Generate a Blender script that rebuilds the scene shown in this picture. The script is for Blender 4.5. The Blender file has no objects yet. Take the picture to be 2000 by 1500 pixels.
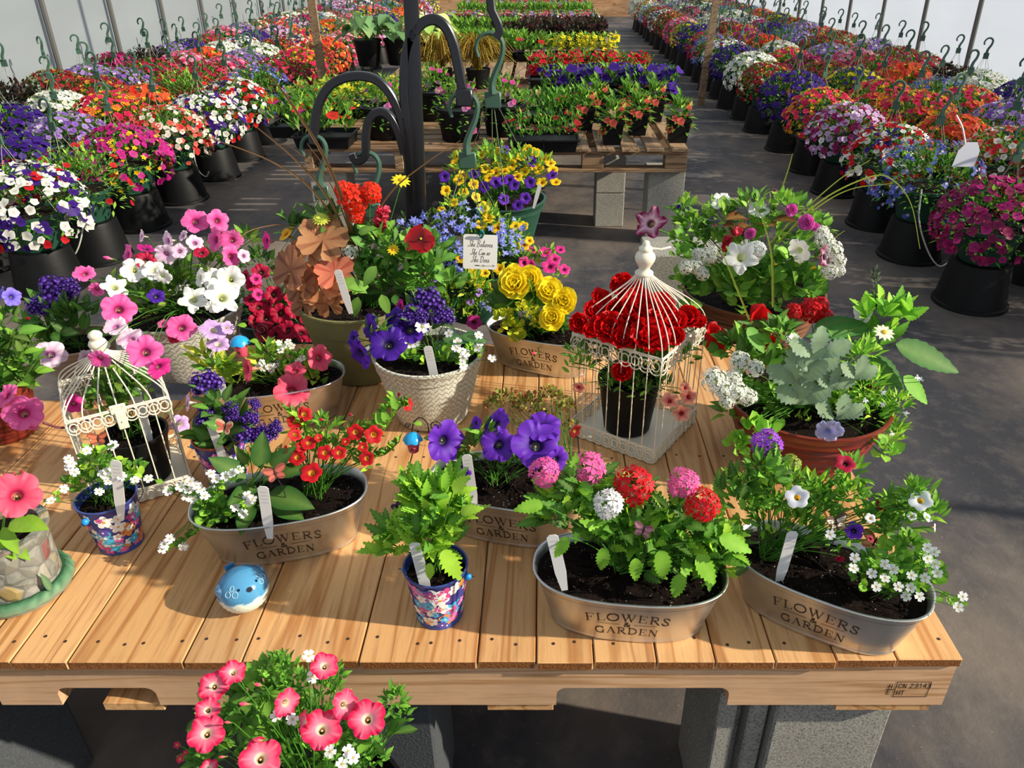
import bpy, math, random
from mathutils import Vector, Matrix, Quaternion, noise
from math import sin, cos, pi, radians, atan, atan2, sqrt
random.seed(7)
rnd = random.random
def U(a, b): return a + (b - a) * random.random()
C = bpy.context.scene.collection
V3 = Vector
# ---------------------------------------------------------------- camera model (2000x1500 frame)
FX = 1480.0
PITCH = atan(850 / FX)
CP, SP = cos(PITCH), sin(PITCH)
CH = 1.46          # camera height
TH = 0.54          # table height
CAM = V3((0, 0, CH))
def ray(x, y):
    a = (x - 1060) / FX; b = (y - 750) / FX
    return V3((a, CP - b * SP, -SP - b * CP))
def atz(x, y, z=TH):
    d = ray(x, y); return CAM + d * ((z - CH) / d.z)
def aty(x, y, Y):
    d = ray(x, y); return CAM + d * (Y / d.y)
def depth(p): return p.y * CP + (CH - p.z) * SP
def pxm(p, n): return n * depth(p) / FX      # n pixels at point p in metres

def lin(c): return c / 12.92 if c <= .04045 else ((c + .055) / 1.055) ** 2.4
def hx(s, k=1.0): return tuple(lin(int(s[i:i + 2], 16) / 255) * k for i in (0, 2, 4))
def mixc(a, b, t): return tuple(a[i] * (1 - t) + b[i] * t for i in range(3))
def jit(c, s=.15):
    k = 1 + U(-s, s); return (c[0] * k, c[1] * k, c[2] * k)

# ---------------------------------------------------------------- materials
MATS = {}
def newmat(name):
    m = bpy.data.materials.new(name); m.use_nodes = True; MATS[name] = m
    nt = m.node_tree; nt.nodes.clear()
    out = nt.nodes.new('ShaderNodeOutputMaterial')
    b = nt.nodes.new('ShaderNodeBsdfPrincipled')
    nt.links.new(b.outputs[0], out.inputs[0])
    return m, nt, b, out
def N(nt, t, **kw):
    n = nt.nodes.new(t)
    for k, v in kw.items():
        if k.startswith('i_'):
            kk = k[2:]; kk = int(kk) if kk.isdigit() else kk.replace('_', ' ')
            n.inputs[kk].default_value = v
        else: setattr(n, k, v)
    return n
def mixn(nt, a, b, f, mode='MIX'):
    n = nt.nodes.new('ShaderNodeMix'); n.data_type = 'RGBA'; n.blend_type = mode
    for s, v in ((6, a), (7, b), (0, f)):
        if hasattr(v, 'links'): nt.links.new(v, n.inputs[s])
        else: n.inputs[s].default_value = (tuple(v) + (1,))[:4] if isinstance(v, tuple) else v
    return n.outputs[2]
def ramp(nt, src, stops):
    r = nt.nodes.new('ShaderNodeValToRGB'); e = r.color_ramp.elements
    while len(e) < len(stops): e.new(0.5)
    for i, (p, c) in enumerate(stops):
        e[i].position = p; e[i].color = (c, c, c, 1) if isinstance(c, (int, float)) else tuple(c) + (1,)
    nt.links.new(src, r.inputs[0]); return r.outputs[0]
def tex(nt, scale, kind='Noise', detail=4, coords='Object', stretch=None, rough=.5):
    tc = nt.nodes.new('ShaderNodeTexCoord'); src = tc.outputs['Object' if coords == 'World' else coords]
    if coords == 'World':
        g = nt.nodes.new('ShaderNodeNewGeometry'); src = g.outputs['Position']
    if stretch:
        mp = nt.nodes.new('ShaderNodeMapping'); mp.inputs['Scale'].default_value = stretch
        nt.links.new(src, mp.inputs[0]); src = mp.outputs[0]
    t = nt.nodes.new('ShaderNodeTex' + kind); t.inputs['Scale'].default_value = scale
    if kind == 'Noise': t.inputs['Detail'].default_value = detail; t.inputs['Roughness'].default_value = rough
    nt.links.new(src, t.inputs['Vector']); return t
def bump(nt, b, h, s, dist=.002):
    n = nt.nodes.new('ShaderNodeBump'); n.inputs['Strength'].default_value = s; n.inputs['Distance'].default_value = dist
    nt.links.new(h, n.inputs['Height']); nt.links.new(n.outputs[0], b.inputs['Normal'])
def attr_mat(name, rough=.5, trans=0.0, spec=.5, var=.0, tint=None, metal=0, bmp=0, bscale=200):
    m, nt, b, out = newmat(name)
    a = N(nt, 'ShaderNodeAttribute', attribute_name='Col')
    col = a.outputs['Color']
    if var:
        t = tex(nt, 60)
        col = mixn(nt, col, ramp(nt, t.outputs[0], [(.3, 1 - var), (.7, 1 + 0)]), 1.0, 'MULTIPLY')
    if tint: col = mixn(nt, col, tint, 1.0, 'MULTIPLY')
    nt.links.new(col, b.inputs['Base Color'])
    b.inputs['Roughness'].default_value = rough
    b.inputs['Specular IOR Level'].default_value = spec
    b.inputs['Metallic'].default_value = metal
    if bmp:
        t = tex(nt, bscale, detail=2); bump(nt, b, t.outputs[0], bmp)
    if trans:
        tr = N(nt, 'ShaderNodeBsdfTranslucent'); nt.links.new(col, tr.inputs[0])
        mx = N(nt, 'ShaderNodeMixShader'); mx.inputs[0].default_value = trans
        nt.links.new(b.outputs[0], mx.inputs[1]); nt.links.new(tr.outputs[0], mx.inputs[2])
        nt.links.new(mx.outputs[0], out.inputs[0])
    return m
def plain(name, col, rough=.5, metal=0, spec=.5, var=0, vs=30, bmp=0, bs=100):
    m, nt, b, out = newmat(name)
    b.inputs['Base Color'].default_value = tuple(col) + (1,)
    b.inputs['Roughness'].default_value = rough; b.inputs['Metallic'].default_value = metal
    b.inputs['Specular IOR Level'].default_value = spec
    if var:
        t = tex(nt, vs)
        c = mixn(nt, tuple(col), tuple(min(1, x * (1 + var)) for x in col), ramp(nt, t.outputs[0], [(.35, 0.), (.7, 1.)]))
        nt.links.new(c, b.inputs['Base Color'])
    if bmp:
        t = tex(nt, bs); bump(nt, b, t.outputs[0], bmp)
    return m

M_PETAL = attr_mat('petal', .55, .34, .3, .0)
M_LEAF = attr_mat('leaf', .58, .36, .28, .15, (1.4, 1.32, 1.0))
M_PAINT = attr_mat('painted_surface', .38, 0, .5, 0)
M_MATTE = attr_mat('matte_surface', .75, 0, .3, .12)
M_CERAM = attr_mat('glazed_ceramic', .16, 0, .6, .05)
M_BLACKP = plain('black_plastic', hx('0b0c0d'), .5, 0, .22, .5, 12, .15, 60)
M_GREENP = plain('green_plastic', hx('1f4636'), .45, 0, .5, .15, 10)
M_HOOKG = plain('hanger_plastic', hx('3c5c4c'), .4)
M_BLACKM = plain('black_iron', hx('121216'), .32, 0, .6, 0, 10, .1, 40)
M_CREAM = plain('cream_painted_wire', hx('e0d8c2'), .45, 0, .5, .06, 60, .1, 300)
M_TAG = plain('white_tag_plastic', hx('dcdad6'), .4)
M_INK = plain('dark_print', hx('2a2119'), .6)
M_OLIVE = plain('olive_pot_plastic', hx('77734a'), .6, 0, .35, .15, 25, .5, 160)
M_WIRE = plain('thin_wire', hx('8a8a78'), .4, .3)

# galvanised steel
m, nt, b, out = newmat('galvanised_steel')
t = tex(nt, 45, 'Noise', 3, 'Object', (1, 1, .4)); t2 = tex(nt, 7, 'Noise', 5)
b.inputs['Metallic'].default_value = 1.0
nt.links.new(ramp(nt, t2.outputs[0], [(.35, hx('c0c2c4')), (.65, hx('dcdcda'))]), b.inputs['Base Color'])
nt.links.new(ramp(nt, t.outputs[0], [(.3, .30), (.7, .46)]), b.inputs['Roughness'])
bump(nt, b, t2.outputs[0], .15, .003)
M_STEEL = m

# soil with perlite specks
m, nt, b, out = newmat('potting_soil')
t = tex(nt, 220, 'Noise', 6, 'Object', None, .7)
base = ramp(nt, t.outputs[0], [(.35, hx('080504')), (.6, hx('20140e')), (.8, hx('3c2a1e'))])
vo = tex(nt, 210, 'Voronoi')
dots = ramp(nt, vo.outputs['Distance'], [(.10, 1.), (.22, 0.)])
n2 = tex(nt, 90, 'Noise', 1); sel = ramp(nt, n2.outputs[0], [(.55, 0.), (.62, 1.)])
mul = N(nt, 'ShaderNodeMath', operation='MULTIPLY'); nt.links.new(dots, mul.inputs[0]); nt.links.new(sel, mul.inputs[1])
nt.links.new(mixn(nt, base, hx('d8cdb8'), mul.outputs[0]), b.inputs['Base Color'])
b.inputs['Roughness'].default_value = .95; b.inputs['Specular IOR Level'].default_value = .15
bump(nt, b, t.outputs[0], 1.0, .006)
M_SOIL = m

# wood : grain along one axis, a tint of its own per board
def wood(name, st, c1, c2, c3, knots=True, grey=0.0):
    m, nt, b, out = newmat(name)
    g = N(nt, 'ShaderNodeNewGeometry'); oi = N(nt, 'ShaderNodeObjectInfo')
    add = N(nt, 'ShaderNodeVectorMath', operation='MULTIPLY_ADD')
    cmb = N(nt, 'ShaderNodeCombineXYZ')
    for i in range(3): nt.links.new(oi.outputs['Random'], cmb.inputs[i])
    nt.links.new(cmb.outputs[0], add.inputs[0]); add.inputs[1].default_value = (37, 51, 23); nt.links.new(g.outputs['Position'], add.inputs[2])
    def T(sc, stretch, det=6, ro=.6, dist=0):
        mp = N(nt, 'ShaderNodeMapping'); mp.inputs['Scale'].default_value = stretch
        nt.links.new(add.outputs[0], mp.inputs[0])
        t = N(nt, 'ShaderNodeTexNoise'); t.inputs['Scale'].default_value = sc; t.inputs['Detail'].default_value = det
        t.inputs['Roughness'].default_value = ro; t.inputs['Distortion'].default_value = dist
        nt.links.new(mp.outputs[0], t.inputs['Vector']); return t
    fine = T(90, st, 4, .7); broad = T(9, st, 3, .5, 1.2); blot = T(5, (1, 1, 1), 4, .6)
    wv = N(nt, 'ShaderNodeMath', operation='SINE'); mm = N(nt, 'ShaderNodeMath', operation='MULTIPLY'); mm.inputs[1].default_value = 42
    nt.links.new(broad.outputs[0], mm.inputs[0]); nt.links.new(mm.outputs[0], wv.inputs[0])
    ring = ramp(nt, wv.outputs[0], [(.0, 0.), (.75, .55), (1., 1.)])
    col = mixn(nt, c1, c2, ring)
    col = mixn(nt, col, c3, ramp(nt, fine.outputs[0], [(.5, 0.), (.75, .6)]))
    col = mixn(nt, col, mixc(c2, (.25, .2, .16), .5), ramp(nt, blot.outputs[0], [(.5, 0.), (.72, .45 + grey * .5)]))
    tint = ramp(nt, oi.outputs['Random'], [(0., (.82, .80, .80)), (.35, (1.05, .95, .84)), (.7, (1.1, 1.06, 1.02)), (1., (.92, .84, .72))])
    col = mixn(nt, col, tint, 1.0, 'MULTIPLY')
    if knots:
        mp = N(nt, 'ShaderNodeMapping'); mp.inputs['Scale'].default_value = tuple(1 if s > .5 else .6 for s in st)
        nt.links.new(add.outputs[0], mp.inputs[0])
        vo = N(nt, 'ShaderNodeTexVoronoi'); vo.inputs['Scale'].default_value = 3.6; nt.links.new(mp.outputs[0], vo.inputs['Vector'])
        kk = ramp(nt, vo.outputs['Distance'], [(.03, 1.), (.10, .35), (.16, 0.)])
        col = mixn(nt, col, hx('5a3317'), kk)
    nt.links.new(col, b.inputs['Base Color'])
    b.inputs['Roughness'].default_value = .62; b.inputs['Specular IOR Level'].default_value = .3
    bump(nt, b, fine.outputs[0], .35, .0015)
    return m
M_WOODY = wood('pallet_wood_lengthwise', (1, .06, 1), hx('cca270'), hx('ae7c4a'), hx('7e5230'))
M_WOODX = wood('pallet_wood_crosswise', (.06, 1, 1), hx('cca886'), hx('ac855c'), hx('94683c'))
M_OLDX = wood('weathered_wood', (.08, .6, 1), hx('8d7458'), hx('5f4934'), hx('3e3026'), False, .8)
M_OLDY = wood('weathered_wood_boards', (.6, .06, 1), hx('9a8468'), hx('6f5a45'), hx('4a3a2e'), False, .8)
M_ENDG = plain('end_grain', hx('6e4422'), .8, 0, .2, .9, 260, .6, 300)
M_NAIL = plain('rusty_nail', hx('3a2416'), .7)

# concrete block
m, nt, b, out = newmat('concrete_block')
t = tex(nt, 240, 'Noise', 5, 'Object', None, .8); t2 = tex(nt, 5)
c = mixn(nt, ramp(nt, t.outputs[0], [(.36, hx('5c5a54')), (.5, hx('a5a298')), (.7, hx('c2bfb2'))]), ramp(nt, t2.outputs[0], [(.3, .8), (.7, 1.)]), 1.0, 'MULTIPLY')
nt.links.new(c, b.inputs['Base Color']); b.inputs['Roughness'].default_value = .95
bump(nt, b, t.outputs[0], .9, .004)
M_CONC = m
M_CONCD = plain('shade_toned_concrete_block', hx('3e4144'), .95, 0, .2, .5, 240, .6, 240)  # darker concrete copy; shade under the pallet is put into the colour

# ground cloth
m, nt, b, out = newmat('ground_cloth')
t = tex(nt, .9, 'Noise', 6, 'World', (1, .7, 1), .62); t2 = tex(nt, 14, 'Noise', 8, 'World', None, .7); t3 = tex(nt, 700, 'Noise', 1, 'World')
c = mixn(nt, hx('37373b'), hx('7a6e62'), ramp(nt, t.outputs[0], [(.44, 0.), (.66, 1.)]))
c = mixn(nt, c, hx('7a7268'), ramp(nt, t2.outputs[0], [(.5, 0.), (.8, .5)]))
vo = tex(nt, 38, 'Voronoi', coords='World'); c = mixn(nt, c, hx('9c9384'), ramp(nt, vo.outputs['Distance'], [(.035, .8), (.06, 0.)]))
nt.links.new(c, b.inputs['Base Color']); b.inputs['Roughness'].default_value = .7
b.inputs['Specular IOR Level'].default_value = .35
bump(nt, b, t2.outputs[0], .35, .01)
M_FLOOR = m

# greenhouse film
def film(name, col, tr, clear):
    m, nt, b, out = newmat(name)
    t = tex(nt, 1.2, 'Noise', 6, 'World', (1, .5, 2)); t2 = tex(nt, 3, 'Noise', 3, 'World', (1, 1, .15))
    c = mixn(nt, tuple(x * .86 for x in col), col, ramp(nt, t.outputs[0], [(.35, 0.), (.65, 1.)]))
    c = mixn(nt, c, tuple(x * .9 for x in col), ramp(nt, t2.outputs[0], [(.5, 0.), (.7, .5)]))
    nt.links.new(c, b.inputs['Base Color']); b.inputs['Roughness'].default_value = .35
    trn = N(nt, 'ShaderNodeBsdfTranslucent'); nt.links.new(c, trn.inputs[0])
    mx = N(nt, 'ShaderNodeMixShader'); mx.inputs[0].default_value = tr
    nt.links.new(b.outputs[0], mx.inputs[1]); nt.links.new(trn.outputs[0], mx.inputs[2])
    tp = N(nt, 'ShaderNodeBsdfTransparent'); m2 = N(nt, 'ShaderNodeMixShader'); m2.inputs[0].default_value = clear
    nt.links.new(mx.outputs[0], m2.inputs[1]); nt.links.new(tp.outputs[0], m2.inputs[2])
    nt.links.new(m2.outputs[0], out.inputs[0]); return m
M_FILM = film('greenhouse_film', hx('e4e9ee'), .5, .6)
M_FILM2 = film('dim_toned_greenhouse_film', hx('98a0a2'), .25, .1)  # greyer, more opaque copy; the left wall's dimmer light is put into its colour
M_GALVP = plain('hoop_pipe', hx('6f6f6c'), .5, .6)

# ---------------------------------------------------------------- mesh builder
class MB:
    def __init__(s): s.v = []; s.f = []; s.c = []; s.m = []
    def add(s, vs, fs, col, mi=0):
        o = len(s.v); s.v.extend(tuple(v) for v in vs)
        if isinstance(col, list): s.c.extend(col)
        else: s.c.extend([col] * len(vs))
        for f in fs: s.f.append(tuple(i + o for i in f)); s.m.append(mi)
    def addmb(s, o, M, mi=None):
        s.add([M @ V3(v) for v in o.v], o.f, list(o.c))
        k = len(o.f)
        for i in range(k): s.m[-k + i] = o.m[i]
    def box(s, a, b, col=(1, 1, 1), mi=0, M=None):
        x0, y0, z0 = a; x1, y1, z1 = b
        vs = [V3(p) for p in ((x0, y0, z0), (x1, y0, z0), (x1, y1, z0), (x0, y1, z0), (x0, y0, z1), (x1, y0, z1), (x1, y1, z1), (x0, y1, z1))]
        if M: vs = [M @ v for v in vs]
        s.add(vs, [(0, 3, 2, 1), (4, 5, 6, 7), (0, 1, 5, 4), (1, 2, 6, 5), (2, 3, 7, 6), (3, 0, 4, 7)], col, mi)
    def bbox(s, a, b, bev, col=(1, 1, 1), mi=0, M=None, mend=None):
        # box with chamfered edges
        bm = __import__('bmesh').new()
        import bmesh
        bmesh.ops.create_cube(bm, size=1)
        for v in bm.verts:
            v.co = V3(((a[0] + b[0]) / 2 + v.co.x * (b[0] - a[0]), (a[1] + b[1]) / 2 + v.co.y * (b[1] - a[1]), (a[2] + b[2]) / 2 + v.co.z * (b[2] - a[2])))
        bmesh.ops.bevel(bm, geom=list(bm.edges), offset=bev, segments=1, affect='EDGES')
        bm.verts.index_update(); bm.normal_update()
        vs = [M @ v.co if M else v.co.copy() for v in bm.verts]
        for grp in (0, 1):
            pass
        o = len(s.v); s.v.extend(tuple(v) for v in vs); s.c.extend([col] * len(vs))
        for f in bm.faces:
            s.f.append(tuple(v.index + o for v in f.verts))
            s.m.append(mend if (mend is not None and abs(f.normal.y) > .9) else mi)
        bm.free()
    def tube(s, path, r, n=6, col=(1, 1, 1), mi=0, cap=True, closed=False):
        path = [V3(p) for p in path]; k = len(path)
        if k < 2: return
        rr = r if isinstance(r, list) else [r] * k
        vs = []; prev = None
        for i, p in enumerate(path):
            if closed: t = (path[(i + 1) % k] - path[i - 1])
            else: t = (path[min(i + 1, k - 1)] - path[max(i - 1, 0)])
            if t.length < 1e-9: t = V3((0, 0, 1))
            t.normalize()
            if prev is None:
                a = V3((0, 0, 1)) if abs(t.z) < .9 else V3((1, 0, 0)); prev = t.cross(a).normalized()
            else:
                prev = (prev - t * prev.dot(t))
                prev = prev.normalized() if prev.length > 1e-6 else t.orthogonal().normalized()
            q = t.cross(prev)
            for j in range(n):
                an = 2 * pi * j / n; vs.append(p + (prev * cos(an) + q * sin(an)) * rr[i])
        fs = []
        for i in range(k if closed else k - 1):
            i2 = (i + 1) % k
            for j in range(n):
                fs.append((i * n + j, i * n + (j + 1) % n, i2 * n + (j + 1) % n, i2 * n + j))
        if cap and not closed:
            fs.append(tuple(range(n - 1, -1, -1))); fs.append(tuple((k - 1) * n + j for j in range(n)))
        s.add(vs, fs, col, mi)
    def loft(s, rings, col=(1, 1, 1), mi=0, capa=True, capb=True, cols=None):
        n = len(rings[0]); vs = [p for r in rings for p in r]; fs = []
        for i in range(len(rings) - 1):
            for j in range(n): fs.append((i * n + j, i * n + (j + 1) % n, (i + 1) * n + (j + 1) % n, (i + 1) * n + j))
        if capa: fs.append(tuple(range(n - 1, -1, -1)))
        if capb: fs.append(tuple((len(rings) - 1) * n + j for j in range(n)))
        s.add(vs, fs, col if cols is None else [cols[i // n] for i in range(len(vs))], mi)
    def lathe(s, prof, n=32, c=(0, 0, 0), col=(1, 1, 1), mi=0, capa=True, capb=True, cols=None, sx=1, sy=1):
        c = V3(c)
        s.loft([[c + V3((r * cos(2 * pi * j / n) * sx, r * sin(2 * pi * j / n) * sy, z)) for j in range(n)] for r, z in prof], col, mi, capa, capb, cols)
    def ball(s, c, r, col, mi=0, n=10, sx=1, sy=1, sz=1):
        k = max(4, n // 2)
        s.lathe([(max(1e-4, r * sin(pi * i / k)), -r * cos(pi * i / k) * sz) for i in range(k + 1)], n, c, col, mi, sx=sx, sy=sy)
    def build(s, name, mats, parent=None, smooth=True, ang=38):
        me = bpy.data.meshes.new(name)
        off = parent.location if parent is not None else V3((0, 0, 0))
        if parent is not None and parent.parent is not None: off = off + parent.parent.location
        me.from_pydata([(v[0] - off.x, v[1] - off.y, v[2] - off.z) for v in s.v], [], s.f)
        a = me.color_attributes.new('Col', 'FLOAT_COLOR', 'POINT')
        a.data.foreach_set('color', [x for c in s.c for x in (c[0], c[1], c[2], 1.0)])
        for mm in (mats if isinstance(mats, (list, tuple)) else [mats]): me.materials.append(mm)
        me.polygons.foreach_set('material_index', s.m)
        if smooth:
            me.polygons.foreach_set('use_smooth', [True] * len(s.f))
            me.set_sharp_from_angle(angle=radians(ang))
        me.update()
        o = bpy.data.objects.new(name, me); C.objects.link(o)
        if parent is not None: o.parent = parent
        return o

def tag(o, label=None, cat=None, group=None, kind=None):
    if label: o['label'] = label
    if cat: o['category'] = cat
    if group: o['group'] = group
    if kind: o['kind'] = kind
    return o
def thing(name, label, cat, loc, group=None):
    o = bpy.data.objects.new(name, None); o.empty_display_size = .05; C.objects.link(o); o.location = loc
    return tag(o, label, cat, group)
def copy_tree(o, loc, rz=0, sc=1.0):
    r = o.copy(); C.objects.link(r); r.location = loc; r.rotation_euler = (0, 0, rz); r.scale = (sc,) * 3
    def rec(a, b):
        for ch in KIDS.get(a, []):
            c = ch.copy(); C.objects.link(c); c.parent = b; rec(ch.name, c)
    rec(o.name, r); return r
KIDS = {}
def kids_index():
    KIDS.clear()
    for o in bpy.data.objects:
        if o.parent: KIDS.setdefault(o.parent.name, []).append(o)
def bez(p0, p1, p2, n=10):
    p0, p1, p2 = V3(p0), V3(p1), V3(p2)
    return [p0 * (1 - t) ** 2 + p1 * 2 * t * (1 - t) + p2 * t * t for t in [i / n for i in range(n + 1)]]
def crom(pts, n=6):
    pts = [V3(p) for p in pts]; q = [pts[0] * 2 - pts[1]] + pts + [pts[-1] * 2 - pts[-2]]; out = []
    for i in range(1, len(q) - 2):
        for k in range(n):
            t = k / n; a, b, c, d = q[i - 1], q[i], q[i + 1], q[i + 2]
            out.append(.5 * ((2 * b) + (c - a) * t + (2 * a - 5 * b + 4 * c - d) * t * t + (3 * b - a - 3 * c + d) * t ** 3))
    out.append(pts[-1]); return out
# ================================================================ leaves and flowers
GD, GM, GL, GY = hx('2c5a22'), hx('4a8430'), hx('6fa83c'), hx('93c043')
GREENS = [GD, GM, GM, GL]
BRIGHT = [hx('4e8c2c'), hx('74b036'), hx('97c83e'), hx('3f7a2a')]
DEEP = [hx('1f4a22'), hx('2c5e2a'), hx('3b7432')]
def frame(d, up):
    d = d.normalized(); s = d.cross(up)
    if s.length < 1e-4: s = d.orthogonal()
    s.normalize(); return d, s, s.cross(d).normalized()
WID = {
 'ovate': lambda t: sin(pi * min(1, t) ** .72) ** .8,
 'lance': lambda t: sin(pi * t ** .85) ** .9,
 'spat': lambda t: .18 + .82 * sin(pi * t ** 1.7) if t < 1 else 0,
 'round': lambda t: sqrt(max(0, 1 - (2 * t - 1) ** 2)),
 'heart': lambda t: sin(pi * t ** .55) ** .75,
 'blade': lambda t: (1 - t) ** .6 * min(1, .5 + 3 * t),
}
def leaf(mb, o, d, up, L, W, kind='ovate', col=GM, bend=.25, fold=.25, K=4, serr=0.0, vein=True, wav=0.0):
    d, s, n = frame(d, up); f = WID[kind]
    if serr: K = max(K, 11 if L < .03 else 15)
    vs = []; cs = []; light = mixc(col, (.35, .5, .15), .22)
    ph = U(0, 6)
    for i in range(K + 1):
        t = i / K; w = f(min(.999, max(.001, t))) * W * .5
        if i == 0: w = W * .04
        if i == K: w = W * .01
        elif serr and i > 0: w *= (1 - serr) if i % 2 else 1.0
        c = o + d * (L * (t - (.12 * serr if (serr and i % 2) else 0))) - n * (bend * L * t * t)
        h = fold * w + (wav * W * sin(ph + t * 9) if wav else 0); h2 = fold * w + (wav * W * cos(ph + t * 8) if wav else 0)
        vs += [c - s * w + n * h, c, c + s * w + n * h2]
        cs += [col, light if vein else col, mixc(col, GD, .12)]
    fs = []
    for i in range(K):
        a = i * 3; fs += [(a, a + 1, a + 4, a + 3), (a + 1, a + 2, a + 5, a + 4)]
    mb.add(vs, fs, cs)
def lobed(mb, o, n, up, R, col, col2, lobes=5, cup=.15, deep=.3, serr=.05, span=2 * pi * .92, K=70):
    # palmate / scalloped leaf, polar fan round its stalk
    n = n.normalized(); a = (up - n * up.dot(n)).normalized(); b = n.cross(a)
    vs = [o]; cs = [mixc(col, col2, .6)]; rows = (.35, .7, 1.0); ph = U(0, 6)
    for rr in rows:
        for j in range(K + 1):
            th = -span / 2 + span * j / K
            q = abs(sin(lobes * (th + span / 2) / span * pi)) ** .5
            r = R * rr * (1 - deep * rr * rr * (1 - q)) * (1 + (serr * sin(j * 1.35) if rr == 1 else 0)) * (1 - .12 * abs(th) / pi)
            z = cup * R * rr * rr + .07 * R * sin(2.3 * th + ph) * rr + .035 * R * sin(6 * th + 2 * ph) * rr * rr
            vs.append(o + (a * cos(th) + b * sin(th)) * r + n * z)
            vein = q > .96
            cs.append(mixc(col, col2, (.6 if vein else .05) + .3 * (1 - rr)))
    fs = []; m = K + 1
    for j in range(K):
        fs.append((0, 1 + j, 2 + j))
        for k in range(len(rows) - 1): fs.append((1 + k * m + j, 1 + (k + 1) * m + j, 2 + (k + 1) * m + j, 2 + k * m + j))
    mb.add(vs, fs, cs)

PC = {  # petal colours : edge, vein/inner, throat
 'pink': ('f470b4', 'd03a8c', 'a01858'), 'hot': ('ea3f9c', 'c81e78', '7a0f50'), 'coralpink': ('f4647e', 'e23a64', 'b01c48'),
 'rose': ('e81f58', 'f490a8', 'f4ecc8'), 'pale': ('f3dcea', 'd9a8d0', 'b04a98'), 'lilac': ('dcb8ea', 'b088cc', 'e8e4c0'),
 'white': ('f6f6f2', 'e6e8e0', 'cfd890'), 'violet': ('4a1c9c', '341078', '1a0a3c'), 'violet2': ('6f30c0', '4a1a98', '200a44'),
 'purple': ('6a2a9c', '43167a', 'f0c030'), 'crimson': ('c01440', '8c0a30', '3c0414'), 'magenta': ('c01c84', '8c1060', '4a0830'),
 'wine': ('8c1050', 'f0c8dc', '500828'), 'red': ('d41420', 'a00c18', 'e8a830'), 'darkred': ('8c1418', '64080c', 'c89030'),
 'yellow': ('f6d41c', 'f0b810', 'c87810'), 'gold': ('f8c414', 'f0a010', 'b06010'), 'orange': ('f0782c', 'd8481c', 'a02c10'),
 'coral': ('ec6858', 'c83c34', '7c1418'), 'peach': ('f4b494', 'd8605c', 'a02838'), 'lav': ('b48cdc', '7c50b4', '3c1860'),
 'laveye': ('b894e0', '5c2c98', '2c1054'), 'blue': ('6a78d8', '4c58bc', 'e8e8f4'), 'whiteyel': ('f4f4fa', 'e0e4f4', 'f0b820'), 'periw': ('8c7ce8', '6a58cc', '4030a0'),
 'softblue': ('b4b8ec', '9494d8', '7878c0'), 'picotee': ('f6b4cc', 'f28cb4', 'b03058'),
}
def pcol(k): return [hx(x) for x in PC[k]]
def petunia_mb(key, n=40, notch=.10, ruffle=.05, tubel=.9, point=0, seed=0, simple=False):
    random.seed(seed * 91 + 5); E_, I_, T_ = pcol(key); mb = MB()
    rows = [(.09, -tubel), (.12, -tubel * .6), (.20, -.22), (.34, -.07), (.60, -.0), (.84, .02), (1., -.02)]
    if simple: rows = [(.10, -tubel * .8), (.22, -.2), (.6, 0), (1., -.02)]
    dro = [U(-.10, .10) for _ in range(5)]; ph = U(0, 6); vs = []; cs = []
    for r, z in rows:
        for j in range(n):
            th = 2 * pi * j / n; q = abs(cos(2.5 * th)); L = int(((th + pi / 5) % (2 * pi)) / (2 * pi / 5)) % 5
            k = max(0, (r - .3) / .7)
            rad = r * (1 - k * notch * (1 - q) ** 1.5 * 2) * (1 + point * k * (q ** 6 - .5))
            zz = z + k * k * (ruffle * sin(11 * th + ph) + ruffle * .8 * sin(17 * th + 2 * ph) + dro[L] * q) - k * .04 * (1 - q)
            vs.append((rad * cos(th), rad * sin(th), zz))
            if r < .3: c = T_ if z > -.5 else mixc(E_, hx('b8c890'), .5)
            else:
                vein = (q > .975 or abs(cos(7.5 * th)) > .985)
                c = mixc(I_, E_, min(1, max(0, (r - .25) / .55)))
                if vein and r < .95: c = mixc(c, I_, .55)
            cs.append(c)
    fs = []
    for i in range(len(rows) - 1):
        for j in range(n): fs.append((i * n + j, i * n + (j + 1) % n, (i + 1) * n + (j + 1) % n, (i + 1) * n + j))
    mb.add(vs, fs, cs)
    if not simple:
        mb.ball((0, 0, -.3), .055, mixc(T_, hx('f0eca0'), .5), n=6)
        for j in range(5):
            a = 2 * pi * j / 5 + .3
            leaf(mb, V3((0, 0, -tubel - .05)), V3((cos(a) * .5, sin(a) * .5, 1)), V3((cos(a), sin(a), 0)), .42, .12, 'lance', GM, -.1, .1, 2)
    return mb
def five_mb(col, cen, n=5, notch=.2, wid=1.0, cup=.1, seed=0, cr=.14):
    random.seed(seed + 3); mb = MB()
    for j in range(n):
        a = 2 * pi * j / n + U(-.06, .06); d = V3((cos(a), sin(a), U(-.1, .15))); s = V3((-sin(a), cos(a), 0)); w = wid * pi / n * .62
        c = jit(col, .06)
        vs = [d * .08, d * .45 - s * w * .75 + V3((0, 0, .02)), d * .45 + V3((0, 0, -.04)), d * .45 + s * w * .75 + V3((0, 0, .02)),
              d * .92 - s * w * .8 + V3((0, 0, cup)), d * (1 - notch) + V3((0, 0, cup * .6)), d * .92 + s * w * .8 + V3((0, 0, cup))]
        mb.add(vs, [(0, 2, 1), (0, 3, 2), (1, 2, 5, 4), (2, 3, 6, 5)], [mixc(c, cen, .4)] + [c] * 6)
    mb.ball((0, 0, .02), cr, cen, n=6, sz=.5); return mb
def dome_pts(n, top=.15, seed=0):
    out = []; random.seed(seed + 11)
    for i in range(n):
        z = 1 - (i + .5) / n * (1 - top + .15); r = sqrt(max(0, 1 - z * z)); a = i * 2.39996 + U(-.15, .15)
        out.append(V3((r * cos(a), r * sin(a), z)))
    return out
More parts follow.
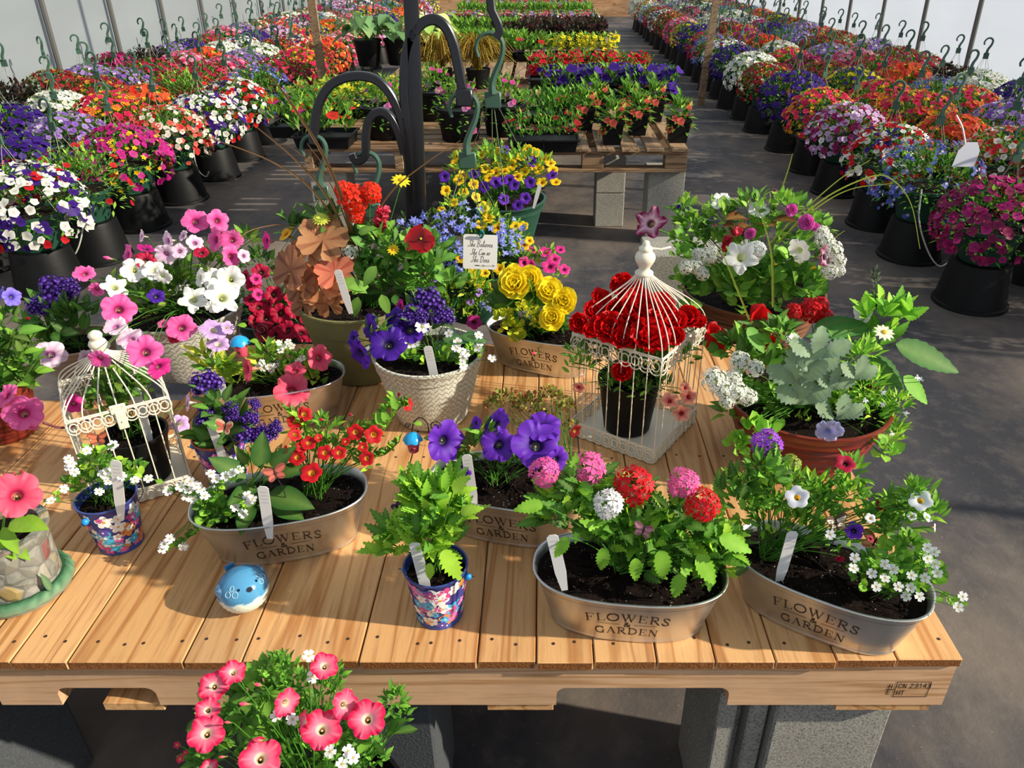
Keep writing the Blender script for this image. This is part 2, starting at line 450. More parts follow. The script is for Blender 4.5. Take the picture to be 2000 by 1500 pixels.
def orient(n, p, sc, roll=None):
    q = n.to_track_quat('Z', 'Y'); return Matrix.Translation(p) @ q.to_matrix().to_4x4() @ Matrix.Rotation(U(0, 6.28) if roll is None else roll, 4, 'Z') @ Matrix.Scale(sc, 4)
def head_mb(col, cen, n=24, fr=.34, flat=.75, notch=.3, seed=0, stems=True, irr=.13):
    mb = MB(); fl = [five_mb(jit(col, .10), cen, 5, notch, .95, .0, k, .09) for k in range(3)]
    for i, p in enumerate(dome_pts(n, .0, seed)):
        q = V3((p.x, p.y, p.z * flat)) * (1 - fr * .4) * (1 + U(-irr, irr)); mb.addmb(fl[i % 3], orient(p + V3((0, 0, .25)), q, fr * U(.85, 1.1)))
        if stems: mb.tube([(q * .25), q * .97], .018, 3, GM, cap=False)
    mb.tube([(0, 0, -.9), (0, 0, .3)], .05, 5, GM, cap=False); mb.ball((0, 0, .12), .25, GM, n=8); return mb
def helio_mb(seed=0):
    random.seed(seed); mb = MB(); c1, c2 = hx('5a28a8'), hx('2c1268')
    fl = [five_mb(mixc(c1, c2, k), hx('d8c8f0'), 5, .1, 1.2, .12, k, .1) for k in (0., .4, .8)]
    for b in range(5):
        a = b * 1.26 + .3; bc = V3((cos(a) * .52, sin(a) * .52, U(-.05, .1))) if b else V3((0, 0, .15))
        for i, p in enumerate(dome_pts(20, .0, b)):
            q = bc + V3((p.x * .48, p.y * .48, p.z * .34)); mb.addmb(fl[i % 3], orient(p, q, U(.11, .15)))
        mb.ball(bc, .38, hx('2a1650'), n=8, sz=.6)
        mb.tube([(0, 0, -.8), bc * .6 + V3((0, 0, -.2)), bc], .035, 4, GD, cap=False)
    return mb
def alys_mb(seed=0):
    random.seed(seed); mb = MB(); fl = five_mb(hx('f4f4ee'), hx('c8cc90'), 4, .05, 1.1, .05, 1, .2)
    for i, p in enumerate(dome_pts(44, -.1, seed)):
        mb.addmb(fl, orient(p, V3((p.x, p.y, p.z * .8)) * U(.85, 1), U(.19, .25)))
    mb.ball((0, 0, .1), .70, hx('9aa878'), n=8, sz=.75); mb.tube([(0, 0, -1.2), (0, 0, 0)], .05, 4, GM, cap=False); return mb
def petal(mb, o, d, up, L, W, col, tip, curl=.3, cup=.25, ruf=.0):
    d, s, n = frame(d, up); vs = []; cs = []; ph = U(0, 6); K = 4
    for i in range(K + 1):
        t = i / K; w = W * .5 * (.22 + .78 * sin(pi * min(1, t * .62 + .06))) * (1 if i < K else .72)
        c = o + d * L * t + n * (curl * L * t * t)
        for q in (-1, -.5, 0, .5, 1):
            vs.append(c + s * w * q + n * (cup * w * q * q + ruf * L * t * sin(ph + q * 5)) + d * (-.12 * L * abs(q) * (t > .9)))
            cs.append(mixc(col, tip, t))
    fs = [(i * 5 + j, i * 5 + j + 1, i * 5 + j + 6, i * 5 + j + 5) for i in range(K) for j in range(4)]
    mb.add(vs, fs, cs)
def double_mb(c1, c2, rings=5, seed=0, ruf=.05, open_=1.0):
    random.seed(seed + 21); mb = MB(); c1, c2 = hx(c1), hx(c2)
    for k in range(rings):
        f = k / max(1, rings - 1); m = int(9 - 4 * f); el = (.12 + 1.25 * f) * open_ + (1 - open_) * .5
        for j in range(m):
            a = 2 * pi * j / m + k * .7 + U(-.15, .15); L = (1.0 - .5 * f) * U(.9, 1.05)
            d = V3((cos(a) * cos(el), sin(a) * cos(el), sin(el)))
            petal(mb, V3((cos(a) * .05, sin(a) * .05, .02 + .12 * f)), d, V3((-cos(a) * sin(el), -sin(a) * sin(el), cos(el))), L, L * 1.05, mixc(c2, c1, .4), jit(c1, .08), .28, .35, ruf)
    mb.ball((0, 0, .15), .16, c2, n=8); mb.ball((0, 0, -.06), .2, GM, n=8, sz=.5); mb.tube([(0, 0, -.9), (0, 0, 0)], .05, 5, GM, cap=False); return mb
def daisy_mb(col, cen, n=14, w=.2, seed=0, cr=.26, rows=1):
    random.seed(seed + 31); mb = MB(); col = hx(col); cen = hx(cen)
    for k in range(rows):
        for j in range(n):
            a = 2 * pi * (j + .5 * k) / n + U(-.04, .04); el = .05 + .3 * k
            leaf(mb, V3((0, 0, .02 * k)), V3((cos(a), sin(a), el)), V3((0, 0, 1)), 1 - .22 * k, w * 2, 'spat', jit(col, .08), .12, .12, 3, vein=False)
    mb.ball((0, 0, .04), cr, cen, n=10, sz=.5); mb.tube([(0, 0, -1.5), (0, 0, 0)], .05, 4, GM, cap=False); return mb
def pansy_mb():
    random.seed(4); mb = MB(); a1, a2 = hx('a80c1c'), hx('3c0408')
    for a, L, W, z in ((1.9, 1, 1.15, -.03), (1.2, 1, 1.15, -.05), (2.9, .85, 1.1, .0), (.2, .85, 1.1, .01), (-1.57, 1, 1.5, .05)):
        petal(mb, V3((0, 0, z)), V3((cos(a), sin(a), .05)), V3((0, 0, 1)), L, W, a2, a1, -.08, .06, .05)
    mb.ball((0, 0, .08), .09, hx('f0d040'), n=6); mb.tube([(0, 0, -1.5), (0, 0, 0)], .05, 4, GM, cap=False); return mb
def lobelia_mb(c='6a78d8'):
    mb = MB(); col = hx(c)
    for a, L in ((-1.57, 1), (-.75, .95), (-2.4, .95), (1.2, .55), (1.95, .55)):
        leaf(mb, V3((0, 0, 0)), V3((cos(a), sin(a), .05)), V3((0, 0, 1)), L, .55 if L > .9 else .25, 'spat', col, .15, .1, 2, vein=False)
    mb.ball((0, -.1, .03), .13, hx('f0f0ff'), n=5, sz=.5); return mb
def snap_mb(seed=0):
    random.seed(seed + 41); mb = MB(); col = [hx('e0355c'), hx('c81c40'), hx('f06a80')]
    for i in range(14):
        t = i / 14; a = i * 2.4; r = .55 * (1 - t * .6)
        for k in range(3):
            petal(mb, V3((cos(a) * r * .3, sin(a) * r * .3, t * 1.5 - .8)), V3((cos(a + k - 1), sin(a + k - 1), .4)), V3((0, 0, 1)), .5, .5, col[i % 3], col[(i + 1) % 3], .3 - .5 * (k == 1), .3, .08)
    mb.tube([(0, 0, -2), (0, 0, .7)], .06, 4, GM, cap=False); return mb
def bud_mb(key):
    mb = MB(); E_, I_, T_ = pcol(key)
    mb.lathe([(.05, -1.2), (.12, -.8), (.14, -.2), (.3, .45), (.22, .8), (.04, 1.1)], 10, (0, 0, 0), (1, 1, 1), cols=[GM, GM, mixc(E_, GY, .5), E_, I_, E_])
    for j in range(5):
        a = 2 * pi * j / 5; leaf(mb, V3((cos(a) * .1, sin(a) * .1, -.9)), V3((cos(a) * .4, sin(a) * .4, 1)), V3((cos(a), sin(a), 0)), .7, .18, 'lance', GM, -.1, .1, 2)
    return mb
FM = {}
FNAME = {'pet': 'petunia_flower', 'star': 'petunia_flower', 'cal': 'calibrachoa_flower', 'verb': 'verbena_flower_head', 'ger': 'geranium_flower_head', 'bac': 'bacopa_flower',
 'helio': 'heliotrope_flower_head', 'alys': 'alyssum_flower_head', 'dbl': 'double_flower', 'bego': 'begonia_flower', 'daisy': 'daisy_flower', 'zin': 'zinnia_flower', 'pansy': 'pansy_flower', 'lob': 'lobelia_flower', 'snap': 'snapdragon_flower', 'bud': 'petunia_bud', 'stock': 'stock_flower'}
def fmesh(kind, key, var):
    k = (kind, key, var)
    if k in FM: return FM[k]
    st = random.getstate()
    if kind == 'pet': mb = petunia_mb(key, 40, .09, .065, .95, 0, var)
    elif kind == 'star': mb = petunia_mb(key, 40, .15, .08, 1.0, .15, var)
    elif kind == 'cal': mb = petunia_mb(key, 20, .10, .02, .8, 0, var)
    elif kind == 'verb': mb = head_mb(hx(key), mixc(hx(key), hx('ffe0f0'), .25), 17, .47, .70, .34, var)
    elif kind == 'ger': mb = head_mb(hx(key), mixc(hx(key), hx('600010'), .5), 18, .46, .8, .05, var)
    elif kind == 'bac': mb = five_mb(hx(key), hx('d8c040'), 5, .04, 1.15, .05, var)
    elif kind == 'helio': mb = helio_mb(var)
    elif kind == 'alys': mb = alys_mb(var)
    elif kind == 'dbl' : mb = double_mb(key[0], key[1], 5, var)
    elif kind == 'bego': mb = double_mb(key[0], key[1], 3, var, .16, .55)
    elif kind == 'daisy': mb = daisy_mb(key[0], key[1], 12, .17, var)
    elif kind == 'zin': mb = daisy_mb(key[0], key[1], 16, .16, var, .2, 3)
    elif kind == 'pansy': mb = pansy_mb()
    elif kind == 'lob': mb = lobelia_mb(key)
    elif kind == 'snap': mb = snap_mb(var)
    elif kind == 'bud': mb = bud_mb(key)
    o = mb.build(FNAME[kind], M_PETAL); me = o.data; bpy.data.objects.remove(o)
    random.setstate(st); FM[k] = me; return me
NV = {'pet': 3, 'star': 2, 'cal': 2, 'verb': 2, 'ger': 2, 'bac': 2, 'helio': 2, 'alys': 2, 'dbl': 2, 'bego': 3, 'daisy': 1, 'zin': 1, 'pansy': 1, 'lob': 1, 'snap': 2, 'bud': 1}
def flower(parent, p, n, R, kind, key, label=None, roll=None):
    o = bpy.data.objects.new(FNAME[kind], fmesh(kind, key, random.randrange(NV[kind]))); C.objects.link(o)
    o.parent = parent; off = parent.location + (parent.parent.location if parent.parent else V3((0, 0, 0)))
    o.rotation_mode = 'QUATERNION'
    q = n.normalized().to_track_quat('Z', 'Y') @ Quaternion((0, 0, 1), U(0, 6.28) if roll is None else roll)
    o.rotation_quaternion = q; o.location = p - off; o.scale = (R,) * 3
    if label: o['label'] = label
    return o
def facing(p, cam=.75, up=.35, j=.35, away=None):
    n = (CAM - p).normalized() * cam + V3((0, 0, up)) + V3((U(-j, j), U(-j, j), U(-j, j)))
    if away is not None: n += (p - away).normalized() * .35
    return n.normalized()
DIRS = {'L': V3((-1, -.35, .25)), 'R': V3((1, -.35, .25)), 'U': V3((.1, -.1, 1)), 'D': V3((0, -.9, -.35)), 'UL': V3((-.7, -.2, .7)), 'UR': V3((.7, -.2, .7)), 'DL': V3((-.7, -.5, -.35)), 'DR': V3((.7, -.5, -.35)), 'B': V3((.2, .5, .8))}

class Plant:
    """one plant in a pot : a foliage mesh that parents its flowers"""
    def __init__(s, name, parent, root, label=None):
        s.mb = MB(); s.root = V3(root); s.name = name; s.parent = parent; s.fl = []; s.label = label
    def stem(s, p, col=GM, r=.0009, sag=.3):
        a = s.root + V3((U(-.02, .02), U(-.015, .015), 0)); m = (a + p) / 2 + V3((0, 0, sag * (p - a).length * .4))
        s.mb.tube(bez(a, m, p, 6), r, 4, col, cap=False)
    def blob(s, c, r, n, L, W, kind='ovate', cols=GREENS, serr=0, bend=.25, stemf=.15, up=.6, out=.8, shell=.45, sz=1.0, sy=1.0, fold=.25, wav=0, K=4, clus=1):
        for i in range(n):
            d = V3((random.gauss(0, 1), random.gauss(0, 1), random.gauss(0, 1))).normalized()
            if d.z < -.35: d.z *= -1
            p = c + V3((d.x * r, d.y * r * sy, d.z * r * sz)) * U(shell, 1)
            if i < 3: s.stem(p, GM, .0008)
            for q in range(clus):
                dr = d * out + V3((0, 0, up)) + V3((U(-.6, .6), U(-.6, .6), U(-.4, .4)))
                nn = V3((0, 0, 1)) + d * .5 + V3((U(-.5, .5), U(-.7, .2), U(-.3, .3)))
                k = U(.65, 1.15)
                leaf(s.mb, p, dr, nn, L * k, W * k, kind, jit(random.choice(cols), .18), bend * U(.4, 1.4), fold, K, serr, wav=wav)
    def lump(s, x, y, rp, Y, n, L, W, **kw):
        c = aty(x, y, Y); s.blob(c, pxm(c, rp), n, L, W, **kw); return c
    def flw(s, lst, kind, key, Y0, Y1, y0, y1, **kw):
        """lst: (x, y, r_px[, dir]); depth runs from Y0 at image row y0 to Y1 at row y1"""
        for it in lst:
            x, y, r = it[:3]; dr = it[3] if len(it) > 3 else None
            t = min(1, max(0, (y - y0) / max(1, (y1 - y0)))); p = aty(x, y, Y0 + (Y1 - Y0) * t)
            k = key
            if len(it) > 4: k = it[4]
            n = (DIRS[dr] + (CAM - p).normalized() * .5 + V3((U(-.2, .2), U(-.2, .2), U(-.2, .2)))).normalized() if dr in DIRS else facing(p, **{a: b for a, b in kw.items() if a in ('cam', 'up', 'j')})
            R = pxm(p, r) * (1.25 if kw.get('big') else 1)
            s.fl.append((p, n, R, kind, k, kw.get('label')))
            tl = {'pet': .95, 'star': 1., 'cal': .8, 'bud': 1.2}.get(kind, .8)
            if kw.get('stem', 1): s.stem(p - n * R * tl, kw.get('scol', GM), kw.get('sr', .0009), kw.get('sag', .3))
    def done(s):
        o = s.mb.build(s.name, M_LEAF, s.parent, True, 180)
        if s.label: o['label'] = s.label
        for p, n, R, kind, k, lb in s.fl: flower(o, p, n, R, kind, k, lb)
        return o
# ================================================================ setting
mb = MB(); mb.box((-6, -1.5, -.1), (6, 24, 0)); fl = mb.build('floor', M_FLOOR, None, False); tag(fl, 'dark woven ground cloth covering the greenhouse floor', 'floor', kind='structure')
def wall(name, x, lab):
    mb = MB(); n = 44; vs = []; fs = []
    for i in range(n + 1):
        y = -1 + 22 * i / n
        for z, o in ((0, 0), (.6, 0.01), (1.1, .02), (1.52, .05)):
            b = (.035 * sin(y * 2.86) ** 2) * (1 if z else 0)
            vs.append((x + (-1 if x > 0 else 1) * (o + b), y, z))
    for i in range(n):
        for j in range(3): a = i * 4 + j; fs.append((a, a + 1, a + 5, a + 4))
    mb.add(vs, fs, (1, 1, 1)); w = mb.build(name, M_FILM if x > 0 else M_FILM2, None, True, 180); tag(w, lab, 'wall', kind='structure')
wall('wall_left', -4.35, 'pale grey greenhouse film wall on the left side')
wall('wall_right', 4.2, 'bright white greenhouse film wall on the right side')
mb = MB(); mb.box((-4.35, 21, 0.25), (4.2, 21.05, 1.8)); w = mb.build('wall_back', M_FILM, None, False); tag(w, 'pale film end wall of the greenhouse', 'wall', kind='structure')
mb = MB(); mb.box((-4.3, 20.93, 0), (4.15, 20.99, .45)); w = mb.build('baseboard_back', M_WOODX, None, False); tag(w, 'brown timber baseboard along the end wall', 'baseboard', kind='structure')
k = 0
for sx, x, ys in ((-1, -4.28, [1.6 + 1.12 * i for i in range(17)]), (1, 4.12, [1.2 + 1.12 * i for i in range(17)])):
    for y in ys:
        k += 1; mb = MB()
        mb.tube([(x, y, 0), (x - sx * .02, y, 1.1), (x - sx * .10, y, 2.1), (x - sx * .47, y, 3.05)], .024, 8)
        o = mb.build('trim_%d' % k, M_GALVP); tag(o, 'grey metal hoop post of the greenhouse', 'post', kind='structure')

# ---------------------------------------------------------------- pallets
def rpoly(mb, pts, y0, y1, mi=0):
    n = len(pts); vs = [(x, y0, z) for x, z in pts] + [(x, y1, z) for x, z in pts]
    mb.add(vs, [tuple(range(n)), tuple(range(2 * n - 1, n - 1, -1))] + [(i, i + n, (i + 1) % n + n, (i + 1) % n) for i in range(n)], (1, 1, 1), mi)
def fxx(px): return (px - 1060) / 1311.0
DT = .017; SH = .094
table = thing('wooden_pallet_table', 'light new wooden pallet laid on blocks as the front display table', 'pallet', (fxx(900), 1.3, TH - DT - SH - DT))
eds = [-54, 20, 132, 358, 472, 700, 932, 1047, 1160, 1283, 1398, 1515, 1635, 1755, 1885]
for i in range(len(eds) - 1):
    a, b = fxx(eds[i]) + .0012, fxx(eds[i + 1]) - .0012; mb = MB()
    y0 = .773 + U(-.003, .004)
    mb.bbox((a, y0, TH - DT), (b, 1.817 + U(-.01, .01), TH), .0016, mend=1)
    for yy in (.812, 1.30, 1.775):
        for q in ((.28, .72) if b - a < .12 else (.13, .4, .64, .88)):
            xx = a + (b - a) * (q + U(-.08, .08)); mb.lathe([(.0022, TH - .001), (.0028, TH + .0004)], 8, (xx, yy + U(-.009, .009), 0), (1, 1, 1), 2)
    mb.build('deck_board', [M_WOODY, M_ENDG, M_NAIL], table, True, 30)
zs0, zs1 = TH - DT - SH, TH - DT
def arc(cx, cz, r, a0, a1, n=5): return [(cx + r * cos(radians(a0 + (a1 - a0) * i / n)), cz + r * sin(radians(a0 + (a1 - a0) * i / n))) for i in range(n + 1)]
XL, XR = fxx(-54) - .0, fxx(1885) - .002
nz = zs0 + .040
for yy in (.782, 1.28, 1.765):
    mb = MB(); pts = [(XL, zs1), (XL, zs0), ]
    for a, b in ((fxx(-60) + .1, fxx(272)), (fxx(1088), fxx(1440))):
        r = .016
        pts += [(a, zs0)] + arc(a + r, nz - r, r, 180, 90) + arc(b - r, nz - r, r, 90, 0) + [(b, zs0)]
    pts += [(XR, zs0), (XR, zs1)]
    rpoly(mb, pts, yy, yy + .038)
    mb.build('stringer', [M_WOODX], table, False)
for a, b in ((150, 275), (945, 1082), (1668, 1862)):
    mb = MB(); mb.bbox((fxx(a), .785, zs0 - DT), (fxx(b), 1.80, zs0), .001); mb.build('bottom_board', [M_WOODY], table, True, 30)
side = thing('wooden_pallet_table', 'shorter light wooden pallet butted against the left end of the display table', 'pallet', (-1.2, 1.15, TH - DT - SH))
xs = [-1.62, -1.48, -1.33, -1.19, -1.09, -.95, fxx(-54) - .001]
for i in range(len(xs) - 1):
    mb = MB(); mb.bbox((xs[i] + .0015, .77, TH - DT), (xs[i + 1] - .0015, 1.53 + U(-.006, .006), TH), .0016, mend=1); mb.build('deck_board', [M_WOODY, M_ENDG], side, True, 30)
for yy in (.79, 1.15, 1.48):
    mb = MB(); mb.box((-1.62, yy, zs0), (fxx(-54) - .002, yy + .036, zs1)); mb.build('stringer', [M_WOODX], side, False)
# stamp on the stringer: HE | CN 23143 / HT in a box
GL_ = {'H': [[(0, 0), (0, 1)], [(.6, 0), (.6, 1)], [(0, .5), (.6, .5)]], 'E': [[(.6, 0), (0, 0), (0, 1), (.6, 1)], [(0, .5), (.5, .5)]], 'C': [[(.6, .85), (.3, 1), (0, .7), (0, .3), (.3, 0), (.6, .15)]],
 'N': [[(0, 0), (0, 1), (.6, 0), (.6, 1)]], 'T': [[(0, 1), (.6, 1)], [(.3, 0), (.3, 1)]], '2': [[(0, .8), (.3, 1), (.6, .75), (0, 0), (.6, 0)]], '3': [[(0, .9), (.5, 1), (.55, .6), (.25, .52), (.6, .4), (.5, 0), (0, .08)]],
 '1': [[(.15, .8), (.35, 1), (.35, 0)]], '4': [[(.45, 0), (.45, 1), (0, .35), (.65, .35)]]}
def ribbon(mb, pts, w, fn, mi=0, col=(1, 1, 1)):
    for i in range(len(pts) - 1):
        a, b = pts[i], pts[i + 1]; dx, dy = b[0] - a[0], b[1] - a[1]; L = sqrt(dx * dx + dy * dy) or 1e-6
        nx, ny = -dy / L * w / 2, dx / L * w / 2; ex, ey = dx / L * w * .3, dy / L * w * .3
        k = max(1, int(L / .004)); vs = []
        for j in range(k + 1):
            t = j / k; x = a[0] - ex + (dx + 2 * ex) * t; y = a[1] - ey + (dy + 2 * ey) * t
            vs += [fn(x + nx, y + ny), fn(x - nx, y - ny)]
        mb.add(vs, [(2 * j, 2 * j + 1, 2 * j + 3, 2 * j + 2) for j in range(k)], col, mi)
mb = MB(); st = lambda x, y: (x, .7815, y)
x0, z0 = fxx(1775), TH - .017 - .074
def wr(txt, x, z, h, w, sp=1.45):
    for ch in txt:
        for pl in GL_.get(ch, []): ribbon(mb, [(x + p[0] * w, z + p[1] * h) for p in pl], .0013, st)
        x += w * sp * (.62 if ch != ' ' else .4)
wr('CN 23143', x0 + .004, z0 + .020, .010, .0075); wr('HT', x0 + .004, z0 + .004, .010, .0075)
wr('H', x0 - .011, z0 + .019, .010, .0075); wr('E', x0 - .011, z0 + .006, .010, .0075)
ribbon(mb, [(x0, z0), (x0 + .052, z0), (x0 + .052, z0 + .034), (x0, z0 + .034), (x0, z0)], .0012, st)
ribbon(mb, [(x0 - .014, z0 + .017), (x0, z0 + .017)], .0012, st)
mb.build('heat_stamp', M_INK, table, False)

def cblock(name, label, c, size, rz=0, cores='z', grp=None, z0=0, mat=None):
    """concrete block with its two cores; cores run along the given axis"""
    w, d, h = size; o = thing(name, label, 'concrete block', V3((c[0], c[1], z0)), grp); mb = MB(); t = .032
    M = Matrix.Translation(V3((c[0], c[1], z0))) @ Matrix.Rotation(radians(rz), 4, 'Z')
    if cores == 'y':   # seen end on: flanged H outline standing upright
        for a, b in (((-w / 2, -d / 2, 0), (-w / 2 + t, d / 2, h)), ((w / 2 - t, -d / 2, 0), (w / 2, d / 2, h)), ((-w / 2 + t, -d / 2 + .03, 0), (w / 2 - t, d / 2 - .03, h))):
            mb.bbox(a, b, .003, M=M)
    else:
        mb.bbox((-w / 2, -d / 2, 0), (w / 2, d / 2, h), .004, M=M)
    mb.build('block_body', mat or M_CONC, o, True, 30)
    bpy.data.objects.remove(o) if False else None
    return o
cblock('concrete_block', 'upright grey concrete block under the right end of the front pallet', (.478, .905), (.19, .19, .40), 0, z0=0)
cblock('concrete_block', 'narrow flanged concrete block left of the upright right hand block', (.332, .92), (.085, .19, .40), 2, 'y', z0=0)
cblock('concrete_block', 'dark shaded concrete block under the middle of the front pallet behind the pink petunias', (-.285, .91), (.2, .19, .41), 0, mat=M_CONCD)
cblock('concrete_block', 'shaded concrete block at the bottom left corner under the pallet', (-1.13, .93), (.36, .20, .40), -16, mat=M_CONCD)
cblock('concrete_block', 'hidden rear concrete block under the front pallet', (.62, 1.62), (.2, .19, .41), 0)
cblock('concrete_block', 'rear left concrete block under the front pallet', (-.75, 1.64), (.2, .19, .41), 0)
# loose support pillar behind the table, right
for i, z in enumerate((0, .2)):
    cblock('concrete_block', ('lower' if i == 0 else 'upper') + ' grey block of the pillar standing behind the birdcage', (.535, 2.44), (.39, .19, .195), 0, z0=z)
cblock('concrete_block', 'top grey block of the pillar behind the birdcage, carrying the brown pot', (.535, 2.44), (.39, .19, .195), 0, z0=.4)

# ---------------------------------------------------------------- back tables of weathered pallets
def backpallet(x0, x1, y0, y1, along, label, detail=True):
    t = thing('weathered_pallet', label, 'pallet', ((x0 + x1) / 2, (y0 + y1) / 2, .41), 'old pallets carrying the bedding plants')
    my, mx = (M_OLDY, M_OLDX)
    if along == 'y':
        n = 8; w = .09; 
        for i in range(n):
            a = x0 + (x1 - x0 - w) * i / (n - 1); mb = MB(); mb.bbox((a, y0 - U(0, .015), .523), (a + w, y1, .54), .002); mb.build('deck_board', my, t, True, 30)
        for yy in (y0 + .012, (y0 + y1) / 2, y1 - .05):
            mb = MB(); mb.box((x0, yy, .503), (x1, yy + .09, .523)); mb.build('stringer_board', mx, t, False)
            for xx in (x0, (x0 + x1) / 2 - .06, x1 - .12):
                mb = MB(); mb.bbox((xx + .003, yy, .43), (xx + .12, yy + .09, .503), .003); mb.build('spacer_block', mx, t, True, 30)
        for yy in (y0 + .0, y1 - .1):
            mb = MB(); mb.bbox((x0 - .0, yy + .003, .412), (x1, yy + .1, .43), .002); mb.build('bottom_board', mx, t, True, 30)
    else:
        n = 8; w = .09
        for i in range(n):
            a = y0 + (y1 - y0 - w) * i / (n - 1); mb = MB(); mb.bbox((x0, a, .523), (x1, a + w, .54), .002); mb.build('deck_board', mx, t, True, 30)
        for xx in (x0, (x0 + x1) / 2 - .02, x1 - .045):
            mb = MB(); mb.bbox((xx, y0 + .01, .43), (xx + .045, y1, .523), .002); mb.build('stringer', my, t, True, 30)
        for yy in (y0, y1 - .1):
            mb = MB(); mb.bbox((x0, yy + .002, .412), (x1, yy + .1, .43), .002); mb.build('bottom_board', mx, t, True, 30)
BT = [4.114, 6.72, 9.3, 12.0, 14.7, 17.4]
names = ['first', 'second', 'third', 'fourth', 'fifth', 'sixth']
for k, y in enumerate(BT):
    for j, (x0, x1) in enumerate(((-1.28, -.27), (-.24, .775))):
        for q in (0, 1):
            if k > 2 and q == 1 and False: continue
            backpallet(x0, x1, y + q * 1.0, y + q * 1.0 + .96, 'xy'[j] if k == 0 else 'y', 'weathered %s pallet, %s row of the %s back table' % (('left', 'right')[j], ('front', 'rear')[q], names[k]))
    for (x, yy, w) in (((-1.17, y + .12, .2), (.68, y + .14, .2)) if k == 0 else ((-1.15, y + .2, .2), (.65, y + .2, .2))):
        cblock('concrete_block', 'concrete block under the %s front corner of the %s back table' % ('left' if x < 0 else 'right', names[k]), (x, yy), (w, .19, .41))
    cblock('concrete_block', 'concrete block under the rear edge of the %s back table' % names[k], (-.2, y + 1.85), (.39, .19, .41))
for i in (0, 1):
    cblock('concrete_block', ('lower' if i == 0 else 'upper') + ' block of the two-block stack under the first back table', (.40, 4.55), (.17, .19, .203), 0, z0=.205 * i)
cblock('concrete_block', 'concrete block in the middle under the first back table', (-.25, 4.6), (.2, .19, .41))

# ---------------------------------------------------------------- iron shepherd hook with three arms
hk = thing('shepherd_hook', 'black iron plant hanger post with curved arms behind the olive pot', 'plant hanger', (-.34, 1.97, 0))
def rectbar(mb, path, w, t):
    path = [V3(p) for p in path]; rings = []
    yv = V3((0, 1, 0))
    for i, p in enumerate(path):
        d = (path[min(i + 1, len(path) - 1)] - path[max(i - 1, 0)]).normalized(); s = yv - d * yv.dot(d)
        s = s.normalized() if s.length > 1e-3 else V3((1, 0, 0)); q = d.cross(s)
        c = .3
        ring = []
        for a, b in ((-1, -1 + c), (-1 + c, -1), (1 - c, -1), (1, -1 + c), (1, 1 - c), (1 - c, 1), (-1 + c, 1), (-1, 1 - c)): ring.append(p + s * (a * w / 2) + q * (b * t / 2))
        rings.append(ring)
    mb.loft(rings)
Yh = 1.97
def hp(pts, n=6): return crom([aty(x, y, Yh) for x, y in pts], n)
mb = MB(); b0 = aty(822, 420, Yh); rectbar(mb, [(b0.x - .012, Yh, .0), (b0.x - .012, Yh, .6), (aty(803, 0, Yh).x, Yh, 1.36), (aty(803, 0, Yh).x, Yh, 1.62)], .02, .034); mb.build('post', M_BLACKM, hk)
mb = MB(); rectbar(mb, [(b0.x - .035, Yh, .0), (b0.x - .036, Yh, .7)] + hp([(797, 260), (790, 180), (795, 100), (815, 55), (843, 38), (868, 50), (885, 85), (895, 130), (903, 172)]), .02, .024)
e = aty(907, 182, Yh); mb.bbox((e.x - .021, Yh - .014, e.z - .03), (e.x + .021, Yh + .014, e.z + .012), .004); mb.build('arm', M_BLACKM, hk)
mb = MB(); rectbar(mb, [(b0.x - .05, Yh + .0, .1)] + hp([(806, 400), (795, 290), (778, 215), (745, 163), (700, 148), (650, 163), (622, 205), (613, 262), (612, 280)]), .02, .021); mb.build('arm', M_BLACKM, hk)
mb = MB(); rectbar(mb, hp([(790, 300), (778, 258), (762, 228), (742, 218), (722, 232), (715, 262), (714, 300), (706, 312), (694, 312), (688, 300)]), .02, .02); mb.build('arm', M_BLACKM, hk)
# fourth arm : comes from above the frame on the right
mb = MB(); rectbar(mb, [(aty(803, 0, Yh).x, Yh, 1.60)] + [aty(x, y, Yh) for x, y in ((840, -150), (900, -165), (945, -110), (953, -40), (960, 20), (972, 45), (976, 62), (968, 74))], .018, .02); mb.build('arm', M_BLACKM, hk)

# wooden stakes that hold the hoops
for (xb, yb, xt, yt, Y, lab) in ((622, 96, 600, -60, 7.4, 'pale wooden stake rising among the left hand baskets'), (1385, 92, 1408, -60, 8.6, 'grey wooden post rising among the right hand baskets')):
    a = aty(xb, yb, Y); b_ = aty(xt, yt, Y)
    o = thing('wooden_post', lab, 'post', (a.x, Y, 0)); mb = MB(); dx = (b_.x - a.x) / (b_.z - a.z)
    mb.loft([[V3((a.x + dx * (z - a.z) + sx * .035, Y + sy * .02, z)) for sx, sy in ((-1, -1), (1, -1), (1, 1), (-1, 1))] for z in (0, .7, 1.4, 2.6)])
    mb.build('post_shaft', M_OLDY, o, True, 30)
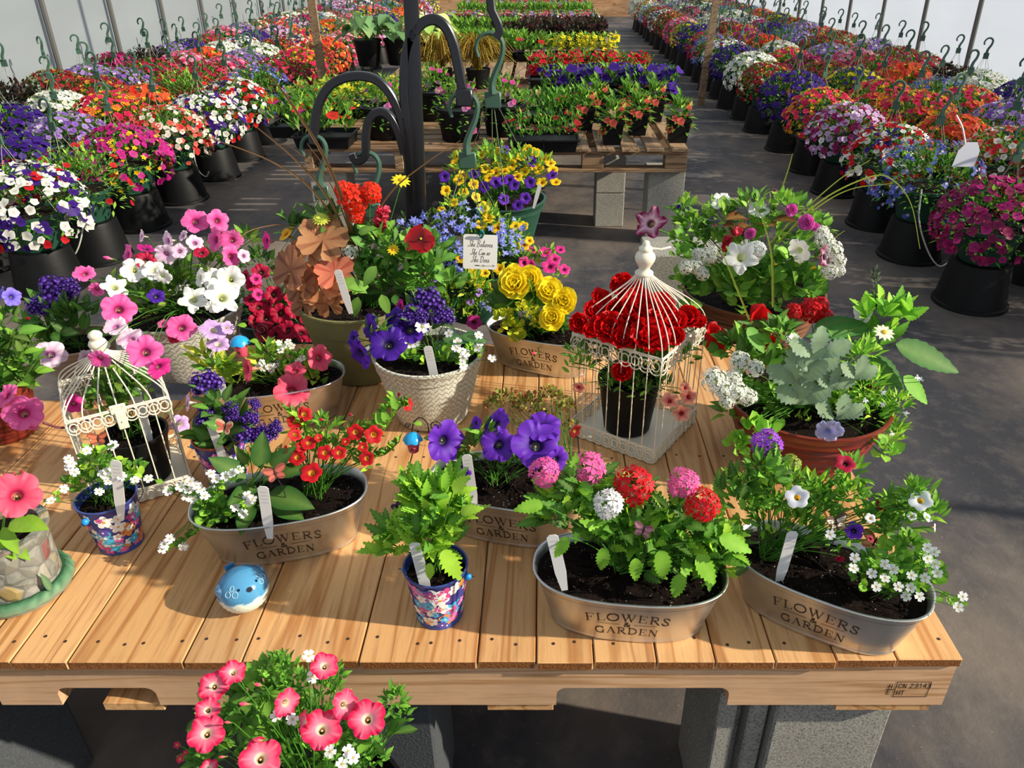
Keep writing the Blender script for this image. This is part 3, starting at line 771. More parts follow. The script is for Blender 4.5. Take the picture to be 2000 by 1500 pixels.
# ================================================================ containers
def soil(parent, c, r, z, ry=None, rz=0):
    mb = MB(); n = 28; ry = ry or r; rows = 5; vs = [V3((c[0], c[1], z + .004))]; M = Matrix.Rotation(rz, 3, 'Z')
    for i in range(1, rows + 1):
        for j in range(n):
            a = 2 * pi * j / n; q = i / rows; p = M @ V3((r * q * cos(a), ry * q * sin(a), 0))
            vs.append(V3((c[0] + p.x, c[1] + p.y, z + (U(-.004, .005) if i < rows else -.002))))
    fs = [(0, 1 + j, 1 + (j + 1) % n) for j in range(n)]
    for i in range(rows - 1):
        for j in range(n): a = 1 + i * n + j; b = 1 + i * n + (j + 1) % n; fs.append((a, b, b + n, a + n))
    # crumbs
    mb.add(vs, fs, (.02, .01, .006))
    for i in range(40):
        a = U(0, 6.28); q = sqrt(rnd()) * .92; p = M @ V3((r * q * cos(a), ry * q * sin(a), 0)); s = U(.0015, .004)
        mb.ball((c[0] + p.x, c[1] + p.y, z + .003), s, (.02, .01, .006), n=5, sz=.7)
    mb.build('soil', M_SOIL, parent, True, 60)
def rimpot(parent, c, rb, rr, z0, h, mat, band=.03, lip=.004, t=.003, name='pot', n=48, ribs=0, relief=None, soil_dz=.02, col=(1, 1, 1), foot=0, belly=0):
    """round pot : base, wall, optional ribs, rim band, rolled lip, inner wall"""
    x, y = c; mb = MB(); pr = []
    R = lambda q: rb + (rr - rb) * (q + belly * sin(pi * q))
    pr += [(rb * .92, z0), (rb, z0 + .003)]
    if foot: pr += [(rb, z0 + foot), (rb * 1.02, z0 + foot + .002)]
    k = 10 if not ribs else ribs * 4
    for i in range(k + 1):
        q = .03 + (1 - band / h - .03) * i / k; z = z0 + h * q
        pr.append((R(q) + (0 if not ribs else .0022 * sin(2 * pi * i / 4)), z))
    q = 1 - band / h
    if band: pr += [(R(q) + .003, z0 + h * q + .001)]
    pr += [(rr + .001, z0 + h - .008), (rr + lip, z0 + h - .006), (rr + lip, z0 + h - .001), (rr + lip * .4, z0 + h), (rr - t, z0 + h - .001), (rr - t - .002, z0 + h - soil_dz - .012)]
    mb.lathe(pr, n, (x, y, 0), col, capb=False)
    o = mb.build(name, mat, parent, True, 40)
    soil(parent, c, rr - t - .002, z0 + h - soil_dz)
    return o
def weave_mat(name, col, herring=True):
    m, nt, b, out = newmat(name)
    tc = N(nt, 'ShaderNodeTexCoord'); sep = N(nt, 'ShaderNodeSeparateXYZ'); nt.links.new(tc.outputs['Object'], sep.inputs[0])
    at = N(nt, 'ShaderNodeMath', operation='ARCTAN2'); nt.links.new(sep.outputs[1], at.inputs[0]); nt.links.new(sep.outputs[0], at.inputs[1])
    cb = N(nt, 'ShaderNodeCombineXYZ'); m1 = N(nt, 'ShaderNodeMath', operation='MULTIPLY'); m1.inputs[1].default_value = .1; nt.links.new(at.outputs[0], m1.inputs[0])
    nt.links.new(m1.outputs[0], cb.inputs[0]); nt.links.new(sep.outputs[2], cb.inputs[1])
    outs = []
    for rot in (45, -45):
        mp = N(nt, 'ShaderNodeMapping'); mp.inputs['Rotation'].default_value = (0, 0, radians(rot)); nt.links.new(cb.outputs[0], mp.inputs[0])
        br = N(nt, 'ShaderNodeTexBrick'); br.inputs['Scale'].default_value = 62; br.inputs['Mortar Size'].default_value = .09; br.inputs['Brick Width'].default_value = 1.4; br.inputs['Row Height'].default_value = .55
        br.inputs['Mortar Smooth'].default_value = .6
        nt.links.new(mp.outputs[0], br.inputs['Vector']); outs.append(br.outputs['Fac'])
    wv = N(nt, 'ShaderNodeMath', operation='SINE'); mm = N(nt, 'ShaderNodeMath', operation='MULTIPLY'); mm.inputs[1].default_value = 420; nt.links.new(m1.outputs[0], mm.inputs[0]); nt.links.new(mm.outputs[0], wv.inputs[0])
    gt = N(nt, 'ShaderNodeMath', operation='GREATER_THAN'); gt.inputs[1].default_value = 0; nt.links.new(wv.outputs[0], gt.inputs[0])
    mx = N(nt, 'ShaderNodeMix'); nt.links.new(gt.outputs[0], mx.inputs[0]); nt.links.new(outs[0], mx.inputs[2]); nt.links.new(outs[1], mx.inputs[3])
    nt.links.new(mixn(nt, tuple(col), tuple(x * .74 for x in col), mx.outputs[0]), b.inputs['Base Color'])
    inv = N(nt, 'ShaderNodeMath', operation='SUBTRACT'); inv.inputs[0].default_value = 1; nt.links.new(mx.outputs[0], inv.inputs[1])
    b.inputs['Roughness'].default_value = .5; bump(nt, b, inv.outputs[0], .9, .003); return m
M_WEAVE = weave_mat('woven_relief_pot', hx('cfd0c0')); M_WEAVE2 = weave_mat('woven_relief_pot_grey', hx('bcbcb0'))
def banded_mat(name, c1, c2, rough, fr):
    m, nt, b, out = newmat(name); t = tex(nt, fr, 'Noise', 3, 'Object', (.15, .15, 3))
    f = ramp(nt, t.outputs[0], [(.42, 0.), (.5, 1.), (.58, .2)])
    nt.links.new(mixn(nt, c1, c2, f), b.inputs['Base Color']); b.inputs['Roughness'].default_value = rough; bump(nt, b, t.outputs[0], .6, .003); return m
M_REDP = banded_mat('red_brown_ribbed_pot', hx('7c2c20'), hx('5a1a14'), .33, 40)
M_BRNP = banded_mat('brown_ribbed_pot', hx('7a4c2c'), hx('5c3820'), .5, 40)
M_TANP = plain('tan_clay', hx('b0977a'), .8, 0, .2, .2, 20, .4, 120)

# ---- oval galvanised tub
SERIF = {
 'F': (.72, [([(.17, 0), (.17, 1)], 1), ([(.02, 1), (.68, 1)], 0), ([(.17, .52), (.5, .52)], 0), ([(.02, 0), (.34, 0)], 0), ([(.68, 1.0), (.68, .80)], 0), ([(.5, .62), (.5, .42)], 0)]),
 'L': (.70, [([(.17, 0), (.17, 1)], 1), ([(.02, 1), (.34, 1)], 0), ([(.02, 0), (.66, 0)], 0), ([(.66, 0), (.66, .22)], 0)]),
 'O': (.92, [([(.45 + .43 * cos(a * pi / 12), .5 + .51 * sin(a * pi / 12)) for a in range(25)], .8)]),
 'W': (1.12, [([(.1, 1), (.36, 0)], 1), ([(.36, 0), (.58, 1)], 0), ([(.52, 1), (.78, 0)], 1), ([(.78, 0), (1.04, 1)], 0), ([(0, 1), (.24, 1)], 0), ([(.42, 1), (.66, 1)], 0), ([(.92, 1), (1.12, 1)], 0)]),
 'E': (.74, [([(.17, 0), (.17, 1)], 1), ([(.02, 1), (.66, 1)], 0), ([(.17, .52), (.5, .52)], 0), ([(.02, 0), (.68, 0)], 0), ([(.66, 1), (.66, .82)], 0), ([(.68, 0), (.68, .2)], 0), ([(.5, .62), (.5, .42)], 0)]),
 'R': (.84, [([(.17, 0), (.17, 1)], 1), ([(.02, 1), (.4, 1), (.6, .92), (.64, .76), (.58, .58), (.42, .5), (.17, .5)], .5), ([(.36, .5), (.72, 0), (.82, 0)], .9), ([(.02, 0), (.34, 0)], 0)]),
 'S': (.62, [([(.52, .82), (.42, .98), (.26, 1.0), (.1, .9), (.08, .74), (.2, .58), (.42, .44), (.54, .28), (.5, .1), (.34, 0), (.18, .01), (.06, .12), (.04, .2)], .8), ([(.53, 1), (.52, .76)], 0), ([(.04, 0), (.05, .24)], 0)]),
 'G': (.92, [([(.78, .80), (.66, .95), (.48, 1.01), (.26, .95), (.1, .76), (.06, .5), (.1, .24), (.26, .05), (.48, -.01), (.68, .05), (.78, .16)], .8), ([(.78, .0), (.78, .42)], .8), ([(.6, .42), (.92, .42)], 0), ([(.79, 1), (.78, .74)], 0)]),
 'A': (.90, [([(.14, 0), (.45, 1)], 0), ([(.45, 1), (.76, 0)], 1), ([(.26, .36), (.64, .36)], 0), ([(.02, 0), (.26, 0)], 0), ([(.64, 0), (.88, 0)], 0)]),
 'D': (.90, [([(.17, 0), (.17, 1)], 1), ([(.02, 1), (.4, 1), (.66, .88), (.8, .64), (.8, .36), (.66, .12), (.4, 0), (.02, 0)], .6)]),
 'N': (.95, [([(.18, 0), (.18, 1)], 0), ([(.18, 1), (.76, 0)], 1), ([(.76, 0), (.76, 1)], 0), ([(.02, 1), (.22, 1)], 0), ([(.04, 0), (.32, 0)], 0), ([(.62, 1), (.9, 1)], 0)]),
 '&': (.9, [([(.8, .5), (.7, .28), (.5, .06), (.3, -.01), (.12, .08), (.08, .26), (.22, .46), (.44, .62), (.52, .8), (.42, .98), (.28, .98), (.2, .82), (.3, .6), (.58, .22), (.84, 0)], .6)]),
}
def textw(t, h, sp): return sum(SERIF[c][0] for c in t) * h + sp * (len(t) - 1)
def serif(mb, t, cx, z, h, fn, sp, arch=0.0, squash=1.0):
    w = textw(t, h * squash, sp); x = cx - w / 2
    for ch in t:
        a, gl = SERIF[ch]
        for pl, th in gl:
            pts = []
            for px_, py_ in pl:
                X = x + px_ * h * squash; zz = z + py_ * h - arch * ((X - cx) / (w / 2)) ** 2; pts.append((X, zz))
            ribbon(mb, pts, .0008 + .0013 * th, fn)
        x += a * h * squash + sp
M_PRINT = plain('burnt_brown_lettering', hx('38281c'), .6)
TUBH = .105
def tub(c, yaw, label, a0=.117, b0=.052, a1=.145, b1=.078, grp='oval galvanised tubs'):
    t = thing('galvanised_tub_planter', label, 'planter', V3((c[0], c[1], TH)), grp); mb = MB(); n = 64; M = Matrix.Translation(V3((c[0], c[1], 0))) @ Matrix.Rotation(radians(yaw), 4, 'Z')
    def P(th, q, off=0.0):
        a = a0 + (a1 - a0) * q + off; b = b0 + (b1 - b0) * q + off; e = .80
        cx_ = abs(cos(th)) ** e * (1 if cos(th) >= 0 else -1); sy_ = abs(sin(th)) ** e * (1 if sin(th) >= 0 else -1)
        return V3((a * cx_, b * sy_, 0))
    def ring(q, z, off=0): return [M @ (P(2 * pi * j / n, q, off) + V3((0, 0, TH + z))) for j in range(n)]
    rows = [(0, 0, -.004), (0, .0008, .001), (0, .004, .0024), (.02, .007, .0012), (.05, .009, 0)]
    rows += [(q, TUBH * q, 0) for q in (.2, .35, .5, .65, .8, .93)]
    rows += [(.95, TUBH * .955, .0003), (.97, TUBH * .965, .0026), (.99, TUBH * .99, .0032), (1, TUBH, .0022), (1, TUBH + .0002, .0002), (.99, TUBH * .985, -.0016), (.85, TUBH * .8, -.002)]
    mb.loft([ring(q, z, o) for q, z, o in rows], capb=False)
    mb.build('tub_body', M_STEEL, t, True, 45)
    # soil
    mb = MB(); vs = [M @ V3((0, 0, TH + TUBH - .012))]
    for i in range(1, 6):
        for j in range(n):
            p = P(2 * pi * j / n, .93, -.002); p = V3((p.x * i / 5, p.y * i / 5, TH + TUBH - .016 + (U(-.004, .006) if i < 5 else 0))); vs.append(M @ p)
    fs = [(0, 1 + j, 1 + (j + 1) % n) for j in range(n)] + [(1 + i * n + j, 1 + i * n + (j + 1) % n, 1 + (i + 1) * n + (j + 1) % n, 1 + (i + 1) * n + j) for i in range(4) for j in range(n)]
    mb.add(vs, fs, (.02, .01, .006))
    for i in range(90):
        a = U(0, 6.28); q = sqrt(rnd()) * .9; p = P(a, .93, -.002) * q; mb.ball(M @ (p + V3((0, 0, TH + TUBH - .012))), U(.0015, .0042), (.02, .01, .006), n=5, sz=.7)
    mb.build('soil', M_SOIL, t, True, 60)
    # lettering on the long front side : arc length table
    N_ = 240; ths = [-pi + pi * i / N_ for i in range(N_ + 1)]; L = [0.0]
    for i in range(N_): L.append(L[-1] + (P(ths[i + 1], .4) - P(ths[i], .4)).length)
    mid = L[N_ // 2]
    def fn(u, v):
        s_ = u + mid; lo, hi = 0, N_
        while hi - lo > 1:
            m_ = (lo + hi) // 2
            if L[m_] <= s_: lo = m_
            else: hi = m_
        f = (s_ - L[lo]) / max(1e-9, L[hi] - L[lo]); th = ths[lo] + (ths[hi] - ths[lo]) * f
        p = P(th, v / TUBH, .0006); return M @ V3((p.x, p.y, TH + v))
    mb = MB(); serif(mb, 'FLOWERS', 0, .058, .0185, fn, .0028, .010); serif(mb, '&', 0, .043, .011, fn, 0); serif(mb, 'GARDEN', 0, .0225, .0165, fn, .0022, .004)
    ribbon(mb, [(-.044, .0475), (-.011, .0485)], .0009, fn); ribbon(mb, [(.011, .0485), (.044, .0475)], .0009, fn)
    mb.build('lettering', M_PRINT, t, False)
    t['M'] = 0; del t['M']
    return t, M

# ---- floral print pail
def pail(c, label, knob=(1, 0), seed=0, rb=.035, rr=.048, h=.104, rimc='3a4a8c'):
    random.seed(seed); t = thing('floral_pail_planter', label, 'planter', V3((c[0], c[1], TH)), 'small floral print pails'); mb = MB()
    R = lambda z: rb + (rr - rb) * z / h
    pr = [(rb * .9, TH), (rb + .001, TH), (rb + .002, TH + .003), (rb + .0005, TH + .006)] + [(R(h * q), TH + h * q) for q in (.2, .4, .6, .8, .96)] + [(rr + .002, TH + h - .002), (rr + .002, TH + h), (rr - .001, TH + h + .0003), (rr - .002, TH + h - .01), (rr - .004, TH + h - .03)]
    cols = [hx('3a4f9a')] * 4 + [hx('3c3f8a')] * 5 + [hx(rimc)] * 5
    mb.lathe(pr, 48, (c[0], c[1], 0), cols=cols, capb=False)
    pal = ['f2f0ea', 'f2f0ea', 'd860a0', 'e8924a', '3cb0d8', 'f2f0ea', 'c84c88', '4ab4dc', '5a4aa8', 'e86cb0']
    def W(a, z, off): r = R(z) + off; return V3((c[0] + r * cos(a), c[1] + r * sin(a), TH + z))
    lay = 0
    for i in range(95):
        a = U(-pi, 0) if i < 75 else U(0, pi); z = U(.008, h - .012); s = U(.006, .011) if i % 6 else U(.012, .018); col = hx(random.choice(pal)); off = .0003 + .00001 * i
        s = min(s, z - .002, h - .006 - z)
        if s < .003: continue
        n = random.choice((5, 5, 6)); a0 = U(0, 6); vs = [W(a, z, off)]; m = n * 6
        for j in range(m):
            th = 2 * pi * j / m; r = s * (.55 + .45 * abs(cos(n * th / 2 + a0)) ** .7); vs.append(W(a + r * cos(th) / R(z), z + r * sin(th), off))
        mb.add(vs, [(0, 1 + j, 1 + (j + 1) % m) for j in range(m)], col)
        vs = [W(a, z, off + .00001)] + [W(a + s * .18 * cos(2 * pi * j / 8) / R(z), z + s * .18 * sin(2 * pi * j / 8), off + .00001) for j in range(8)]
        mb.add(vs, [(0, 1 + j, 1 + (j + 1) % 8) for j in range(8)], hx('e8a030') if col[0] > .8 else hx('ffffff') if rnd() < .5 else hx('40305c'))
    mb.build('pail_body', M_PAINT, t, True, 50)
    for s in (1, -1):
        d = V3((knob[0] * s, knob[1] * s, 0)).normalized(); p = V3((c[0], c[1], TH + h * .82)) + d * (R(h * .82) + .004)
        mb = MB(); mb.ball(p, .0062, hx('1c8cd8'), n=12); mb.build('handle_knob', M_PAINT, t)
    d = V3((knob[0], knob[1], 0)).normalized(); pr_ = V3((-d.y, d.x, 0))
    hp_ = []
    for i in range(17):
        a = pi * i / 16; hp_.append(V3((c[0], c[1], TH + h * .82)) + d * (cos(a) * (rr + .012)) - pr_ * (sin(a) * (rr + .004) * (1 if pr_.y > 0 else -1)) * .0 + V3((0, 0, -.052 * sin(a) * .0)) + V3((0, (sin(a)) * (rr + .006), -.05 * sin(a))))
    mb = MB(); mb.tube(hp_, .0009, 5, hx('40485c')); mb.build('wire_handle', M_PAINT, t)
    soil(t, c, rr - .004, TH + h - .014)
    return t

# ---- plant tags
def ptag(xb, yb, xt, yt, Y, label, w=.0165, lean=0.0, txt=True):
    a = aty(xb, yb, Y); b_ = aty(xt, yt, Y + lean); ax = (b_ - a).normalized(); s = ax.cross(V3((0, 1, 0))).normalized()
    if s.x < 0: s = -s
    n = s.cross(ax).normalized()
    if n.y > 0: n = -n
    o = thing('plant_tag', label, 'plant label', a, 'white plant labels'); L = (b_ - a).length; mb = MB()
    out = [(-w / 2 * .55, -.035), (w / 2 * .55, -.035), (w / 2, .0), (w / 2, L - .004), (w / 2 - .004, L), (-w / 2 + .004, L), (-w / 2, L - .004), (-w / 2, 0)]
    k = len(out); vs = [a + s * x + ax * z + n * .0006 for x, z in out] + [a + s * x + ax * z - n * .0006 for x, z in out]
    mb.add(vs, [tuple(range(k)), tuple(range(2 * k - 1, k - 1, -1))] + [(i, i + k, (i + 1) % k + k, (i + 1) % k) for i in range(k)], (1, 1, 1))
    mb.build('tag_blade', M_TAG, o, False)
    if txt:
        mb = MB()
        fn = lambda u, v: a + s * u + ax * v + n * .0008
        for i in range(4):
            z = L - .012 - .007 * i; u = -w * .30
            while u < w * .28: ribbon(mb, [(u, z), (u + .0012, z + .002), (u + .002, z)], .0003, fn); u += .0028
        mb.build('faint_writing', plain('faint_ink', hx('a8a6a8')) if 'faint_ink' not in MATS else MATS['faint_ink'], o, False)
    return o

# ---- decorations on wire stems
M_BIRDH = attr_mat('painted_birdhouse', .25)
def birdpick(px, py, Y, basepx, baseY, label):
    p = aty(px, py, Y); o = thing('birdhouse_pick', label, 'garden ornament', p, 'little birdhouse picks'); mb = MB()
    k = pxm(p, 1)
    mb.lathe([(k * 9, -k * 29), (k * 10, -k * 28), (k * 12, -k * 15), (k * 14.5, -k * 2), (k * 14, k * 1)], 16, p, hx('d85068')); mb.ball(p + V3((-k * 1, -k * 12, -k * 18)), k * 3, hx('2a1010'), n=8); mb.build('house', M_BIRDH, o)
    mb = MB(); n = 30; vs = []; rows = [(0.02, 13), (.35, 12), (.7, 8.5), (.9, 4.5), (1.0, 0), (.93, -1)]
    for r, z in rows:
        for j in range(n):
            th = 2 * pi * j / n; q = abs(cos(3 * th)); rr = k * 20 * r * (1 - .12 * (1 - q) * r); vs.append(p + V3((rr * cos(th), rr * sin(th), k * z - k * 3.5 * q * r * r)))
    mb.add(vs, [(i * n + j, i * n + (j + 1) % n, (i + 1) * n + (j + 1) % n, (i + 1) * n + j) for i in range(5) for j in range(n)] + [tuple(range(n))], hx('1f9ad6')); mb.build('petal_roof', M_BIRDH, o)
    base = aty(basepx[0], basepx[1], baseY); top = p + V3((k * 18, .004, k * 46))
    mb = MB(); path = [base, base + V3((k * 2, 0, .03)), p + V3((k * 33, .004, k * 10)), p + V3((k * 30, .004, k * 34)), top, p + V3((k * 5, .002, k * 36)), p + V3((0, 0, k * 16))]
    mb.tube(crom(path, 8), .0011, 5, hx('26211e'))
    for cx_, cz_ in ((46, 26), (-8, 28)):
        sp = [p + V3((k * (cx_ + (12 - 9 * t) * cos(t * 9)), .004, k * (cz_ + (12 - 9 * t) * sin(t * 9)))) for t in [i / 28 for i in range(29)]]
        if cx_ > 0: mb.tube(sp, .0009, 4, hx('26211e'))
        else: mb.tube([q_ * .5 + (p + V3((k * cx_, .004, k * cz_))) * .5 for q_ in sp], .0008, 4, hx('26211e'))
    mb.build('wire_stem', M_MATTE, o)
    for (a, b) in ((22, 36), (38, 2)):
        mb = MB(); leaf(mb, p + V3((k * a, -.002, k * b)), V3((-.9, -.3, .35)), V3((.1, -.6, .8)), k * 17, k * 11, 'ovate', hx('6aa028')); mb.build('metal_leaf', M_LEAF, o)
    return o
def butterfly(px, py, Y, sz, cols, label, yaw=0, stripe=False, base=None):
    p = aty(px, py, Y); k = pxm(p, sz); o = thing('butterfly_pick', label, 'garden ornament', p, 'butterfly picks'); c = hx(cols[0]); e = hx(cols[1])
    M = Matrix.Translation(p) @ Matrix.Rotation(radians(yaw), 4, 'Z') @ Matrix.Rotation(radians(55), 4, 'X')
    for s in (1, -1):
        mb = MB()
        for (cx_, cy_, rx, ry, an) in ((.52, .32, .55, .36, .5), (.40, -.30, .38, .30, -.6)):
            n = 22; rings = []
            for dz in (.0, .035):
                vs = [];
                for j in range(n):
                    th = 2 * pi * j / n; u = rx * cos(th); v = ry * sin(th); vs.append(M @ V3((s * k * (cx_ + u * cos(an) - v * sin(an)), k * (cy_ + u * sin(an) + v * cos(an)), k * (dz + .28 * (cx_ + u)))))
                rings.append(vs)
            mb.loft(rings, e)
            top = [M @ V3((s * k * (cx_ + .8 * (rx * cos(2 * pi * j / n) * cos(an) - ry * sin(2 * pi * j / n) * sin(an))), k * (cy_ + .8 * (rx * cos(2 * pi * j / n) * sin(an) + ry * sin(2 * pi * j / n) * cos(an))), k * (.045 + .28 * (cx_ + .8 * (rx * cos(2 * pi * j / n) * cos(an) - ry * sin(2 * pi * j / n) * sin(an)))))) for j in range(n)]
            mb.add(top, [tuple(range(n)) if s > 0 else tuple(range(n - 1, -1, -1))], c)
            if stripe:
                for q in (-.25, 0, .25): mb.tube([M @ V3((s * k * (cx_ - rx * .6), k * (cy_ + q * ry * 2), k * .30)), M @ V3((s * k * (cx_ + rx * .7), k * (cy_ + q * ry * 3), k * .5))], k * .03, 4, e)
        mb.build('wing', M_MATTE, o)
    mb = MB(); mb.tube([M @ V3((0, -k * .45, k * .05)), M @ V3((0, 0, k * .07)), M @ V3((0, k * .5, k * .05))], [k * .03, k * .07, k * .04], 6, hx('3a2018'))
    b_ = base if base else p + V3((.005, .01, -.07)); mb.tube([p, (p + V3(b_)) / 2 + V3((.004, 0, 0)), b_], .0008, 4, hx('2a2420')); mb.build('body_and_stem', M_MATTE, o)
    return o

# ---- birdcages
def cage(c, yaw, S, zb, zband, ztop, bandh, label, nw=7, clasp=False, hook=False):
    """square wire cage : solid floor, lace skirts, upright wires, ogee wire dome and turned finial"""
    t = thing('white_wire_birdcage', label, 'birdcage', V3((c[0], c[1], TH))); M = Matrix.Translation(V3((c[0], c[1], 0))) @ Matrix.Rotation(radians(yaw), 4, 'Z')
    h = S / 2; w = .0015
    mb = MB(); mb.bbox((-h, -h, TH + .001), (h, h, TH + .006), .001, M=M); mb.build('cage_floor', M_CREAM, t, True, 30)
    def lace(z0, z1, k):
        mb = MB(); hh = (z1 - z0); r = hh * .5
        for sd in range(4):
            R4 = M @ Matrix.Rotation(sd * pi / 2, 4, 'Z')
            n = max(6, round(S / (r * 1.15)))
            for i in range(n):
                u = -h + S * (i + .5) / n
                for (rr, dz, oy) in ((r * .92, 0, 0), (r * .50, 0, .0004)):
                    pts = [R4 @ V3((u + rr * .82 * cos(a), -h - .0012 - oy - (.0006 if i % 2 else 0), (z0 + z1) / 2 + rr * sin(a))) for a in [2 * pi * j / 16 for j in range(16)]]
                    mb.tube(pts, .0013, 5, closed=True)
            for z in (z1, z1 - .0035): mb.tube([R4 @ V3((-h - .001, -h - .001, z)), R4 @ V3((h + .001, -h - .001, z))], .0014, 6)
        mb.build('lace_band', M_CREAM, t)
    lace(TH + .002, TH + .002 + bandh * .9, 0)
    lace(zband - bandh, zband, 1)
    mb = MB()
    for sd in range(4):
        R4 = M @ Matrix.Rotation(sd * pi / 2, 4, 'Z')
        for i in range(nw + (1 if sd == 0 else 1)):
            u = -h + S * i / nw
            if i == nw: continue
            mb.tube([R4 @ V3((u, -h, TH + .004)), R4 @ V3((u, -h, zband))], w * .8, 6)
    mb.build('upright_wires', M_CREAM, t)
    mb = MB(); zf = ztop - (ztop - zband) * .36; rt = .0135
    for sd in range(4):
        R4 = M @ Matrix.Rotation(sd * pi / 2, 4, 'Z')
        for i in range(nw):
            u = -h + S * i / nw; path = []
            for k in range(15):
                q = k / 14; z = zband + (zf - zband) * q
                s_ = cos(q * pi / 2 * .92) ** .55 if q < .99 else 0
                e = (1 - q) * .0 + (cos(pi * min(1, q ** 1.15)) * .5 + .5)    # ogee
                e = e * .86 + .14 * (1 - q); e = e ** .78
                L = sqrt(u * u + h * h); f = e * (1 - rt / L) + rt / L
                path.append(R4 @ V3((u * f, -h * f, z)))
            mb.tube(path, w * .85, 6)
    mb.build('dome_wires', M_CREAM, t)
    mb = MB(); H = ztop - zf + .004; q = H
    pr = [(.0165, 0), (.0185, .04), (.018, .09), (.012, .14), (.0105, .22), (.014, .30), (.019, .42), (.0205, .52), (.018, .62), (.0125, .70), (.0135, .74), (.0135, .80), (.009, .84), (.0075, .90), (.006, .97), (.002, 1.0)] if not clasp else [(.017, 0), (.019, .05), (.0175, .1), (.012, .16), (.0125, .24), (.0175, .36), (.019, .46), (.016, .58), (.011, .64), (.0135, .74), (.0145, .82), (.0115, .92), (.004, 1.0)]
    sc = 1.0 if not clasp else .84
    mb.lathe([(r * sc, zf - .004 + z * q) for r, z in pr], 24, (c[0], c[1], 0), (1, 1, 1)); mb.build('finial', M_CREAM, t, True, 60)
    if hook:
        mb = MB(); p0 = V3((c[0], c[1], zf + q * .72)); mb.tube([p0 + V3((.012, 0, 0)), p0 + V3((.03, .0, -.002)), p0 + V3((.05, .01, -.001))], .0022, 6); mb.build('finial_pin', M_CREAM, t)
    if clasp:
        mb = MB(); R4 = M; z = zband
        mb.bbox((-.013, -h - .005, z - .008), (.013, -h - .002, z + .010), .001, M=R4); mb.bbox((-.0075, -h - .007, z - .040), (.0095, -h - .004, z - .004), .0012, M=R4)
        mb.ball(R4 @ V3((.001, -h - .0075, z - .024)), .002, (1, 1, 1), n=8)
        for u in (-.008, .008): mb.ball(R4 @ V3((u, -h - .0055, z + .005)), .0012, (.02, .02, .02), n=6)
        mb.build('clasp', M_CREAM, t, True, 30)
    return t
# ================================================================ display planters on the table
def P_(*a, **k): return Plant(*a, **k)
SZ = TH + TUBH - .012
# ---- tub A
t, M = tub((.132, .862), -6, 'galvanised oval tub of pink, red and white verbena at the front centre right')
pl = P_('verbena_plant', t, (.13, .87, SZ))
for x, y, r, n in ((1170, 1065, 36, 30), (1250, 1090, 38, 34), (1330, 1110, 40, 36), (1395, 1105, 38, 32), (1105, 1000, 52, 60), (1190, 1015, 55, 70), (1270, 1050, 50, 60), (1350, 1060, 55, 70), (1400, 1075, 42, 42), (1140, 955, 32, 26), (1320, 1005, 34, 26), (1230, 985, 34, 26)):
    pl.lump(x, y, r, .875, n, .040, .022, cols=BRIGHT + [GD], serr=.34, wav=.05, bend=.35)
for x, y, dx, dz, L in ((1290, 1075, .2, -1, .052), (1360, 1085, .6, -.7, .056), (1180, 1070, -.1, -1, .04), (1405, 1050, 1, -.2, .05), (1110, 1050, -.5, -.6, .036), (1060, 985, -1, .1, .04), (1330, 1120, -.2, -1, .045), (1240, 1090, .1, -.9, .04)):
    p = aty(x, y, .80); leaf(pl.mb, p, V3((dx, -.35, dz)), V3((0, -.6, .8)), L, L * .55, 'ovate', jit(BRIGHT[1], .12), .3, .2, 9, .24, True, .05); pl.stem(p)
for l, k, lb in (([(1064, 920, 33), (1151, 915, 38), (1335, 942, 34)], 'f268ae', 'pink verbena head'), ([(1240, 944, 42), (1373, 985, 37)], 'd3101c', 'red verbena head'), ([(1190, 982, 32)], 'f4f2f2', 'white verbena head')):
    pl.flw(l, 'verb', k, .90, .81, 900, 990, up=.45, j=.15, label=lb, sag=.1)
pl.done()
butterfly(1257, 1036, .80, 20, ('c08c94', '8a5a62'), 'small dusty pink butterfly among the verbena leaves of the front tub', -30, True)
ptag(1095, 1118, 1078, 1045, .80, 'white label stuck at the left end of the pink and red verbena tub')
# ---- tub B
t, M = tub((.437, .862), -30, 'galvanised oval tub at the right corner with white calibrachoa, bacopa and violet verbena')
pl = P_('calibrachoa_plant', t, (.36, .90, SZ))
for x, y, r, n in ((1455, 965, 42, 90), (1520, 955, 45, 100), (1590, 975, 42, 90), (1650, 975, 38, 70), (1500, 1010, 40, 70), (1570, 1030, 36, 60), (1480, 915, 26, 40), (1660, 925, 24, 36), (1640, 1060, 26, 40)):
    pl.lump(x, y, r, .91, n, .024, .008, kind='lance', cols=BRIGHT + [GM], bend=.2, clus=1)
for x, y, r, n in ((1440, 975, 40, 30), (1490, 925, 35, 26), (1590, 1010, 36, 26)):
    pl.lump(x, y, r, .90, n, .034, .016, cols=[GM, GD, GL], serr=.3)
for x0, y0, x1, y1 in ((1690, 1010, 1810, 955), (1700, 1030, 1830, 1010), (1680, 1020, 1770, 985)):
    a = aty(x0, y0, .87); b_ = aty(x1, y1, .84); pl.mb.tube(bez(a, (a + b_) / 2 + V3((0, 0, .02)), b_, 8), .0012, 4, GL)
    for i in range(38):
        q = rnd(); p = a * (1 - q) + b_ * q + V3((U(-.01, .01), U(-.01, .01), U(-.008, .018))); leaf(pl.mb, p, V3((U(-.6, 1), U(-.6, .4), U(0, 1))), V3((0, -.3, 1)), .024, .007, 'lance', jit(random.choice(BRIGHT), .15))
for x, y, r in ((1785, 965, 22), (1815, 1000, 24), (1770, 1000, 22), (1740, 1040, 24)): pl.lump(x, y, r, .84, 36, .022, .007, kind='lance', cols=BRIGHT)
pl.flw([(1557, 971, 24)], 'cal', 'whiteyel', .83, .83, 0, 1, j=.1, label='white calibrachoa with yellow throat')
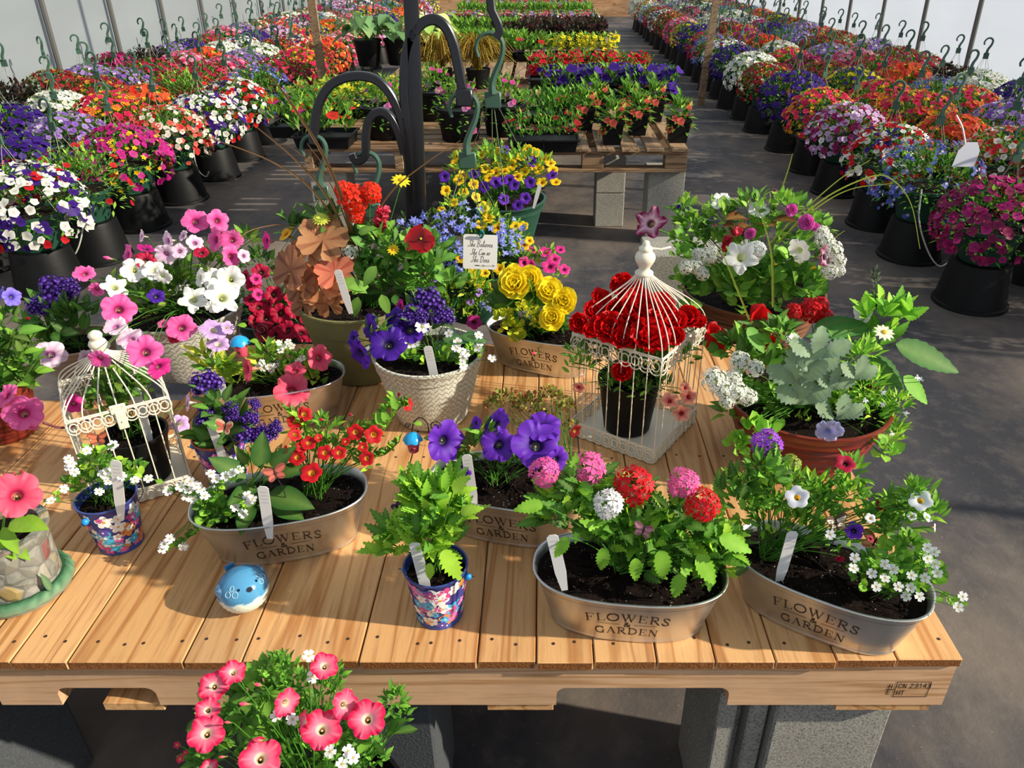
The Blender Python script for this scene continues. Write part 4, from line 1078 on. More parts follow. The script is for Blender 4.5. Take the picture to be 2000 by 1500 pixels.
pl.flw([(1798, 977, 23), (1812, 1010, 11, 'UR'), (1700, 1012, 11, 'U'), (1826, 1030, 9, 'R'), (1781, 1008, 10, 'U')], 'cal', 'whiteyel', .82, .82, 0, 1, j=.15)
pl.flw([(1668, 1036, 19)], 'cal', 'violet2', .84, .84, 0, 1, j=.1, label='violet calibrachoa'); pl.flw([(1723, 986, 14, 'UR'), (1700, 1052, 8, 'UR'), (1652, 905, 20, 'U'), (1640, 1092, 9, 'D')], 'cal', 'crimson', .86, .86, 0, 1, label='crimson calibrachoa')
pl.flw([(1496, 868, 33)], 'verb', 'a348d6', .93, .93, 0, 1, up=.4, j=.1, label='violet verbena head'); pl.flw([(1545, 905, 20)], 'verb', '9cb84c', .93, .93, 0, 1, up=.8, label='green verbena buds')
pl.done()
pl = P_('bacopa_plant', t, (.50, .82, SZ))
for x, y, r, n in ((1700, 1125, 36, 60), (1755, 1130, 40, 80), (1800, 1120, 34, 60), (1740, 1090, 30, 40), (1770, 1070, 26, 30)): pl.lump(x, y, r, .80, n, .015, .012, kind='round', cols=BRIGHT + [GM], serr=.12, bend=.3)
for x1, y1 in ((1875, 1180), (1815, 1070), (1690, 1090)):
    a = aty(1780, 1140, .80); b_ = aty(x1, y1, .78); pl.mb.tube(bez(a, (a + b_) / 2 + V3((0, 0, .015)), b_, 8), .0009, 4, GL)
    for i in range(10): q = rnd(); leaf(pl.mb, a * (1 - q) + b_ * q, V3((U(-1, 1), -.3, U(-.3, 1))), V3((0, -.3, 1)), .013, .009, 'round', jit(GL, .1))
pl.flw([(x, y, 10.5) for x, y in ((1670, 1089), (1667, 1110), (1703, 1120), (1712, 1146), (1729, 1102), (1729, 1129), (1781, 1124), (1807, 1129), (1779, 1148), (1755, 1146), (1796, 1165), (1831, 1120), (1827, 1102), (1812, 1091), (1826, 1078), (1812, 1070), (1872, 1186), (1881, 1165), (1622, 1044), (1770, 1165), (1745, 1112))], 'bac', 'f6f6f6', .78, .76, 1040, 1180, j=.3, sr=.0006)
pl.done()
butterfly(1632, 1022, .84, 24, ('e8dcc0', '5c4638'), 'cream and brown striped butterfly in the right hand tub', 20, True)
butterfly(1708, 1060, .87, 26, ('e8a878', 'c87850'), 'larger peach butterfly behind the violet flower of the right hand tub', -50, False)
ptag(1528, 1112, 1549, 1038, .845, 'white label leaning right in the corner tub')
# ---- tub C
t, M = tub((-.452, 1.035), 14, 'galvanised oval tub with scarlet calibrachoa and big dark leaves behind the blue bird')
pl = P_('calibrachoa_plant', t, (-.40, 1.05, SZ))
for x, y, r, n in ((600, 880, 34, 60), (650, 885, 36, 70), (700, 865, 34, 60), (720, 900, 22, 30), (640, 840, 26, 34), (580, 840, 20, 20)): pl.lump(x, y, r, 1.06, n, .020, .007, kind='lance', cols=BRIGHT + [GM])
for pts in (((690, 870), (740, 850), (775, 800), (797, 790)), ((700, 880), (745, 890), (780, 862)), ((600, 860), (590, 820), (560, 800)), ((700, 850), (740, 820), (770, 775))):
    w_ = crom([aty(x, y, 1.06) for x, y in pts], 8); pl.mb.tube(w_, .0011, 4, GL)
    for p in w_[2:]:
        for q in (1, -1): leaf(pl.mb, p, V3((U(-.5, .5), -.4 * q, U(.3, 1))), V3((q, -.3, .6)), .018, .008, 'lance', jit(random.choice(BRIGHT), .1))
for x, y in ((775, 800), (745, 830), (757, 825)): leaf(pl.mb, aty(x, y, 1.05), V3((-.2, -.1, 1)), V3((.3, -1, .2)), .026, .014, 'ovate', GL)
pl.flw([(594, 809, 16), (576, 823, 16), (576, 849, 14), (603, 865, 16), (580, 893, 17), (634, 884, 16), (662, 884, 15), (608, 923, 22), (694, 844, 17), (730, 849, 19), (716, 895, 16), (709, 873, 11), (797, 790, 14, 'R'), (557, 879, 11, 'L'), (590, 872, 13), (675, 862, 10), (622, 855, 9)], 'cal', 'red', 1.08, .99, 780, 930, j=.25)
pl.flw([(779, 772, 9, 'U'), (632, 820, 10, 'L'), (687, 811, 9, 'UL')], 'bud', 'crimson', 1.08, 1.05, 760, 830)
pl.done()
pl = P_('heliotrope_plant', t, (-.50, 1.02, SZ))
for x, y, dx, dy, dz, L in ((462, 985, -.9, -.3, .0, .07), (490, 985, .0, -.6, -.05, .06), (525, 965, .9, -.3, .0, .08), (480, 935, -.5, -.1, .6, .066), (520, 930, .5, .1, .6, .07), (510, 915, 0, .4, .8, .06), (545, 925, .9, 0, .3, .05), (450, 1000, -.7, -.5, -.05, .05), (535, 985, .8, -.4, -.05, .06), (500, 950, -.3, -.7, .2, .06)):
    p = aty(x, y, 1.0); leaf(pl.mb, p, V3((dx, dy, dz)), V3((0, -.5, 1)), L, L * .55, 'ovate', jit(DEEP[1], .12), .22, .22, 8, 0, True, .03); pl.stem(p)
pl.lump(500, 915, 30, 1.03, 26, .03, .014, cols=[GM, GL, hx('6a7a3c')]); pl.lump(540, 905, 20, 1.03, 16, .026, .012, cols=[GM, hx('7a6a40')])
pl.done()
pl = P_('bacopa_plant', t, (-.57, .99, SZ))
for x, y, r, n in ((408, 985, 26, 40), (425, 1005, 24, 30), (470, 995, 18, 14), (400, 1020, 18, 14)): pl.lump(x, y, r, .98, n, .014, .011, kind='round', cols=BRIGHT, serr=.12)
for pts in (((405, 1010), (375, 1045), (335, 1070)), ((400, 980), (365, 955), (330, 960)), ((420, 980), (430, 945), (470, 920))):
    w_ = crom([aty(x, y, .975) for x, y in pts], 7); pl.mb.tube(w_, .0009, 4, GL)
    for p in w_[1:]:
        for q in (1, -1): leaf(pl.mb, p, V3((U(-.8, .8), -.3, U(-.2, 1))), V3((q * .4, -.3, 1)), .012, .009, 'round', jit(random.choice(BRIGHT), .1))
pl.flw([(x, y, 10) for x, y in ((328, 959), (352, 952), (369, 958), (372, 940), (364, 970), (391, 956), (384, 948), (422, 935), (440, 930), (454, 924), (468, 918), (475, 1003), (487, 980), (493, 975), (459, 991), (358, 1068), (322, 1063), (332, 1052), (318, 1072), (412, 925), (400, 968), (376, 975), (483, 968))], 'bac', 'f6f4f4', .97, .96, 900, 1080, sr=.0006)
pl.done()
butterfly(537, 925, .985, 22, ('a85648', '7c3c34'), 'brick red butterfly over the big dark leaves of the scarlet calibrachoa tub', 35)
ptag(523, 1020, 513, 950, .955, 'white label in front of the big dark leaves of the scarlet calibrachoa tub', .0175)
# ---- tub D
t, M = tub((-.058, 1.078), -13, 'galvanised oval tub of large purple petunias between the white pot and the birdcage')
pl = P_('petunia_plant', t, (-.08, 1.09, SZ))
for x, y, r, n in ((930, 880, 30, 34), (905, 900, 24, 20), (1000, 905, 28, 26), (950, 850, 20, 14), (1040, 920, 28, 20)): pl.lump(x, y, r, 1.09, n, .026, .012, cols=[GD, GM, GL, hx('5c6a34')])
pl.flw([(870, 862, 44, 'R'), (968, 828, 34, 'UL'), (973, 868, 36), (1048, 868, 52), (1060, 832, 38, 'U'), (1088, 900, 30, 'DR'), (930, 826, 14, 'L'), (905, 925, 16, 'D')], 'pet', 'violet2', 1.12, 1.02, 800, 910, j=.25)
pl.done()
pl = P_('sedum_plant', t, (.04, 1.12, SZ))
for x, y, r, n in ((985, 785, 26, 110), (1030, 795, 30, 130), (1075, 780, 28, 120), (1105, 800, 22, 80), (960, 790, 14, 40), (1060, 825, 24, 80), (1025, 845, 14, 40), (1115, 835, 14, 30)):
    pl.lump(x, y, r, 1.16, n, .008, .006, kind='round', cols=[hx('6f7a34'), hx('93963c'), hx('6e4a2c'), hx('55602c'), hx('8c3c2c')], bend=.1)
pl.flw([(1124, 842, 15, 'DR'), (1068, 860, 6)], 'cal', 'darkred', 1.13, 1.10, 800, 860); pl.done()
ptag(923, 968, 911, 888, 1.025, 'white label in the purple petunia tub')
# ---- tub E (behind, right of centre)
t, M = tub((.0, 1.70), -22, 'galvanised oval tub of double yellow flowers behind, left of the red birdcage')
pl = P_('begonia_plant', t, (.0, 1.70, SZ))
for x, y, r, n in ((1000, 610, 22, 12), (1050, 600, 26, 14), (1085, 650, 24, 14)): pl.lump(x, y, r, 1.68, n, .05, .042, kind='heart', cols=[GM, GD, GL], serr=.08, bend=.3)
pl.lump(1000, 590, 28, 1.70, 10, .06, .05, kind='heart', cols=DEEP)
pl.flw([(1006, 558, 36), (1036, 547, 28), (1071, 572, 30), (1099, 590, 30), (1079, 622, 28), (1003, 530, 16, 'U')], 'dbl', ('fff03c', 'fdd81c'), 1.70, 1.63, 540, 620, up=.4, j=.2)
pl.done()
pl = P_('creeping_jenny_plant', t, (-.04, 1.68, SZ))
for x, y, r, n in ((985, 620, 14, 50), (1000, 640, 18, 60), (1010, 662, 14, 50), (1030, 610, 20, 50), (1055, 630, 16, 40)): pl.lump(x, y, r, 1.64, n, .015, .013, kind='round', cols=[hx('b8c428'), hx('9cb42c'), hx('d0cc34')])
pl.flw([(1046, 690, 10, 'L')], 'bud', 'coralpink', 1.6, 1.6, 0, 1); pl.done()
# ---- tub F
t, M = tub((-.585, 1.45), 15, 'galvanised oval tub of veined coral pink petunias beside the white woven pot')
pl = P_('petunia_plant', t, (-.60, 1.45, SZ))
for x, y, r, n in ((430, 725, 26, 40), (465, 745, 28, 46), (500, 765, 22, 30), (440, 770, 20, 24), (560, 745, 26, 30), (600, 735, 22, 24), (620, 755, 20, 18), (520, 700, 24, 24), (400, 700, 18, 20)): pl.lump(x, y, r, 1.47, n, .038, .015, kind='lance', cols=[hx('7fae30'), hx('a4c440'), hx('c0cc50'), GM])
pl.flw([(570, 762, 35), (482, 721, 27, 'L'), (624, 699, 27, 'R'), (576, 724, 22, 'U')], 'pet', 'coralpink', 1.46, 1.38, 690, 770, j=.1); pl.done()
pl = P_('bacopa_plant', t, (-.55, 1.48, SZ))
for x, y, r in ((515, 705, 22), (550, 695, 22), (590, 700, 18)): pl.lump(x, y, r, 1.50, 30, .016, .012, kind='round', cols=BRIGHT)
pl.flw([(x, y, 7.5) for x, y in ((505, 716), (515, 720), (525, 716), (512, 708), (538, 714), (555, 678), (548, 684), (570, 676), (583, 706), (590, 700), (530, 722), (563, 668), (545, 670))], 'bac', 'f6f4f0', 1.48, 1.46, 660, 720, sr=.0006); pl.done()
ptag(445, 795, 428, 735, 1.40, 'white label leaning left in the coral petunia tub')

# ---- small pails
t = pail((-.164, .868), 'small floral print pail of leafy green verbena in bud at the table front', (1, -.15), 5)
pl = P_('verbena_plant', t, (-.165, .875, TH + .09))
for x, y, r, n in ((835, 1040, 46, 60), (870, 1010, 42, 55), (830, 985, 40, 50), (880, 960, 24, 20), (790, 1060, 26, 20), (860, 1065, 36, 40), (815, 960, 26, 24), (775, 1045, 24, 26), (760, 1070, 16, 14), (895, 1010, 22, 24)):
    pl.lump(x, y, r, .87, n, .036, .018, cols=BRIGHT + [hx('8cbf34')], serr=.38, bend=.3, up=.9)
for x, y, dx, dz, L in ((865, 1075, .5, -.9, .058), (900, 1000, .9, .5, .036), (840, 1100, -.1, -1, .03), (885, 960, .6, 1, .04)):
    p = aty(x, y, .82); leaf(pl.mb, p, V3((dx, -.3, dz)), V3((0, -.6, .8)), L, L * .55, 'ovate', jit(BRIGHT[2], .1), .2, .15, 9, .34); pl.stem(p)
pl.flw([(812, 962, 14), (862, 972, 15)], 'verb', 'b8c868', .88, .87, 0, 1, up=.8, label='green unopened buds'); pl.done()
butterfly(775, 990, .90, 15, ('6c4c74', '4a3a5c'), 'dusky purple butterfly left of the green verbena pail', 60)
ptag(829, 1138, 809, 1060, .832, 'white label in the green verbena pail')
t = pail((-.752, 1.035), 'small floral print pail of white bacopa in front of the left birdcage', (-.35, -1), 9)
pl = P_('bacopa_plant', t, (-.755, 1.035, TH + .09))
for x, y, r, n in ((190, 920, 34, 60), (160, 940, 26, 40), (225, 925, 28, 40), (260, 925, 20, 24), (180, 895, 22, 24), (255, 935, 16, 14)): pl.lump(x, y, r, 1.03, n, .015, .011, kind='round', cols=BRIGHT, serr=.1)
for x1, y1 in ((100, 978), (305, 938), (250, 895), (215, 870)):
    a = aty(195, 940, 1.03); b_ = aty(x1, y1, 1.0); w_ = bez(a, (a + b_) / 2 + V3((0, 0, .02)), b_, 9); pl.mb.tube(w_, .0009, 4, GL)
    for p in w_[3:]: leaf(pl.mb, p, V3((U(-.8, .8), -.3, U(-.2, 1))), V3((0, -.3, 1)), .013, .009, 'round', jit(random.choice(BRIGHT), .1))
pl.flw([(x, y, 9.5) for x, y in ((100, 978), (146, 922), (135, 912), (134, 897), (140, 906), (194, 960), (205, 930), (212, 940), (200, 925), (222, 868), (218, 872), (170, 880), (264, 937), (238, 930), (125, 955), (290, 935), (210, 920))], 'bac', 'f6f4f4', 1.02, .98, 860, 980, sr=.0006); pl.done()
butterfly(192, 857, 1.06, 18, ('d06848', '8c4a34'), 'orange butterfly above the white bacopa pail', 10)
ptag(234, 983, 226, 899, .995, 'tall white label in the white bacopa pail', .0175)
t = pail((-.628, 1.222), 'small floral print pail of deep violet heliotrope behind the scarlet calibrachoa tub', (1, .2), 14, rimc='c85a48')
pl = P_('heliotrope_plant', t, (-.628, 1.225, TH + .09))
for x, y, r, n in ((400, 860, 26, 10), (450, 830, 30, 16), (420, 800, 26, 12), (480, 850, 24, 10), (440, 870, 26, 8)): pl.lump(x, y, r, 1.21, n, .05, .024, cols=DEEP + [GM], bend=.3, wav=.03, K=6)
pl.flw([(403, 750, 34), (398, 811, 24), (450, 799, 18), (496, 790, 15), (489, 818, 20), (485, 851, 27), (520, 846, 24), (540, 834, 18), (455, 815, 15)], 'helio', 'x', 1.23, 1.17, 740, 860, up=.8, j=.2); pl.done()
butterfly(440, 835, 1.15, 20, ('e06a50', 'f0c0a0'), 'coral red butterfly on the heliotrope pail', -20)
ptag(437, 898, 411, 828, 1.175, 'white label leaning left in the heliotrope pail', .0165)
birdpick(468, 668, 1.38, (560, 760), 1.44, 'little pink birdhouse with a blue petal roof, on a wire in the coral petunia tub')
birdpick(806, 857, 1.06, (850, 880), 1.11, 'little pink birdhouse with a blue petal roof, hanging left of the purple petunia tub')

# ---- blue ceramic bird
o = thing('ceramic_bird', 'round pale blue ceramic bird with a white scalloped belly on the bare boards', 'ornament', V3((-.477, .884, TH)))
c = V3((-.477, .884, TH + .0365)); mb = MB(); rows = 40; n = 64; vs = []; cs = []; fd = V3((.70, -.71, 0)).normalized()
blue, blue2, wht, lt = hx('4c8fb8'), hx('2f6f9c'), hx('dfe6d8'), hx('b8d8e8')
for i in range(rows + 1):
    ph = -pi / 2 + pi * i / rows
    for j in range(n):
        th = 2 * pi * j / n; d = V3((cos(ph) * cos(th), cos(ph) * sin(th), sin(ph))); fdot = d.dot((fd * .9 + V3((0, 0, .1))))
        r = .0395; z = d.z * (.0365 / .0395)
        az = atan2(d.x * fd.y - d.y * fd.x, d.x * fd.x + d.y * fd.y)
        edge = .10 - .12 * abs(sin(az * 4.5 + .4))
        k = 1.0
        if d.z < edge:
            k = 1 + .022 * (sin(th * 20) * sin(ph * 22)); cc = wht
        else:
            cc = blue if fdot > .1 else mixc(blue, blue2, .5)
            if d.z < edge + .045: cc = lt
        vs.append(c + V3((d.x * r * k, d.y * r * k, z * r * k))); cs.append(cc)
mb.add(vs, [(i * n + j, i * n + (j + 1) % n, (i + 1) * n + (j + 1) % n, (i + 1) * n + j) for i in range(rows) for j in range(n)], cs); mb.build('bird_body', M_CERAM, o, True, 180)
def onb(az, el, off=0):
    a = atan2(fd.y, fd.x) + az; d = V3((cos(el) * cos(a), cos(el) * sin(a), sin(el))); return c + V3((d.x * (.0395 + off), d.y * (.0395 + off), d.z * (.0365 + off))), d
mb = MB(); p, d = onb(-.0, .62); mb.loft([[p + d * z * .009 + Matrix.Rotation(2 * pi * j / 10, 3, d) @ (d.orthogonal().normalized() * r) for j in range(10)] for r, z in ((.0046, -.2), (.004, .3), (.002, .8), (.0004, 1.1))], hx('4a3038')); mb.build('beak', M_CERAM, o)
for s in (-.52, .52):
    mb = MB(); p, d = onb(s, .74, -.0004); mb.ball(p, .0022, hx('0c0c10'), n=8)
    mb.build('eye', M_CERAM, o)
    mb = MB()
    for (da, de, rr) in ((s * 1.35, .56, .0046), (s * 1.7, .80, .004), (s * 2.0, .55, .0045)):
        pts = []
        for j in range(14): a = 2 * pi * j / 14; pts.append(onb(da + cos(a) * rr / .036, de + sin(a) * rr / .036, .0003)[0])
        mb.tube(pts, .0005, 4, lt, closed=True)
    mb.build('painted_swirls', M_CERAM, o)
for s in (-1, 1):
    mb = MB(); vs = []; m = 16
    for k in range(6):
        for j in range(m):
            a = 2 * pi * j / m; q = k / 5; vs.append(onb(s * (1.75 + .42 * cos(a) * (1 - q)), .42 + .26 * sin(a) * (1 - q), .0005 + .0035 * sin(q * pi / 2))[0])
    mb.add(vs, [(k * m + j, k * m + (j + 1) % m, (k + 1) * m + (j + 1) % m, (k + 1) * m + j) for k in range(5) for j in range(m)], [mixc(blue2, lt, .45 if (i % m) % 3 == 0 else 0.1) for i in range(len(vs))])
    mb.build('wing', M_CERAM, o)
mb = MB(); mb.loft([[onb(pi + u * .2, .45 + q * .12, .001 + .009 * q * (1 if w_ else .72))[0] for u, w_ in ((-1, 0), (1, 0), (1, 1), (-1, 1))] for q in (0, .5, 1)], blue2); mb.build('tail', M_CERAM, o, False)

# ---- stone mosaic pot (front left)
m_, nt, b, out = newmat('stone_mosaic_relief')
vo = tex(nt, 34, 'Voronoi', coords='Object'); vo.feature = 'F1'; v2 = tex(nt, 34, 'Voronoi', coords='Object'); v2.feature = 'DISTANCE_TO_EDGE'; nz_ = tex(nt, 60)
sx = N(nt, 'ShaderNodeSeparateColor'); nt.links.new(vo.outputs['Color'], sx.inputs[0])
cc = ramp(nt, sx.outputs[0], [(0, hx('6c6e66')), (.3, hx('827f72')), (.45, hx('7c403c')), (.55, hx('8c8c80')), (.7, hx('94804a')), (.85, hx('83827a')), (1, hx('9c9688'))])
cc = mixn(nt, hx('6c6c66'), cc, ramp(nt, v2.outputs['Distance'], [(.02, 0.), (.09, 1.)])); cc = mixn(nt, cc, hx('a8a498'), ramp(nt, nz_.outputs[0], [(.5, 0.), (.8, .5)]))
nt.links.new(cc, b.inputs['Base Color']); b.inputs['Roughness'].default_value = .8; bump(nt, b, v2.outputs['Distance'], 1., .012)
t = thing('stone_look_planter', 'mosaic stone look pot with green leaf base and one coral petunia at the left front', 'planter', V3((-.862, .925, TH)))
rimpot(t, (-.862, .925), .060, .064, TH + .012, .112, m_, 0, .006, .008, 'pot', foot=0, soil_dz=.016, belly=.1)
mb = MB(); n = 48; vs = []; rows = [(.064, 0), (.074, .003), (.077, .010), (.073, .019), (.066, .023), (.060, .022)]
for r, z in rows:
    for j in range(n): th = 2 * pi * j / n; q = 1 + .02 * sin(th * 22) * (z > .005); vs.append(V3((-.862 + r * q * cos(th), .925 + r * q * sin(th), TH + z)))
cs = [hx('8c8c80')] * n + [hx('96968a')] * n + [hx('6f8264')] * n + [mixc(hx('3c6a4a'), hx('6a9470'), .5 * (1 + sin(j * 2.9))) for j in range(n)] + [hx('2f5a3c')] * 2 * n
mb.add(vs, [(i * n + j, i * n + (j + 1) % n, (i + 1) * n + (j + 1) % n, (i + 1) * n + j) for i in range(5) for j in range(n)], cs)
for k in range(16):
    a = -pi / 2 + U(-1.3, 1.2); p = V3((-.862 + .070 * cos(a), .925 + .075 * sin(a), TH + .016)); leaf(mb, p, V3((cos(a) * .1 + U(-.5, .5), -.1, 1)), V3((cos(a), sin(a), .2)), U(.03, .045), .012, 'lance', hx('4c6e52'), .1, .3)
mb.build('leafy_base_ring', M_MATTE, t)
pl = P_('petunia_plant', t, (-.86, .93, TH + .11))
for x, y, dx, dz, L in ((20, 1020, .8, .2, .06), (40, 1015, .9, .1, .055), (5, 1030, .4, -.3, .05), (0, 1000, -.5, .5, .05), (-20, 1040, .6, -.3, .06), (10, 1050, .8, -.6, .05)):
    p = aty(x, y, .90); leaf(pl.mb, p, V3((dx, -.4, dz)), V3((0, -.5, 1)), L, L * .45, 'ovate', jit(hx('7cae34'), .1), .2, .2, 6)
pl.flw([(30, 966, 47)], 'pet', 'rose2', .87, .87, 0, 1, j=.05) if 'rose2' in PC else pl.flw([(30, 966, 47)], 'pet', 'coralpink', .87, .87, 0, 1, j=.05)
pl.flw([(42, 922, 9, 'UR'), (10, 928, 8, 'U'), (28, 926, 7, 'U')], 'bud', 'coralpink', .92, .92, 0, 1); pl.done()

# ---- white woven pot
def hangpot(name, label, c, rb, rr, z0, h, mat, **kw):
    t = thing('potted_planter' if name is None else name, label, 'planter', V3((c[0], c[1], z0))); return t
t = thing('woven_pattern_planter', 'white herringbone relief pot with purple petunias and heliotrope in the middle of the table', 'planter', V3((-.25, 1.465, TH)))
o_ = rimpot(t, (-.25, 1.465), .078, .118, TH, .165, M_WEAVE, .032, .003, soil_dz=.018, belly=.06)
pl = P_('petunia_plant', t, (-.29, 1.45, TH + .145))
for x, y, r, n in ((760, 690, 24, 16), (740, 655, 26, 14), (800, 690, 18, 12)): pl.lump(x, y, r, 1.44, n, .03, .015, cols=[GM, GD, GL])
pl.flw([(758, 672, 38), (702, 690, 34, 'DL'), (723, 640, 30, 'L'), (800, 640, 38, 'U'), (770, 620, 24, 'UL'), (690, 660, 16, 'L')], 'pet', 'violet', 1.48, 1.36, 600, 700, j=.2)
pl.flw([(781, 598, 15, 'L')], 'pet', 'magenta', 1.48, 1.48, 0, 1); pl.done()
pl = P_('heliotrope_plant', t, (-.24, 1.48, TH + .145))
pl.lump(830, 630, 34, 1.48, 18, .045, .02, cols=DEEP); 
for x, y, dx, dz in ((865, 660, 1, .1), (850, 668, .7, -.3), (900, 655, .9, .05)): leaf(pl.mb, aty(x, y, 1.42), V3((dx, -.4, dz)), V3((0, -.5, 1)), .06, .028, 'ovate', hx('3c6c4c'), .15, .15, 8, .0, True, .03)
pl.flw([(835, 592, 36), (866, 620, 25), (797, 614, 25), (820, 618, 22)], 'helio', 'x', 1.49, 1.44, 590, 620, up=.6, j=.15); pl.done()
pl = P_('bacopa_plant', t, (-.18, 1.44, TH + .145))
for x, y, r, n in ((870, 700, 24, 40), (900, 705, 22, 36), (925, 690, 16, 20), (840, 705, 16, 18), (800, 700, 12, 12)): pl.lump(x, y, r, 1.41, n, .016, .013, kind='round', cols=BRIGHT, serr=.1)
pl.flw([(x, y, 9.5) for x, y in ((791, 665), (803, 675), (812, 672), (901, 686), (905, 700), (890, 680), (933, 679), (877, 651), (894, 668), (905, 714), (935, 655), (961, 700), (910, 690), (938, 668))] + [(825, 638, 15)], 'bac', 'f6f6f6', 1.42, 1.37, 640, 720, sr=.0006); pl.done()
ptag(848, 735, 835, 676, 1.375, 'white label at the front of the white herringbone pot', .018)

# ---- olive pot
t = thing('olive_planter', 'large olive green pot of mixed flowers with copper leaves beneath the iron hook', 'planter', V3((-.446, 1.685, TH)))
rimpot(t, (-.446, 1.685), .098, .140, TH, .195, M_OLIVE, .055, .004, soil_dz=.02, belly=.05)
pl = P_('heuchera_plant', t, (-.52, 1.65, TH + .17), 'copper leaved plant')
hc = [(hx('b08668'), hx('7c4436')), (hx('a07460'), hx('643630')), (hx('c08a68'), hx('a05444')), (hx('bc7464'), hx('983c3c'))]
for x, y, r, k, nx, nz in ((628, 452, 44, 0, .1, .7), (565, 512, 40, 1, -.5, .4), (620, 540, 40, 2, .0, .5), (652, 520, 34, 3, .1, .6), (655, 560, 26, 2, .1, .3), (585, 545, 34, 1, -.3, .3), (600, 480, 36, 0, -.3, .8), (665, 490, 26, 1, .3, .8), (590, 585, 30, 1, -.4, 0), (640, 585, 26, 2, 0, 0)):
    Yq = 1.60 if y > 500 else 1.64; p = aty(x, y, Yq); R = pxm(p, r); n_ = V3((nx, -.75, nz)); a, b_ = hc[k]
    lobed(pl.mb, p - V3((0, 0, R * .4)), n_, V3((U(-.4, .4), -.1, 1)), R * 1.25, jit(a, .1), b_, 5, .12, .30, .04); pl.stem(p - V3((0, 0, R * .4)), hx('7c4a34'))
pl.done()
pl = P_('mixed_greenery', t, (-.42, 1.68, TH + .17))
for x, y, r, n in ((745, 490, 42, 60), (790, 520, 42, 60), (730, 545, 36, 44), (840, 500, 36, 40), (700, 530, 24, 20), (820, 555, 32, 30), (770, 565, 30, 26), (850, 530, 28, 26), (880, 560, 20, 16)): pl.lump(x, y, r, 1.66, n, .042, .02, kind='spat', cols=[hx('3f7c34'), hx('5c9a3c'), hx('2e6a30'), hx('74ac48')], bend=.3)
for x, y, dx, dz, L in ((700, 580, -.3, -.9, .05), (745, 575, .3, -.9, .05), (670, 545, .9, -.4, .06), (720, 560, -.8, .2, .05), (735, 520, -.5, -.6, .055), (700, 455, 1, .5, .04)):
    leaf(pl.mb, aty(x, y, 1.58), V3((dx, -.3, dz)), V3((0, -.7, .6)), L, L * .5, 'ovate', jit(hx('6ca048'), .12), .2, .15, 6)
for x, y, r, n in ((575, 450, 24, 16), (640, 430, 26, 16), (700, 470, 24, 16)): pl.lump(x, y, r, 1.70, n, .04, .02, cols=DEEP + [GM])
pl.flw([(822, 467, 29)], 'pansy', 'x', 1.60, 1.6, 0, 1, j=.05, label='dark red pansy'); pl.flw([(802, 470, 22, 'L')], 'cal', 'coral', 1.62, 1.62, 0, 1)
pl.flw([(690, 388, 30), (724, 376, 22), (698, 422, 17), (672, 372, 20)], 'ger', 'ee3414', 1.70, 1.66, 0, 500, up=.3, j=.15, label='orange red geranium head', sag=0)
pl.flw([(745, 425, 26, 'B'), (740, 452, 20, 'B')], 'snap', 'x', 1.68, 1.66, 0, 500, label='rose red snapdragon')
pl.flw([(627, 427, 19)], 'zin', ('d4e05c', 'b8c83c'), 1.66, 1.66, 0, 1, up=1.2, j=.05, label='lime yellow zinnia'); pl.flw([(768, 487, 13)], 'daisy', ('f8d820', 'e09010'), 1.6, 1.6, 0, 1, j=.05); pl.flw([(783, 352, 20, 'U')], 'daisy', ('f0dc28', 'c8a018'), 1.7, 1.7, 0, 1, sag=.0)
pl.flw([(558, 456, 19, 'UL'), (590, 476, 17, 'L')], 'cal', 'gold', 1.68, 1.66, 0, 1); pl.flw([(664, 450, 16, 'U'), (610, 445, 12)], 'cal', 'orange', 1.69, 1.69, 0, 1)
pl.flw([(682, 492, 17, 'U'), (672, 512, 12)], 'alys', 'x', 1.64, 1.64, 0, 1); pl.done()
pl = P_('spike_grass', t, (-.42, 1.69, TH + .17), 'bronze spiky blades')
for pts, w_ in ((((695, 500), (672, 400), (630, 300), (560, 190), (527, 150)), .011), (((690, 490), (640, 385), (575, 310), (500, 247)), .008), (((685, 480), (612, 373), (530, 315), (402, 266)), .007), (((690, 480), (670, 380), (600, 280)), .006), (((700, 480), (760, 380), (830, 320), (900, 274)), .005), (((690, 470), (640, 350), (560, 280)), .004), (((560, 440), (530, 440), (480, 455), (460, 490)), .003)):
    w = crom([aty(x, y, 1.70 - .05 * i) for i, (x, y) in enumerate(pts)], 7); k = len(w); vs = []
    for i, p in enumerate(w):
        q = i / (k - 1); d = (w[min(k - 1, i + 1)] - w[max(0, i - 1)]).normalized(); s = d.cross(V3((0, 1, 0))).normalized(); ww = w_ * .5 * (1 - q * .75)
        vs += [p - s * ww, p + V3((0, ww * .6, 0)), p + s * ww]
    pl.mb.add(vs, [(3 * i + j, 3 * i + j + 1, 3 * i + j + 4, 3 * i + j + 3) for i in range(k - 1) for j in (0, 1)], hx('7c6048'))
pl.done()
ptag(677, 585, 659, 527, 1.555, 'white label leaning on the copper leaves of the olive pot', .017)

